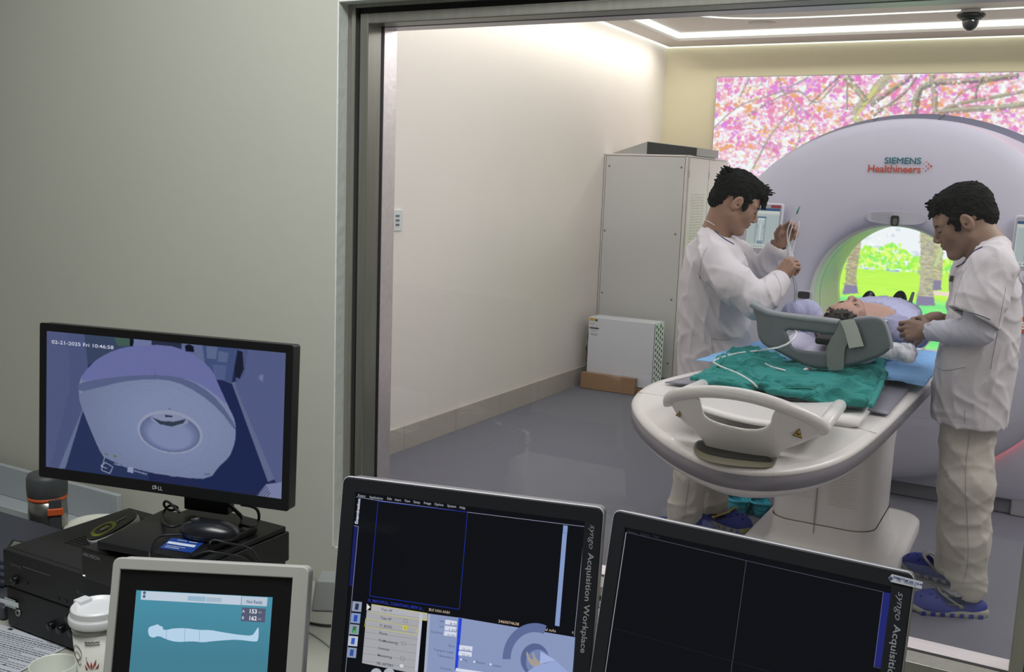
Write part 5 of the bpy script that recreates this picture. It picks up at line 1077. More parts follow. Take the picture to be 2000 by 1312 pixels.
seam('pocket_seam', bv, [(1826, 715), (1842, 724), (1862, 722), (1886, 716)], .0011, m_seam, so); seam('side_slit', bv, [(1884, 800), (1884, 815), (1884, 826)], .0016, m_seam, so); seam('sleeve_seam', bv, [(1888, 520), (1876, 545), (1866, 575), (1862, 604)], .0009, m_seam, so); seam('back_seam', bv, [(1965, 560), (1950, 640), (1935, 720)], .0008, m_seam, so)
h = surf(bv, 1860, 544, .004)
if h is not None: MB().box(h, (.022, .008, .026), rotm(.5, 0, .35)).build('clip_badge', mat('badge_grey', '5a5c5e', .4), so, bevel=.002)
US = SDF(); US.chain([A(1912, 600, 4.00), elN + np.array([.0, 0, .0])], [.052, .054], .02); US.chain([elN, A(1865, 648, 4.05), wrN + nrm(elN - wrN) * .012], [.055, .047, .040], .02); d_ = nrm(wrN - elN); US.cone(wrN - d_ * .02, wrN + d_ * .05, .033, .033, .002, '-')
sdf_obj('undersleeve', [US.mesh(.004, folds(8, .004, (.04, .09), [(.4, 0, 1), (1, 0, .3)], 6))], mat('undersleeve_white', 'bcbecb', .8, bump=.1, bscale=300), pR, relax=1)
TR = SDF(); TR.chain([hipN, kN, A(1886, 1050, 4.10), aN], [.100, .092, .088, .078], .03); TR.chain([hipF, kF, A(1868, 1040, 4.38), aF], [.098, .085, .076, .070], .03); TR.ell((hipN + hipF) / 2 + np.array([0, 0, .04]), (.12, .15, .13), rotm(YR), .03)
TR.half((0, 0, .05), (0, 0, -1), (-1.2, 3.4, -.3), (.6, 5.0, .05), .002); TR.cone(aN + np.array([-.02, 0, -.06]), aN + np.array([-.02, 0, .0]), .06, .06, .004, '-')
to = sdf_obj('trousers', [TR.mesh(.006, folds(51, .009, (.15, .32), [(1, 0, .35), (.4, .1, 1), (.5, 0, -.8)], 6))], m_trs, pR, relax=2); bvt = bvh_of(to)
seam('side_seam', bvt, [(1895, 835), (1884, 930), (1890, 1020), (1892, 1100), (1880, 1140)], .0010, m_seam, to)
a_, b_ = shoe_at((1778, 1190), (1915, 1200)); clog(clogM(a_, b_), 'clog', pR, -1, '1d2a8c', '9a9a94', '7f827f', strap_up=True)
a_, b_ = shoe_at((1764, 1108), (1850, 1135)); clog(clogM(a_, b_), 'clog', pR, 1, '1d2a8c', '9a9a94', '7f827f', strap_up=True)

# ---------------------------------------------------------------- patient on the table, head towards the window
mP = skin('skin_patient', 'b08c7e'); pP = thing('person', 'bare-chested patient in a lavender gown lying on the table, head towards the window', 'person', (-.76, 4.9, .90))
f_ = nrm((.10, -.10, .97)); u_ = nrm(np.array((-.06, -1, -.06)) - f_ * (f_ @ np.array((-.06, -1, -.06)))); l_ = np.cross(u_, f_); MP = np.stack([f_, l_, u_], 1)
cP = A(1652, 634, 4.33); HS, LPt = head_sdf(cP, MP, cP + np.array([.02, .17, -.03]), .062, 1.03)
bt = SDF(); bt.loft([(4.44, -.775, 1.01, .12, .07), (4.52, -.77, 1.01, .175, .088), (4.70, -.765, 1.015, .165, .105), (4.9, -.765, 1.01, .155, .095), (5.06, -.77, 1.0, .155, .085)], 0, .02, axis=1)
bt.cone(cP + np.array([.01, .08, -.04]), (-.77, 4.52, 1.02), .062, .075, .03); bt.ell((-.83, 4.62, 1.085), (.075, .08, .035), None, .03).ell((-.70, 4.62, 1.085), (.075, .08, .035), None, .03)
nv = SDF(); bt.ell((-.765, 4.92, 1.108), (.006, .008, .02), None, .004, '-')
bt.chain([(-.94, 4.54, 1.02), A(1560, 616, 4.52)], [.05, .042], .03); bt.chain([(-.60, 4.54, 1.0), A(1765, 650, 4.42)], [.05, .04], .03)
lg = SDF(); lg.chain([(-.86, 5.05, .99), (-.87, 5.45, 1.0), (-.88, 5.80, .985)], [.09, .065, .05], .03).chain([(-.68, 5.05, .99), (-.70, 5.45, 1.0), (-.72, 5.80, .985)], [.09, .065, .05], .03)
sdf_obj('body', [HS.mesh(.0026), bt.mesh(.0035), lg.mesh(.010)], mP, pP)
rg = np.random.RandomState(12); tf = []
for i in range(120): u = rg.uniform(-1, 1); x_ = rg.uniform(-.08, .07); z_ = .126 - 2.1 * x_ ** 2 - .03 * u * u; tf.append(((x_, u * .05, z_ - .02), (x_ + rg.uniform(-.03, .03), u * .062 + rg.uniform(-.01, .01), z_ + rg.uniform(-.006, .004)), rg.uniform(.005, .008)))
hair_obj(cP, MP, pP, mat('hair_dark_patient', '26231f', .5, var=.4, scale=120, bump=.6, bscale=220), [(.135, 0, -.02, .105, .12, .086, .006), (.032, 0, -.096, .095, .12, .086, .008), (.018, -.088, -.012, .046, .03, .042, .008), (.018, .088, -.012, .046, .03, .042, .008)], tf, [(-.022, 0, .048, .102, .082, .088), (.02, 0, .086, .058, .058, .032), (-.07, 0, .0, .044, .062, .052)], 1.03)
face_extras(LPt, MP, pP, m_hair)
G = SDF(); G.loft([(4.42, -.775, .985, .16, .06), (4.54, -.77, .985, .225, .085), (4.8, -.755, .99, .215, .105), (5.1, -.765, 1.0, .21, .105), (5.45, -.785, 1.0, .185, .09), (5.72, -.79, .99, .165, .07)], 0, .02, axis=1)
G.ell((-.800, 4.56, 1.15), (.215, .50, .21), None, .012, '-')
G.chain([(-.93, 4.55, 1.01), A(1575, 612, 4.55), A(1548, 612, 4.50)], [.062, .058, .05], .03); G.ell(A(1552, 606, 4.52), (.05, .06, .035), None, .02)
G.chain([(-.60, 4.55, 1.0), A(1748, 645, 4.46), A(1778, 655, 4.38)], [.066, .062, .055], .03); G.ell(A(1756, 634, 4.54), (.06, .07, .04), None, .03); G.ell(A(1790, 662, 4.44), (.05, .06, .035), None, .02)
m_gown = mat('gown_lavender', 'a9acce', .9, var=.05, scale=90, bump=.25, bscale=250)
go = sdf_obj('gown', [G.mesh(.0055, folds(61, .016, (.07, .16), [(1, .3, 0), (.4, 1, 0), (1, -.5, .3)], 10))], m_gown, pP, relax=1)
bvg = bvh_of(go); seam('waist_tie', bvg, [(1690, 590), (1700, 596), (1716, 600), (1728, 606)], .0015, mat('tie_lavender', '8d90b8', .8), go)  # tie in a darker lavender than the gown
pc_ = A(1692, 614, 4.50)
MB().box(LPt(.02, -.090, -.052) + np.array([.03, .02, .0]), (.055, .035, .004), rotm(.3, -.35)).build('electrode_patch', mat('patch_white', 'd9dade', .6), pP, bevel=.0015)
for sx_, px_ in ((-.885, 1696), (-.725, 1756)):
    S = SDF(); p = A(px_, 581, 5.84); S.ell(p + np.array([0, .0, -.045]), (.043, .055, .085), rotm(0, .1), .01).ell(p + np.array([0, -.03, -.10]), (.04, .06, .045), None, .02); sdf_obj('shoe', [S.mesh(.005)], mat('shoe_black', '15161a', .6), pP)
MB().tube([A(1743, 607, 4.9), A(1750, 612, 4.88), A(1762, 622, 4.84)], .006, 6, squash=.4).build('waistband', mat('band_dark', '3a3a40', .7), pP)
for px_ in (1698, 1780):
    tag(MB().box(A(px_, 583, 5.55), (.022, .012, .07), rotm(.2, .2), taper=.6).build('strap_buckle', mat('buckle_grey', '5c6266', .6)), 'small dark grey strap end sticking up %s the patient\'s feet' % ('left of' if px_ < 1750 else 'right of'), 'strap')
# ================================================================ CONTROL ROOM
DZ = .66
dk = thing('control_desk', 'long off-white desk top under the window carrying the monitors', 'desk', (-.7, 1.2, 0))
MB().b2((-3.2, .62, DZ - .03), (1.2, YW - .008, DZ)).build('desk_top', mat('desk_laminate', 'a5a59c', .5, var=.03, scale=5), dk, bevel=.003)
for x_ in (-2.9, -1.0, .9): MB().b2((x_ - .02, .70, 0), (x_ + .02, 1.68, DZ - .03)).build('desk_leg', mat('desk_leg', 'a8a89e', .5), dk, bevel=.002)
def mon_frame(TL, yaw, tilt):
    yaw, tilt = math.radians(yaw), math.radians(tilt); r_ = np.array([math.cos(yaw), math.sin(yaw), 0]); n0 = np.array([math.sin(yaw), -math.cos(yaw), 0]); up = np.array([0, 0, 1.])
    u_ = up * math.cos(tilt) - n0 * math.sin(tilt); n_ = n0 * math.cos(tilt) + up * math.sin(tilt); return (np.array(TL, float), r_, u_, n_)
class Screen(MB):
    """flat picture built from coloured shapes; x right, y down, in metres from the display's top-left corner"""
    def __init__(s, fr): super().__init__(); s.fr = fr; s.w = .0004
    def P(s, pts, w=None): o, U, V, W = s.fr; return [o + U * a - V * b + W * (s.w if w is None else w) for a, b in pts]
    def poly(s, pts, col, al=None): s.w += .000012; s.add(s.P(pts), [tuple(range(len(pts)))], lin(col)); return s
    def rect(s, x0, y0, x1, y1, col): return s.poly([(x0, y1), (x1, y1), (x1, y0), (x0, y0)], col)
    def line(s, pts, t, col):
        for i in range(len(pts) - 1):
            a, b = np.array(pts[i], float), np.array(pts[i + 1], float); n_ = np.array([-(b - a)[1], (b - a)[0]]); n_ = n_ / (np.linalg.norm(n_) + 1e-12) * t / 2; s.poly([a + n_, b + n_, b - n_, a - n_][::-1], col)
        return s
    def box_(s, x0, y0, x1, y1, t, col): s.rect(x0, y0, x1, y0 + t, col); s.rect(x0, y1 - t, x1, y1, col); s.rect(x0, y0, x0 + t, y1, col); s.rect(x1 - t, y0, x1, y1, col)
    def text(s, t, x, y, h, col, bold=.0, rot=0, shear=0.0, space=1.0, wfit=None, align='LEFT'):
        v, f = text_mesh(t, h * 1.38, shear, bold, align, space); v = v[:, :2].copy()
        if wfit: v[:, 0] *= wfit / (v[:, 0].max() - v[:, 0].min())
        c_, s_ = math.cos(rot), math.sin(rot); R = np.stack([v[:, 0] * c_ - v[:, 1] * s_, v[:, 0] * s_ + v[:, 1] * c_], 1); s.w += .000012
        s.add(s.P([(x + a, y - b) for a, b in R]), f, lin(col)); return s
def rr2(x0, y0, x1, y1, r_, n=5): return [(cx_ + r_ * math.cos(a), cy_ + r_ * math.sin(a)) for cx_, cy_, a0 in ((x1 - r_, y1 - r_, 0), (x0 + r_, y1 - r_, .5), (x0 + r_, y0 + r_, 1), (x1 - r_, y0 + r_, 1.5)) for a in np.linspace(a0 * math.pi, (a0 + .5) * math.pi, n)]
def sub(fr, x, y, w=0.0): o, U, V, W = fr; return (o + U * x - V * y + W * w, U, V, W)
def slab(fr, x0, y0, x1, y1, w0, w1, r_=.004): return MB().prism([(a, -b) for a, b in rr2(x0, y0, x1, y1, r_)][::-1], w0, w1, fr)
m_scr = screen_mat('monitor_picture', 1.0, gloss=.10, rough=.12)

# ---- security monitor on the left
fr = mon_frame((-1.742, 1.257, 1.294), 12.5, 3.2); W_, H_ = .553, .307
m_blk = mat('monitor_black', '0a0b0d', .42, var=.08, scale=30)
dm = thing('security_monitor', 'black widescreen monitor showing the bluish camera view of the scanner', 'monitor', (-1.45, 1.42, .925))
slab(fr, 0, 0, W_, H_, -.028, -.001, .005).build('housing', m_blk, dm, bevel=.003)
v, f = curve_mesh([[(a, -b) for a, b in rr2(0, 0, W_, H_, .004)], [(.0135, -.014), (W_ - .0135, -.014), (W_ - .0135, -H_ + .020), (.0135, -H_ + .020)]], extrude=.0018, bevel=.0008); MB().add(place(v, fr, 1, 1, .0), f).build('bezel', m_blk, dm)
sw, sh = W_ - .027, H_ - .034
cv = Canvas(480, 266, '3c4468')
def S2(P): return [((x_ - 88) , y_) for x_, y_ in P]
# target-picture coordinates of the shown camera image -> canvas, through the screen's own corners
def quadmap(q, w, h):
    """picture-plane quad (tl, tr, br, bl) -> function to canvas coordinates"""
    src = np.array(q, float); dst = np.array([(0, 0), (w, 0), (w, h), (0, h)], float); Am = []; bm = []
    for (x_, y_), (u_, v_) in zip(src, dst): Am += [[x_, y_, 1, 0, 0, 0, -u_ * x_, -u_ * y_], [0, 0, 0, x_, y_, 1, -v_ * x_, -v_ * y_]]; bm += [u_, v_]
    h_ = np.linalg.solve(np.array(Am), np.array(bm)); return lambda P: [((h_[0] * a + h_[1] * b + h_[2]) / (h_[6] * a + h_[7] * b + 1), (h_[3] * a + h_[4] * b + h_[5]) / (h_[6] * a + h_[7] * b + 1)) for a, b in P]
qm = quadmap([(290, 142), (1728, 292), (1693, 1187), (275, 990)], 480, 266)      # crop coordinates (x3.125)
Z = lambda P, col, al=1.0: cv.poly(qm(P), col, al)
cv.a[:] = lin('28305a'); Z([(275, 130), (520, 165), (540, 360), (500, 640), (360, 1010), (260, 1000)], '59648f'); Z([(275, 130), (420, 150), (430, 500), (300, 1000), (260, 1000)], '616b96', .6)
Z([(520, 165), (800, 195), (800, 260), (540, 360)], '43506f'); Z([(700, 190), (800, 195), (800, 245), (720, 240)], '4d6a62'); Z([(815, 195), (925, 205), (925, 245), (815, 245)], '7d89b5'); Z([(795, 190), (820, 193), (815, 250), (795, 250)], '15182a')
Z([(925, 205), (1110, 225), (1110, 260), (925, 245)], '313751'); Z([(1105, 225), (1250, 240), (1250, 420), (1105, 300)], '707ba6'); Z([(1230, 240), (1440, 260), (1400, 480), (1250, 420)], '4c5d8c'); Z([(1255, 250), (1320, 255), (1310, 330), (1255, 325)], '8290b4', .5); Z([(1325, 280), (1385, 290), (1375, 350), (1320, 345)], '8290b4', .4); Z([(1290, 360), (1370, 370), (1360, 460), (1300, 450)], '5f6c9c')
Z([(500, 640), (900, 700), (900, 1100), (360, 1010)], '2f3c66'); Z([(1330, 480), (1450, 500), (1660, 1120), (1250, 1150), (1100, 1000)], '242f5c'); Z([(1400, 470), (1430, 470), (1660, 1060), (1610, 1080)], '7079a0')
Z([(1440, 262), (1740, 292), (1700, 1100), (1655, 1080), (1425, 500)], '616b9a'); Z([(1440, 262), (1500, 268), (1480, 420), (1430, 480)], '58628f')
Z([(1440, 275), (1468, 285), (1475, 390), (1450, 450), (1425, 440), (1420, 380)], '20253a'); Z([(1125, 245), (1150, 235), (1178, 250), (1180, 285), (1130, 280)], '15182a'); Z([(1565, 430), (1590, 425), (1585, 470), (1562, 450)], '8089b4')
Z([(500, 640), (510, 630), (395, 1000), (355, 1000)], '7580a6')
bodyp = [(478, 460), (560, 350), (650, 290), (760, 250), (900, 237), (1030, 242), (1130, 275), (1220, 330), (1290, 400), (1330, 500), (1380, 620), (1420, 700), (1425, 800), (1405, 880), (1375, 940), (1325, 980), (1265, 1065), (1100, 1055), (900, 1025), (640, 945), (600, 880), (540, 730), (490, 600)]
mk = cv.poly(qm(chaikin(bodyp, 2)), '8f98bf'); cen = qm([(1060, 700)])[0]; dd_ = np.hypot((cv.X - cen[0]) / 133, (cv.Y - cen[1]) / 100)
Z(chaikin([(478, 460), (560, 350), (650, 290), (760, 250), (900, 237), (1030, 242), (1130, 275), (1220, 330), (1290, 400), (1330, 500), (1380, 620), (1300, 540), (1180, 460), (1000, 425), (800, 425), (600, 450)], 1), '7a80bb')
Z(chaikin([(478, 470), (600, 447), (800, 424), (1000, 424), (1120, 445), (1230, 500), (1330, 590), (1425, 740), (1420, 770), (1330, 640), (1200, 530), (1060, 460), (920, 447), (750, 462), (600, 500), (480, 528)], 1), '65719a')
cv.line(qm([(945, 395), (945, 460)]), .8, '5a648c')
face_ = cv.mask(qm(chaikin([(480, 528), (600, 500), (750, 462), (920, 450), (1060, 464), (1200, 534), (1330, 645), (1422, 775), (1405, 880), (1375, 940), (1325, 980), (1265, 1065), (1100, 1055), (900, 1025), (640, 945), (600, 880), (540, 730), (490, 600)], 1)))
g_ = np.clip(1.0 - .12 * np.clip(dd_ - .5, 0, 1) * 2, .7, 1.0); cv.a[face_] = (np.array(lin('929fc6'))[None, :] * g_[face_][:, None])
for rx_, ry_, c_ in ((320, 275, '7f88ad'), (255, 225, '8790b4')):
    cv.line(qm([(950 + rx_ * math.cos(a) - .0 * math.sin(a), 740 + ry_ * math.sin(a) + .12 * rx_ * math.cos(a)) for a in np.linspace(0, 6.3, 60)]), .8, c_, .7)
Z([(1030 + 195 * math.cos(a), 775 + 132 * math.sin(a) + 22 * math.cos(a)) for a in np.linspace(0, 6.28, 50)], 'a7aecb')
for k in range(10): s_ = 1 - k * .035; Z([(1030 + 180 * s_ * math.cos(a), 780 + k * 1.5 + 118 * s_ * math.sin(a) + 20 * math.cos(a)) for a in np.linspace(0, 6.28, 50)], '%02x%02x%02x' % (108 + k * 4, 120 + k * 4, 162 + k * 4))
Z([(1028 + 112 * math.cos(a), 700 + 38 * math.sin(a) + 10 * math.cos(a)) for a in np.linspace(0, 6.28, 40)], '98a2c4'); 
Z([(920, 682), (975, 705), (1050, 712), (1130, 694), (1110, 722), (1040, 742), (970, 726)], '39465a'); Z([(1000, 670), (1048, 674), (1045, 684), (1005, 682)], '1c2238'); Z([(1022, 625), (1036, 627), (1030, 638)], '4a5478')
cv.line(qm([(650, 1000), (612, 985), (640, 962), (685, 990), (665, 1030), (615, 1010), (635, 930)]), 1.2, 'b7c0dd'); cv.line(qm([(690, 970), (760, 985), (800, 1010), (890, 1035)]), 2.5, '8994bb'); Z([(775, 990), (810, 995), (805, 1028), (772, 1020)], 'a3adcf'); Z([(635, 905), (655, 907), (655, 918), (638, 916)], '6f7a58'); Z([(688, 915), (708, 918), (706, 930), (690, 928)], '7a7a4c'); Z([(1232, 1028), (1268, 1030), (1265, 1040), (1235, 1038)], '6c7590')
Z([(1600, 1095), (1700, 1080), (1700, 1190), (1545, 1165)], '8b93bd'); [cv.line(qm([(1550 + k * 18, 1165 + k * 2), (1605 + k * 6, 1105 + k * 14)]), 1.4, '2f375c') for k in range(4)]
rs = np.random.RandomState(2); cv.a *= (1 + rs.normal(size=cv.a.shape[:2] + (1,)) * .025)
o_, U_, V_, Wn = fr; cv.a *= .66; cv.mesh('screen', o_ + U_ * .0135 - V_ * .014 + Wn * .0002, U_ * sw, -V_ * sh, m_scr, dm)
sc = Screen(sub(fr, .0135, .014)); sc.w = .0006
sc.text('02-21-2025 Fri 10:46:58', .0125, .0245, .0070, 'c4c9da', bold=.01, wfit=.143); sc.build('clock_text', m_scr, dm)
lg = Screen(sub(fr, W_ * .475, H_ - .0062)); lg.w = .0032; lg.text('D', 0, 0, .0075, 'c9ccd2', bold=.01); lg.text('E', .0078, -.0010, .0070, 'c9ccd2', bold=.01, rot=.5); lg.text('LL', .0130, 0, .0075, 'c9ccd2', bold=.01); lg.build('logo', attr_mat('logo_silver', .4), dm)
# stand, base plate
nb = -fr[3]; ctr = fr[0] + fr[1] * W_ / 2 - fr[2] * H_ / 2
t = MB(); pc_ = np.array([-1.445, 1.405, 0]); t.box((pc_[0], pc_[1], 1.03), (.10, .028, .205), rotm(math.radians(12.5))[:, :]); t.box(tuple(ctr + nb * .05), (.12, .05, .12), rotm(math.radians(12.5))); t.build('stand_column', m_blk, dm, bevel=.004)
Bp = [at(190, 1057, z=.918), at(355, 1090, z=.918), at(503, 1028, z=.918), at(290, 989, z=.918)]; c3 = Bp[0] + Bp[2] - Bp[1]; Bp[3] = (Bp[3] + c3) / 2
t = MB(); t.prism([(p[0], p[1]) for p in Bp], .905, .918); t.build('base_plate', m_blk, dm, bevel=.002)
st_ = [at(975 / 3.125, 900 + 530 / 3.125, z=.9188), at(1170 / 3.125, 900 + 560 / 3.125, z=.9188), at(1250 / 3.125, 900 + 495 / 3.125, z=.9188), at(1050 / 3.125, 900 + 465 / 3.125, z=.9188)]
bs = MB(); bs.prism([(p[0], p[1]) for p in st_], .9182, .9188); sk = bs.build('sticker', mat('sticker_blue', '1c3f8c', .35), dm); fr2 = (st_[0], (st_[1] - st_[0]), (st_[3] - st_[0]), np.array([0, 0, 1.]))
sp_ = MB(); q_ = lambda a, b: fr2[0] + fr2[1] * a + fr2[2] * b + np.array([0, 0, .0006])
for a0, b0, a1, b1 in ((.05, .42, .92, .62), (.25, .80, .55, .84), (.62, .80, .88, .84), (.1, .12, .55, .16), (.1, .25, .7, .28)): sp_.add([q_(a0, b0), q_(a1, b0), q_(a1, b1), q_(a0, b1)], [(0, 1, 2, 3)])
sp_.build('sticker_print', mat('sticker_white', 'c9d3e6', .5), sk)
# ---- black boxes under it: recorder, amplifier
rc = thing('video_recorder', 'slim black video recorder on top of the amplifier under the security monitor', 'recorder', (-1.45, 1.35, .832))
fl_ = at(158, 1068, z=.893); t = MB(); t.b2((fl_[0], fl_[1], .832), (fl_[0] + .26, fl_[1] + .285, .893)); t.build('case', mat('recorder_black', '0f1013', .35), rc, bevel=.003)
t = MB(); t.b2((fl_[0] + .02, fl_[1] + .02, .893), (fl_[0] + .255, fl_[1] + .28, .904)); t.build('lid', mat('recorder_lid', '15161a', .5), rc, bevel=.002)
v, f = text_mesh('HIKVISION', .0098, bold=.01); MB().add(np.c_[v[:, 0] + fl_[0] + .006, np.full(len(v), fl_[1] - .0006), v[:, 1] + .878], f).build('logo_text', mat('text_grey', '8c9096', .5), rc)
MB().b2((fl_[0] + .004, fl_[1] - .001, .8375), (fl_[0] + .010, fl_[1], .8395)).build('status_light', emat('led_small', 'e8f4ff', 1.0), rc)
am = thing('audio_amplifier', 'wide black amplifier with knobs and sockets on the desk at lower left', 'amplifier', (-1.6, 1.38, DZ))
ax0, ay0, ax1, ay1, az0, az1 = -1.815, 1.205, -1.345, 1.52, DZ + .006, .831
m_amp = mat('amp_black', '15161a', .5, var=.1, scale=40); m_ampd = mat('amp_dark', '101114', .4)
t = MB(); t.b2((ax0, ay0 + .012, az0), (ax1, ay1, az1)); t.build('case', m_amp, am, bevel=.004)
t = MB(); t.b2((ax0, ay0, az0 + .088), (ax1, ay0 + .014, az1 - .001)); t.build('upper_front', m_amp, am, bevel=.003)
t = MB(); t.b2((ax0 + .002, ay0 + .003, az0), (ax1 - .002, ay0 + .014, az0 + .086)); t.build('lower_front', m_amp, am, bevel=.004)
t = MB()
for i in range(18):
    for j in range(26): t.b2((ax0 + .07 + j * .0085, ay0 + .09 + i * .011, az1), (ax0 + .0745 + j * .0085, ay0 + .096 + i * .011, az1 + .0008))
t.build('vent_slot', m_ampd, am)
def amppt(px, py): return at(px, py, y=ay0)
for px, py, r_, nm in ((31, 1132, .009, 'power_button'), (139, 1207, .010, 'selector_knob'), (101, 1221, .0085, 'selector_knob'), (120, 1228, .0085, 'selector_knob'), (143, 1234, .0085, 'selector_knob')):
    p = amppt(px, py); MB().lathe([(r_, 0), (r_, .007), (r_ * .9, .009), (0, .009)], (p[0], ay0 + .001, p[2]), [[1, 0, 0], [0, 0, -1], [0, 1, 0]], 20).build(nm, mat('knob_black', '0c0d10', .25), am)
for px, py in ((53, 1138), (114, 1168), (129, 1173), (144, 1179)): p = amppt(px, py); MB().b2((p[0] - .003, ay0 - .001, p[2] - .003), (p[0] + .003, ay0, p[2] + .003)).build('button', m_ampd, am)
p = amppt(34, 1197); MB().lathe([(.0035, .002), (.0075, .002), (.0075, 0)], (p[0], ay0 + .002, p[2]), [[1, 0, 0], [0, 0, -1], [0, 1, 0]], 20).build('headphone_socket', mat('socket_steel', '9a9c9e', .3, .7), am)
def wtext(s_, px, py, h, m, par, y, bold=0., name='text'):
    p = at(px, py, y=y); v, f = text_mesh(s_, h * 1.38, bold=bold); return MB().add(np.c_[v[:, 0] + p[0], np.full(len(v), y - .0006), v[:, 1] + p[2]], f).build(name, m, par)
wtext('YAMAHA', 20, 1103, .0062, mat('text_dim', '55585e', .5), am, ay0, .02); wtext('Bluetooth', 150, 1158, .0075, mat('text_dim', '55585e'), am, ay0, name='text')
t = MB(); p = amppt(44, 1106); t.b2((p[0], ay0 - .0006, p[2] - .0006), (p[0] + .085, ay0, p[2] + .0006)); t.build('model_line', mat('text_dim', '55585e'), am)
lb_ = MB(); p = amppt(11, 1166); p2_ = amppt(33, 1154); lb_.b2((ax0 + .001, ay0 - .0012, p[2] - .018), (ax0 + .035, ay0, p[2])); lb_.build('paper_tag', mat('tag_paper', 'a9b2b4', .7), am)
lb_ = MB(); q0 = at(0, 1168, y=ay0 - .02); q1 = at(36, 1178, y=ay0 - .004); q2 = at(36, 1184, y=ay0 - .004); lb_.add([q0, q1, q1 - np.array([0, 0, .010]), q0 - np.array([0, .0, .008])], [(0, 3, 2, 1)]); lb_.build('paper_tag', mat('tag_paper2', 'c3cacc', .7), am, solid=.0006)
for x_ in (ax0 + .04, ax1 - .04):
    for y_ in (ay0 + .04, ay1 - .04): MB().lathe([(0, DZ), (.018, DZ), (.018, az0), (0, az0)], (x_, y_, 0)).build('foot', m_ampd, am)
# mouse with its cable on the base plate, cable coil behind
def cable(name, P, r_=.0022, m=None, label='', closed=False):
    o = MB().tube(chaikin([at(a, b, z=c_) if c_ < 1.18 else at(a, b, y=c_) for a, b, c_ in P], 3, False), r_, 6).build(name, m or mat('cable_black', '1c1d20', .5)); return tag(o, label, 'cable')
mp = at(410, 1038, z=.9305); Mm = rotm(math.radians(200)); S = SDF(); S.ell(mp + np.array([0, 0, .0]), (.058, .032, .023), Mm, .01); S.half(mp + np.array([0, 0, -.011]), (0, 0, -1), mp - .1, mp + .1, .002)
ms = sdf_obj('computer_mouse', [S.mesh(.002)], mat('mouse_black', '1a1c21', .28)); tag(ms, 'black computer mouse lying on the base plate of the security monitor', 'mouse')
wl = MB(); wl.tube([mp + Mm @ np.array([.036, 0, .0185]), mp + Mm @ np.array([.022, 0, .0225])], .004, 8); wl.build('scroll_wheel', mat('wheel_grey', '3a3d44', .5), ms)
cable('mouse_cable', [(392, 1044, .93), (345, 1044, .925), (312, 1045, .925), (297, 1060, .925), (292, 1075, .925), (292, 1092, .915)], .0022, None, 'thin black cable running from the mouse to the front of the base plate')
cable('monitor_cable', [(350, 1000, .96), (325, 975, 1.36), (318, 985, 1.35), (330, 998, 1.35), (352, 992, 1.36), (330, 984, 1.36), (316, 1005, 1.35), (318, 1022, .93), (335, 1030, .93), (352, 1024, .93)], .0026, None, 'coiled black cable looping left of the security monitor stand')
cable('power_cable', [(470, 985, 1.40), (500, 990, 1.42), (507, 1005, 1.43), (504, 1022, 1.43), (490, 1030, .925), (470, 1024, .925)], .003, None, 'black power cable hanging down at the right of the security monitor stand')
cable('video_cable', [(440, 978, 1.41), (458, 995, 1.41), (476, 1012, .925), (470, 1026, .92)], .004, None, 'thick black cable coming down behind the stand of the security monitor')
cable('speaker_wire', [(405, 1096, .86), (407, 1065, .925), (415, 1052, .93), (440, 1060, .925), (480, 1066, .91), (498, 1078, .90), (508, 1098, .86)], .0022, None, 'thin black wire arching over the front of the recorder beside the injector screen')
cable('signal_wire', [(350, 1100, .90), (400, 1074, .925), (430, 1080, .92), (470, 1086, .905), (490, 1100, .88)], .002, None, 'black wire lying across the recorder lid behind the injector screen')
cable('desk_cable', [(592, 1213, .664), (612, 1218, .664), (640, 1222, .664), (668, 1220, .664)], .003, None, 'black cable lying on the desk between the injector screen and the middle monitor')
cable('desk_wire', [(592, 1228, .663), (612, 1238, .663), (640, 1258, .663), (665, 1282, .663)], .0018, mat('wire_grey', '9a9c98', .5), 'thin grey wire curving over the desk below the black desk cable')
jb = thing('junction_box', 'small grey box on the desk against the wall right of the injector screen', 'box', (-1.36, 1.66, DZ))
c_ = at(628, 1200, y=1.62); t = MB(); t.box((c_[0], 1.66, DZ + .035), (.085, .075, .07), rotm(.5), taper=.8); t.build('cover', mat('box_grey', 'a3a6a6', .5), jb, bevel=.006)
# ---- thermos, lid, handheld disc
tp = at(91, 918, y=1.53); tx, ty = tp[0], 1.53; tm = thing('thermos_flask', 'steel thermos flask with dark grey lid and orange band behind the amplifier', 'flask', (tx, ty, DZ))
k_ = .048; zt = at(91, 922, y=ty)[2]; zs = at(91, 962, y=ty)[2] - .0; 
MB().lathe([(0, DZ + .001), (k_ * .86, DZ + .001), (k_ * .90, DZ + .02), (k_ * .94, zs - .05), (k_ * .90, zs - .006), (0, zs - .004)], (tx, ty, 0), None, 40).build('body', mat('flask_steel', '8f8f8d', .28, .85, var=.1), tm)
MB().lathe([(k_ * .90, zs - .008), (k_ * .96, zs + .0), (k_ * .98, zs + .02), (k_ * .97, zt - .012), (k_ * .90, zt - .003), (k_ * .6, zt), (0, zt)], (tx, ty, 0), None, 40).build('lid', mat('flask_lid', '45484b', .5), tm)
MB().lathe([(k_ * .93, zs - .012), (k_ * .955, zs - .010), (k_ * .955, zs - .005), (k_ * .93, zs - .004)], (tx, ty, 0), None, 40).build('orange_ring', mat('flask_orange', 'cf5a2a', .5), tm)
d_ = nrm(np.array([CAMP[0] - tx, CAMP[1] - ty, 0])); sd_ = np.array([-d_[1], d_[0], 0]); R_ = np.stack([sd_, d_, np.array([0, 0, 1.])], 1)
a_ = np.array([tx, ty, 0]) + d_ * k_ * .93 - sd_ * .018 * -1; a_ = np.array([tx, ty, 0]) + d_ * k_ * .92 - sd_ * -.016
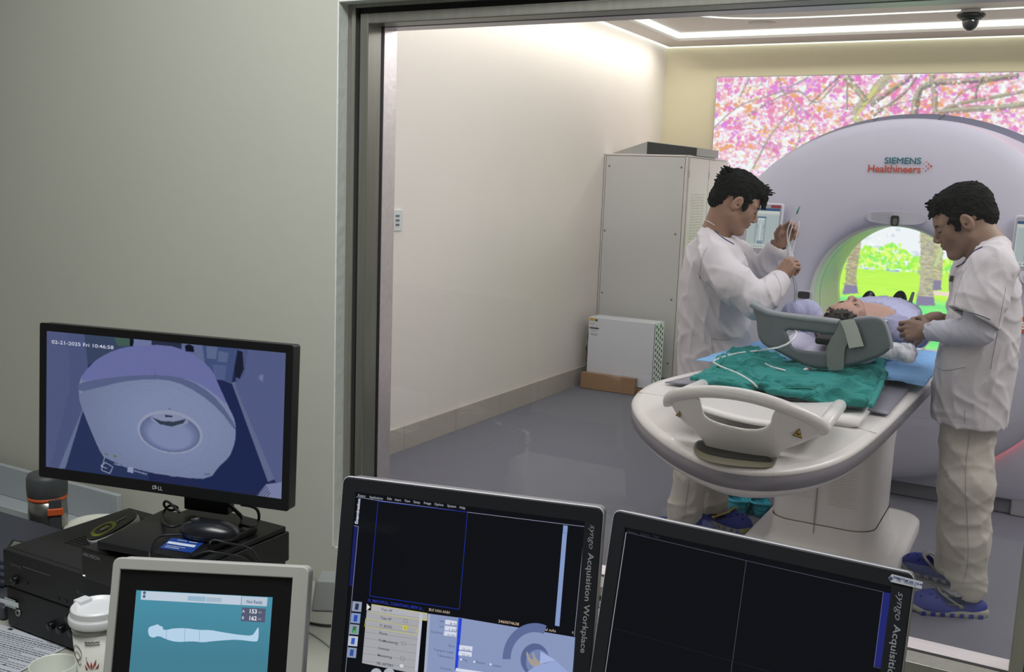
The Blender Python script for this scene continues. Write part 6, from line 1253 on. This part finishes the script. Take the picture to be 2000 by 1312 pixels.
t = MB(); t.box(a_ + np.array([0, 0, zs - .065]), (.028, .010, .12), R_); t.build('carry_strap', mat('flask_strap', '3b3e42', .7), tm, bevel=.002)
t = MB(); t.box(a_ + np.array([0, 0, zs - .035]) + d_ * .004, (.036, .010, .018), R_); t.build('orange_tag', mat('flask_orange', 'cf5a2a'), tm, bevel=.003)
bwl = thing('food_box', 'round white container with a spouted lid behind the amplifier', 'container', (-1.77, 1.60, DZ)); lp = at(188, 1018, y=1.60); lz = lp[2]
t = MB(); t.lathe([(0, DZ + .001), (.052, DZ + .001), (.068, lz - .022), (0, lz - .022)], (lp[0], 1.60, 0), None, 36); t.build('body', mat('plastic_cream', 'd4d4cb', .4), bwl)
t = MB(); t.lathe([(.070, lz - .022), (.075, lz - .02), (.076, lz - .008), (.070, lz - .004), (.066, lz - .008), (.045, lz - .010), (0, lz - .008)], (lp[0], 1.60, 0), None, 40); t.add([(lp[0] + .045, 1.56, lz - .009), (lp[0] + .088, 1.61, lz + .002), (lp[0] + .055, 1.65, lz - .009)], [(0, 1, 2)]); t.build('lid', mat('plastic_lid', 'dcdcd2', .35), bwl)
MB().b2((lp[0] + .0, 1.565, lz - .0085), (lp[0] + .035, 1.595, lz - .0065)).build('tab', mat('plastic_tab', '9d9a90', .5), bwl)
rm = thing('hand_controller', 'oval white handheld controller with black face and lime ring on the amplifier', 'remote control', (-1.66, 1.30, .832))
a_, b_ = at(172, 1048, z=.85), at(262, 1000, z=.885); ax_ = nrm(b_ - a_); L1 = np.linalg.norm(b_ - a_); frr_ = frame((a_ + b_) / 2, ax_, np.array([-ax_[1], ax_[0], 0]))
if frr_[3][2] < 0: frr_ = (frr_[0], frr_[1], -frr_[2], -frr_[3])
el = lambda a, b, cx_=0, n_=40: [(cx_ + a * math.copysign(abs(math.cos(w)) ** .8, math.cos(w)), b * math.copysign(abs(math.sin(w)) ** .8, math.sin(w))) for w in np.linspace(0, 2 * math.pi, n_, False)]
MB().prism(el(L1 * .54, .037), -.018, -.004, frr_).build('shell', mat('controller_white', 'd3d6d6', .35), rm, bevel=.004)
MB().prism(el(L1 * .525, .034), -.004, -.001, frr_).build('face', mat('controller_black', '1d2021', .3), rm, bevel=.001)
rgm = MB(); v, f = curve_mesh([el(.026, .024, -L1 * .17), el(.018, .017, -L1 * .17)[::-1]]); rgm.add(place(v, frr_, 1, 1, -.0005), f); rgm.prism(el(.006, .006, -L1 * .12, 14), -.001, 0, frr_); rgm.build('lime_ring', mat('ring_lime', 'a6ac3a', .5), rm, solid=.0004)
dts = MB(); dts.prism(el(.005, .005, -L1 * .19, 12), -.001, 0.0003, frr_); [dts.prism(el(.004, .002, L1 * q_, 10), -.001, 0.0003, frr_) for q_ in (.12, .2, .27)]; dts.build('button', mat('btn_pale', 'b9bcbc', .5), rm)
# ---- desk phone at the left edge
ph = thing('desk_phone', 'dark grey desk telephone with small display at the far left of the desk', 'telephone', (-2.0, 1.38, DZ))
def pq(P, z): return [tuple(at(a, b, z=z)[:2]) for a, b in P]
t = MB(); base = [(-2.33, 1.20), (-1.845, 1.22), (-1.87, 1.46), (-2.33, 1.46)]; V = [(x_, y_, DZ + .001) for x_, y_ in base] + [(x_, y_, DZ + (.03 if y_ < 1.3 else .105)) for x_, y_ in base]
t.add(V, [(3, 2, 1, 0), (4, 5, 6, 7), (0, 1, 5, 4), (1, 2, 6, 5), (2, 3, 7, 6), (3, 0, 4, 7)]); m_ph = mat('phone_grey', '41444f', .45); t.build('body', m_ph, ph, bevel=.006)
def phz(y_): return DZ + .03 + .075 * np.clip((y_ - 1.2) / .26, 0, 1)
def phpt(px, py, up=0.0):
    y_ = 1.40
    for _ in range(20): p = at(px, py, z=phz(y_) + up); y_ = p[1]
    return p
t = MB(); q = [phpt(*p, .003) for p in ((8, 1077), (55, 1082), (66, 1062), (24, 1052))]; t.add(q + [p - np.array([0, 0, .006]) for p in q], [(0, 1, 2, 3), (7, 6, 5, 4), (0, 4, 5, 1), (1, 5, 6, 2), (2, 6, 7, 3), (3, 7, 4, 0)]); t.build('display_bezel', mat('phone_bezel', '22252c', .3), ph, bevel=.001)
t = MB(); q = [phpt(*p, .0045) for p in ((14, 1075), (50, 1078), (59, 1064), (28, 1056))]; t.add(q, [(0, 1, 2, 3)]); t.build('display', mat('phone_lcd', '6c7468', .3), ph)
t = MB()
for i in range(4):
    for j in range(3): p = phpt(4 + j * 14, 1096 + i * 14, .003); t.box(p, (.022, .014, .010), rotm(0, 0))
t.build('key', mat('phone_key', '3c4050', .5), ph, bevel=.002)
h0, h1 = np.array([-2.36, 1.26, .80]), np.array([-2.06, 1.50, .845]); S = SDF(); e_ = at(2, 1042, z=.84); e2 = at(-26, 1026, z=.86)
S.cone((e2[0] - .02, e2[1], .828), (e2[0] - .02, e2[1] - .14, .79), .030, .022, .01).cone((e2[0] - .02, e2[1], .812), (e2[0] - .02, e2[1], .80), .034, .034, .01).cone((e2[0] - .02, e2[1] - .16, .765), (e2[0] - .02, e2[1] - .17, .75), .032, .032, .015)
sdf_obj('handset', [S.mesh(.004)], mat('phone_black', '14151a', .4), ph)
tr_ = thing('document_tray', 'pale grey tray edge against the wall behind the telephone', 'tray', (-2.2, 1.62, DZ))
t = MB(); t.b2((-2.75, 1.58, DZ + .001), (-2.08, 1.72, DZ + .012)); t.b2((-2.75, 1.705, DZ + .012), (-2.08, 1.72, DZ + .10)); t.b2((-2.75, 1.58, DZ + .012), (-2.08, 1.585, DZ + .05)); t.build('tray_body', mat('tray_grey', 'a9afb5', .5), tr_, bevel=.003)
# ---- paper sheet with rows of print
pp = thing('printed_sheet', 'printed form with rows of text lying on the desk in front of the amplifier', 'paper', (-1.75, 1.15, DZ))
c_ = [at(-60, 1215, z=DZ + .0015), at(8, 1218, z=DZ + .0015), at(152, 1275, z=DZ + .0015), at(60, 1420, z=DZ + .0015), at(-170, 1330, z=DZ + .0015)]
o1 = at(12, 1222, z=DZ + .002); o2 = at(165, 1262, z=DZ + .002); U = nrm(o2 - o1); V = np.cross((0, 0, 1), U); fp_ = (o1 - U * .03 + np.array([0, 0, 0]), U, V, np.array([0, 0, 1.]))
t = MB(); t.prism([(0, 0.0), (.21, 0.0), (.21, -.297), (0, -.297)], -.0006, .0002, fp_); t.build('sheet', mat('paper_white', 'b9bdc6', .8, var=.02), pp)
rg = np.random.RandomState(8); t = MB(); y_ = -.020
for r_ in range(26):
    x_ = .008 + (.0 if r_ % 5 else .02); bold_ = r_ % 5 in (1, 2)
    while x_ < (.20 if r_ % 4 else .15):
        w_ = rg.uniform(.004, .012); t.prism([(x_, y_), (x_ + w_, y_), (x_ + w_, y_ - (.0026 if bold_ else .0016)), (x_, y_ - (.0026 if bold_ else .0016))][::-1], .0002, .0005, fp_); x_ += w_ + .0022
    y_ -= .0068
for r_ in range(4):
    for k in range(3): x0_ = .10 + k * .03; y0_ = -.12 - r_ * .014; t.prism([(x0_, y0_), (x0_ + .006, y0_), (x0_ + .006, y0_ - .004), (x0_, y0_ - .004)][::-1], .0002, .0005, fp_)
t.build('print', mat('print_ink', '4a4e5a', .8), pp)
t = MB(); t.prism([(.045, -.004), (.056, -.004), (.056, -.011), (.045, -.011)][::-1], .0002, .0005, fp_); t.build('page_mark', mat('print_black', '1d2026', .8), pp)
# ---- travel cup and the empty mug
cp_ = at(180, 1250, y=1.10); cx_, cy_ = at(192, 1240, y=1.09)[0], 1.09; zr = at(192, 1215, y=1.09)[2]
cu = thing('travel_cup', 'white lidded travel cup with small red flower and brown sketch prints', 'cup', (cx_, cy_, DZ))
MB().lathe([(0, DZ + .001), (.030, DZ + .001), (.033, DZ + .01), (.0415, zr - .006), (0, zr - .006)], (cx_, cy_, 0), None, 48).build('body', mat('cup_white', 'd9dad3', .4), cu)
MB().lathe([(.0418, zr - .007), (.0425, zr - .005), (.0428, zr), (.0425, zr + .002)], (cx_, cy_, 0), None, 48).build('steel_ring', mat('cup_steel', '8e8e8c', .3, .7), cu)
lp_ = MB(); lp_.lathe([(.0430, zr + .002), (.0470, zr + .005), (.0478, zr + .014), (.0465, zr + .018), (.0440, zr + .019), (.0435, zr + .030), (.040, zr + .033), (.033, zr + .027), (0, zr + .027)], (cx_, cy_, 0), None, 48)
lp_.b2((cx_ - .047, cy_ - .012, zr + .022), (cx_ - .028, cy_ + .012, zr + .034)); lp_.build('lid', mat('cup_lid', 'dcdde0', .35), cu, bevel=.0015)
def cuppt(ang, z_, dr=.0006): r_ = .033 + (.0415 - .033) * (z_ - DZ - .01) / (zr - .016 - DZ) + dr; return np.array([cx_ + r_ * math.cos(ang), cy_ + r_ * math.sin(ang), z_])
ca = math.atan2(CAMP[1] - cy_, CAMP[0] - cx_)
t = MB(); t.tube([cuppt(ca - .55 + .02 * math.sin(k) + k * .055, zr - .017 + .0012 * math.sin(k * 2.4)) for k in range(12)], .0005, 4); t.tube([cuppt(ca - .55 + k * .055, zr - .0215) for k in range(12)], .0005, 4)
hx = ca - 1.02; 
t.tube([cuppt(hx + .28 * math.cos(a), zr - .040 + .013 * math.sin(a)) for a in np.linspace(0, 6.3, 24)], .0005, 4); t.tube([cuppt(hx + .18 * math.cos(a), zr - .046 + .008 * math.sin(a)) for a in np.linspace(0, 6.3, 20)], .0004, 4); t.tube([cuppt(hx - .05, zr - .055), cuppt(hx + .10, zr - .062), cuppt(hx + .22, zr - .058)], .0005, 4)
t.build('line_drawing', mat('sketch_brown', '6b5a52', .6), cu)
t = MB()
for k, (da, dz_) in enumerate(((0, 0), (.14, .004), (-.14, .003), (.22, -.004), (-.2, -.006))):
    P = [cuppt(ca - .32 + da * .3, zr - .064 - .004), cuppt(ca - .32 + da - .05, zr - .062 + dz_), cuppt(ca - .32 + da * 1.5, zr - .052 + dz_), cuppt(ca - .32 + da + .06, zr - .062 + dz_)]; t.add(P, [(0, 1, 2, 3), (3, 2, 1, 0)])
for a, z_ in ((-.42, -.082), (-.55, -.048), (-.48, -.076)): t.add([cuppt(ca + a, zr + z_), cuppt(ca + a + .06, zr + z_ + .001), cuppt(ca + a + .03, zr + z_ + .004)], [(0, 1, 2), (2, 1, 0)])
t.build('red_flower', mat('flower_red', 'b8534c', .6), cu)
mu = at(137, 1300, y=1.06); mz = at(135, 1292, y=1.05)[2]
t = MB(); t.lathe([(0, DZ + .001), (.026, DZ + .001), (.034, DZ + .02), (.0385, mz), (.0375, mz + .001), (.0360, mz - .001), (.032, DZ + .03), (.02, DZ + .012), (0, DZ + .010)], (mu[0] - .004, 1.030, 0), None, 44)
mg = t.build('tea_cup', mat('mug_white', 'cfd2ca', .3, coat=.3)); tag(mg, 'small plain white cup without lid in front of the travel cup', 'cup')
# ---- injector touch screen
s_ = .28 / .33; TLi = CAMP + (np.array([-1.348, 1.098, .948]) - CAMP) * s_; fi = mon_frame(TLi, 26.7, 15.6); Wi, Hi = .28, .245
ij = thing('injector_screen', 'white framed touch screen showing a lying body outline on a teal background', 'monitor', (TLi[0] + .14, TLi[1] + .05, DZ))
slab(fi, 0, 0, Wi, Hi, -.035, -.002, .010).build('housing', mat('injector_white', 'a9a8a5', .45), ij, bevel=.005)
v, f = curve_mesh([[(a, -b) for a, b in rr2(0, 0, Wi, Hi, .009)], [(a, -b) for a, b in rr2(.0085, .0135, Wi - .020, Hi - .0135, .002)][::-1]], extrude=.003, bevel=.0015); MB().add(place(v, fi, 1, 1, 0), f).build('frame', mat('injector_frame', 'b3b2ae', .4), ij)
slab(fi, .0085, .0135, Wi - .020, Hi - .0135, -.001, .0008, .001).build('bezel', mat('injector_bezel', '0a0b0d', .4), ij)
for xx, yy in ((.020, .023), (Wi - .031, .023)):
    o_, U_, V_, N_ = sub(fi, xx, yy, .0008); MB().prism([(.0026 * math.cos(a), .0026 * math.sin(a)) for a in np.linspace(0, 6.28, 12, False)], 0, .0006, (o_, U_, V_, N_)).build('screw', mat('screw_black', '0b0b0d', .3), ij)
# display corners measured in the photograph -> local display rectangle
def loc(fr_, px, py):
    o_, U_, V_, N_ = fr_; d = ray(px, py); t_ = ((o_ - CAMP) @ N_) / (d @ N_); p = CAMP + d * t_ - o_; return p @ U_, -(p @ V_)
ix0, iy0 = loc(fi, 267, 1152); ix1, iy1 = loc(fi, 533, 1166); iyb = Hi - .035; SW = ix1 - ix0; SH = iyb - iy0
cv = Canvas(160, 120, '4f93a8'); g_ = cv.Y / 120
top_, mid_, bot_ = np.array(lin('4a8fa6')), np.array(lin('447c90')), np.array(lin('74c6e0'))
cv.a = np.where((g_ < .55)[..., None], top_ + (mid_ - top_) * (g_ / .55)[..., None], mid_ + (bot_ - mid_) * np.clip((g_ - .72) / .28, 0, 1)[..., None])
cv.mesh('screen', fi[0] + fi[1] * ix0 - fi[2] * iy0 + fi[3] * .0012, fi[1] * SW, -fi[2] * SH, m_scr, ij)
sc = Screen(sub(fi, 0, 0)); sc.w = .0016; LP = lambda P: [loc(fi, 0 + a / 3.125, 900 + b / 3.125) for a, b in P]
sc.poly(LP([(865, 792), (1475, 822), (1472, 878), (862, 845)])[::-1], 'bcc9d8'); sc.poly(LP([(1478, 824), (1635, 832), (1630, 886), (1476, 878)])[::-1], 'b4c2d2')
sc.poly(LP([(1150, 822), (1258, 828), (1255, 858), (1147, 850)])[::-1], '93b3c8'); sc.poly(LP([(1262, 830), (1355, 835), (1352, 862), (1260, 857)])[::-1], 'a3b6c6')
sc.poly(LP([(1480, 892), (1625, 900), (1618, 985), (1472, 975)])[::-1], '545a72')
b_ = chaikin([(905, 1030), (915, 1010), (945, 1002), (965, 994), (978, 1005), (998, 1010), (996, 1028), (1020, 1030), (1060, 1020), (1130, 1018), (1220, 1030), (1290, 1030), (1340, 1040), (1400, 1050), (1470, 1060), (1540, 1066), (1560, 1040), (1578, 1010), (1582, 1030), (1578, 1095), (1560, 1102), (1450, 1088), (1380, 1092), (1300, 1098), (1240, 1106), (1180, 1098), (1080, 1104), (1020, 1088), (970, 1064), (940, 1078), (912, 1068)], 1)
v, f = curve_mesh([[(x_, -y_) for x_, y_ in LP(b_)]]); sc.w += .00002; sc.add(sc.P([(a, -b) for a, b, _ in v]), f, lin('b4d0e6'))
for a, b in (((1020, 1030), (1016, 1086)), ((1132, 1020), (1128, 1102)), ((1222, 1028), (1218, 1100))): sc.line(LP([a, b]), .0005, '6d93ad')
def stx(s2, x_, y_, hpx, col, **k): p = LP([(x_, y_)])[0]; sc.text(s2, p[0], p[1], hpx * .00023, col, **k)
stx('Not Ready', 1506, 866, 20, '3f5478', bold=.01, wfit=.0225); stx('153', 1520, 927, 25, 'e6ebf0', bold=.02); stx('162', 1518, 969, 25, 'e6ebf0', bold=.02); stx('A', 1480, 923, 17, 'd3d9e0', bold=.01); stx('B', 1478, 963, 17, 'd3d9e0', bold=.01); stx('mL', 1578, 927, 13, 'b3bac4'); stx('mL', 1576, 968, 13, 'b3bac4')
q = LP([(884, 812)])[0]; sc.poly([(q[0] + .0022 * math.cos(a), q[1] - .002 + .0022 * math.sin(a)) for a in np.linspace(6.28, 0, 10, False)], '4b6079'); sc.rect(q[0] - .0018, q[1] + .001, q[0] + .0018, q[1] + .005, '4b6079')
sc.build('display_graphics', m_scr, ij)
oc = fi[0] + fi[1] * Wi / 2 - fi[2] * Hi; nb = -fi[3]; t = MB(); t.tube([oc + fi[2] * .10 + nb * .04, oc + nb * .075 + fi[2] * .0, np.array([oc[0] + nb[0] * .09, oc[1] + nb[1] * .09, DZ + .02])], .022, 14); t.build('stand_arm', mat('injector_white', 'a9a8a5'), ij)
MB().lathe([(0, DZ + .001), (.085, DZ + .001), (.085, DZ + .012), (.03, DZ + .022), (0, DZ + .022)], (oc[0] + nb[0] * .09, oc[1] + nb[1] * .09, 0)).build('stand_base', mat('injector_white', 'a9a8a5'), ij)

# ---- the two acquisition monitors
m_mf = mat('monitor_navy', '14161d', .5, var=.05, scale=30); m_ms = mat('monitor_silver', '86868f', .35, .3)
def acq(TL, yaw, tilt, label, tl, tr, bl, brr):
    f_ = mon_frame(TL, yaw, tilt); W_, H_ = .42, .352
    t_ = thing('workstation_monitor', label, 'monitor', (f_[0] + f_[1] * .21 - f_[2] * H_ - f_[3] * .06) * np.array([1, 1, 0]) + np.array([0, 0, DZ]), group='acquisition monitors on the desk')
    slab(f_, 0, 0, W_, H_, -.045, -.004, .010).build('housing', m_ms, t_, bevel=.006)
    X0, Y0 = loc(f_, *tl); X1, Y1 = loc(f_, *tr); Yt = (Y0 + Y1) / 2 * .5 + .5 * Y0; X0 = max(X0, .012); X1 = min(X1, W_ - .014); Yb = H_ - .022
    v, f = curve_mesh([[(a, -b) for a, b in rr2(.0, .0, W_, H_, .009)], [(X0, -Yt), (X1, -Yt), (X1, -Yb), (X0, -Yb)]], extrude=.003, bevel=.002); MB().add(place(v, f_, 1, 1, -.001), f).build('bezel', m_mf, t_)
    rm_ = MB(); rm_.tube([f_[0] + f_[1] * a - f_[2] * b for a, b in rr2(-.0005, -.0005, W_ + .0005, H_, .010, 6)] + [f_[0] + f_[1] * (W_ + .0005) - f_[2] * (H_ - .010)], .0028, 8); rm_.build('silver_edge', mat('edge_silver', 'c6c4cc', .4), t_)
    sb = Screen(sub(f_, X0, Yt)); sb.w = 0; sb.rect(0, 0, X1 - X0, Yb - Yt, '0e1015'); sb.build('screen', m_scr, t_)
    lx, ly = W_ - (W_ - X1) * .5, Yt
    tx = Screen(sub(f_, W_ - (W_ - X1) * .66, .018)); tx.w = .0045; r90 = -math.pi / 2
    tx.text('syngo', 0, .006, .0088, '8f929c', rot=r90, shear=.3, wfit=.036); tx.text('Acquisition Workplace', 0, .049, .0088, '9a9da6', rot=r90, bold=.012, wfit=.150); tx.build('logo_text', attr_mat('logo_print', .4), t_)
    nb = -f_[3]; bc_ = f_[0] + f_[1] * .21 - f_[2] * H_; t = MB(); t.box((bc_ + f_[2] * .08 + nb * .07), (.09, .05, .28), rotm(math.radians(yaw))); t.build('stand_column', m_ms, t_, bevel=.01)
    MB().lathe([(0, DZ + .001), (.115, DZ + .001), (.115, DZ + .010), (.06, DZ + .020), (0, DZ + .02)], (bc_[0] + nb[0] * .07, bc_[1] + nb[1] * .07, 0), None, 40).build('stand_base', m_ms, t_)
    return t_, f_, X0, Yt, X1, Yb
t1, f1, X0, Yt, X1, Yb = acq((-.972, 1.238, 1.122), 13.2, 9.3, 'middle monitor, dark bezel, with examination menus and grey panels on screen', (695, 958), (1145, 1017.7), None, None)
ss = Screen(f1); ss.w = .0006; L3 = lambda P: [loc(f1, 640 + a / 3.185, 900 + b / 3.185) for a, b in P]
pg = lambda P, c_: ss.poly(L3(P)[::-1], c_)
tk = .00075
def tt(s2, x_, y_, h, col, wpx=None, **k): a_, b_ = L3([(x_, y_)])[0]; ss.text(s2, a_, b_, h * .00024, col, wfit=(wpx * .00026 if wpx else None), **k)
pg([(165, 405), (192, 405), (158, 780), (130, 775)], '191f58')
ss.line(L3([(178, 222), (163, 400), (192, 408), (150, 870), (112, 1312)]), tk, '8d90a6'); ss.line(L3([(178, 222), (310, 245), (870, 318), (1600, 408), (1535, 1090)]), tk, '8d90a6')
for P in ([(315, 250), (870, 318)], [(870, 318), (820, 922)], [(820, 922), (262, 838)], [(262, 838), (315, 250)]): ss.line(L3(P), .0010, '1e2f96')
for s2, x_, y_, w_ in (('Patient', 188, 222, 50), ('Applications', 260, 232, 90), ('Edit', 370, 242, 30), ('Insert', 418, 248, 40), ('View', 478, 255, 38), ('Setup', 534, 262, 42), ('Image', 598, 268, 46), ('Options', 664, 276, 58), ('System', 744, 286, 56), ('Help', 820, 297, 36)): tt(s2, x_, y_ - 2, 17, 'a9adb8', w_)
tt('Examination', 188, 392, 21, 'c9cde0', 155, rot=math.pi / 2 - .03, bold=.03)
pg([(1466, 398), (1494, 402), (1442, 1028), (1414, 1022)], '8397c4'); ss.box_(*(L3([(1466, 400)])[0]), *(L3([(1492, 450)])[0]), .0004, '4a5a86')
pg([(625, 948), (830, 975), (1540, 1095), (1520, 1400), (590, 1400)], '8795bb'); pg([(590, 1400), (598, 1250), (625, 948), (640, 950), (612, 1400)], 'a2aabf')
pg([(245, 925), (620, 990), (590, 990), (560, 1325), (215, 1255)], 'a2a3a8'); pg([(276, 890), (622, 945), (620, 990), (272, 935)], 'adaeb3')
pg([(590, 990), (622, 992), (600, 1312), (562, 1312)], '08090c'); pg([(575, 945), (592, 948), (562, 1310), (543, 1305)], 'b9bccb')
for y_ in (930, 985, 1025, 1062, 1100, 1150, 1195, 1240): ss.line(L3([(243 - (y_ - 930) * .09, y_), (570 - (y_ - 930) * .09, y_ + 45)]), .0004, '6f7078')
for a, b in ((890, 942), (980, 1030)):
    k = .09 * (a - 890); ss.line(L3([(276 - k - (30 if a > 900 else 0), a), (620 - k - (55 if a > 900 else 0), a + 56), (616 - k - (58 if a > 900 else 0), b + 50), (272 - k - (32 if a > 900 else 0), b - 2), (276 - k - (30 if a > 900 else 0), a)]), .0008, 'c4c04a')
tt('01_MACHFULL_TOANTHAN_NEW (A...', 252, 872, 20, '2b3aa6', 365, rot=-.0, bold=.01); tt('BUI VAN ANH', 630, 930, 18, 'a99a86', 132, bold=.02); tt('2460074638', 1062, 1002, 18, 'c0a890', 126, bold=.01); tt('Total mAs', 1318, 1048, 18, 'b3a48e', 98, bold=.01); tt('0', 1520, 1072, 16, 'b3a48e')
for s2, x_, y_, w_ in (('Topo AP', 335, 928, 72), ('Topo AP', 330, 980, 72), ('F1_BUNG', 326, 1028, 78), ('Pause', 322, 1074, 52), ('PreMonitoring', 320, 1120, 122), ('Contrast', 316, 1168, 72), ('Monitoring', 312, 1212, 92), ('DE_ARTERY', 306, 1262, 110)): tt(s2, x_, y_, 17, '3a3b44', w_, bold=.01)
for x_, y_ in ((474, 980), (462, 1120), (455, 1215)): ss.box_(*(L3([(x_, y_)])[0]), *(L3([(x_ + 24, y_ + 26)])[0]), .0004, '4c4d55')
pg([(470, 1022), (495, 1026), (493, 1052), (468, 1048)], 'c9c23a'); tt('!', 479, 1046, 18, '3a3510', bold=.03); pg([(246, 885), (268, 908), (244, 928)], 'd7d9e2'); pg([(452, 1262), (474, 1265), (472, 1283), (450, 1280)], 'd0d2dc')
for k, y_ in enumerate((870, 942, 1012, 1084, 1156)):
    dx = -k * 8; pg([(158 + dx, y_), (216 + dx, y_ + 6), (210 + dx, y_ + 68), (152 + dx, y_ + 62)], ['8f98ad', '7f92b8', '8b93a5', 'b6bccb', '8791a8'][k]); pg([(176 + dx, y_ + 14), (198 + dx, y_ + 16), (192 + dx, y_ + 56), (170 + dx, y_ + 52)], ['2e3550', '2c4aa6', '3a6e4c', '3a58b0', '2f4c9c'][k])
pg([(160, 1050), (182, 1052), (180, 1070), (158, 1068)], '3fa85a')
pg([(816, 975), (838, 978), (812, 1280), (792, 1300)], '2643d2')
for x_, y_, w_, s2 in ((735, 985, 72, '35'), (732, 1022, 72, '120'), (728, 1055, 76, '0.00'), (822, 1142, 82, '0.6  mm'), (818, 1178, 82, '233  mm')):
    pg([(x_, y_), (x_ + w_, y_ + 10), (x_ + w_ - 3, y_ + 38), (x_ - 3, y_ + 28)], 'd3d8e8'); tt(s2, x_ + 18, y_ + 30, 15, '6a6f86', 48)
for s2, x_, y_, w_ in (('mA', 698, 1000, 26), ('kV', 697, 1034, 24), ('Scantime', 644, 1064, 72), ('Slice', 752, 1152, 38), ('Topogram length', 662, 1176, 126), ('Tube position', 684, 1212, 100), ('Contents', 700, 1290, 72), ('Top', 842, 1240, 28), ('Bottom', 926, 1254, 52), ('Lateral', 1028, 1274, 50)): tt(s2, x_, y_, 16, '4d5676', w_)
for x_, y_ in ((832, 1232), (914, 1246), (1016, 1262)): ss.poly([(a + .0017 * math.cos(w), b + .0017 * math.sin(w)) for a, b in L3([(x_, y_)]) for w in np.linspace(6.28, 0, 12, False)], 'd5daea')
pg([(800, 1285), (1040, 1320), (1038, 1335), (798, 1305)], 'd5daea')
def arcp(cx_, cy_, r0, r1, a0, a1): return [(cx_ + r0 * math.cos(a), cy_ + r0 * 1.12 * math.sin(a)) for a in np.linspace(a0, a1, 24)] + [(cx_ + r1 * math.cos(a), cy_ + r1 * 1.12 * math.sin(a)) for a in np.linspace(a1, a0, 24)]
pg(arcp(1290, 1230, 200, 150, math.pi, math.pi * 1.62), '5d6b96'); pg([(1290 + 88 * math.cos(a), 1232 + 100 * math.sin(a)) for a in np.linspace(0, 6.28, 30, False)], '56648f'); pg([(1310 + 75 * math.cos(a), 1250 + 80 * math.sin(a)) for a in np.linspace(0, 6.28, 30, False)], '7484ae')
pg(chaikin([(1236, 1190), (1246, 1182), (1258, 1225), (1285, 1235), (1272, 1190), (1284, 1186), (1300, 1235), (1360, 1265), (1430, 1312), (1330, 1312), (1270, 1270), (1244, 1235)], 1), 'a29a92'); pg([(1326, 1180), (1420, 1238), (1322, 1258)], 'a0b0dc'); pg([(1300, 1270), (1420, 1240), (1500, 1312), (1240, 1312)], '93a4d2')
for x_ in (305, 385): pg([(x_ + 34 * math.cos(a), 1318 + 32 * math.sin(a)) for a in np.linspace(0, 6.28, 20, False)], 'a9adb6')
ss.build('screen_content', m_scr, t1)
t2, f2, X0, Yt, X1, Yb = acq((-.545, 1.343, 1.12), -1.6, 13.2, 'rightmost monitor, nearly black screen with thin grey dividing lines and a paper tag', (1221.6, 1026.5), (1745, 1145.5), None, None)
ss = Screen(f2); ss.w = .0006; L4 = lambda P: [loc(f2, 1140 + a / 2.941, 950 + b / 2.941) for a, b in P]
ss.line(L4([(245, 262), (125, 1065), (118, 1110)]), .0010, '9a9ca8'); ss.line(L4([(245, 262), (935, 425), (1722, 605), (1668, 1035), (1715, 1045)]), .0007, '4a4d5c'); ss.line(L4([(935, 425), (845, 1080), (835, 1150)]), .0007, '45485a'); ss.line(L4([(172, 812), (845, 1000), (1300, 1130)]), .0006, '1c2029')
ss.poly(L4([(1726, 606), (1772, 614), (1716, 1040), (1668, 1030)])[::-1], '22276a'); ss.line(L4([(1722, 606), (1668, 1035)]), .0008, '565a8c')
for s2, x_, y_, w_ in (('Patient', 252, 262, 55), ('Options', 325, 276, 55), ('Help', 400, 290, 32)): a_, b_ = L4([(x_, y_)])[0]; ss.text(s2, a_, b_, .0036, '2f333d', wfit=w_ * .00027)
ss.build('screen_content', m_scr, t2)
tg = MB(); P = L4([(1755, 522), (1775, 500), (1952, 545), (1945, 585), (1770, 545)]); o_, U_, V_, N_ = f2; tg.add([o_ + U_ * a - V_ * b + N_ * .006 for a, b in P], [tuple(range(5))[::-1]]); tp_ = tg.build('paper_tag', mat('tag_white', 'bfc3cf', .7), t2, solid=.0005)
sc = Screen(f2); sc.w = .0066; a_, b_ = L4([(1782, 522)])[0]; sc.text('SOMATOM 230 110-44', a_, b_, .0028, '2b3a78', rot=-.06, bold=.02, wfit=.036); a_, b_ = L4([(1800, 538)])[0]; sc.text('HE - SIEMENS', a_, b_, .0022, '6a6f86', rot=-.06, wfit=.024); sc.poly([(a + .0022 * math.cos(w), b + .0022 * math.sin(w)) for a, b in L4([(1769, 524)]) for w in np.linspace(6.28, 0, 10, False)], '3c4468'); sc.build('tag_print', attr_mat('tag_ink', .7), tp_)
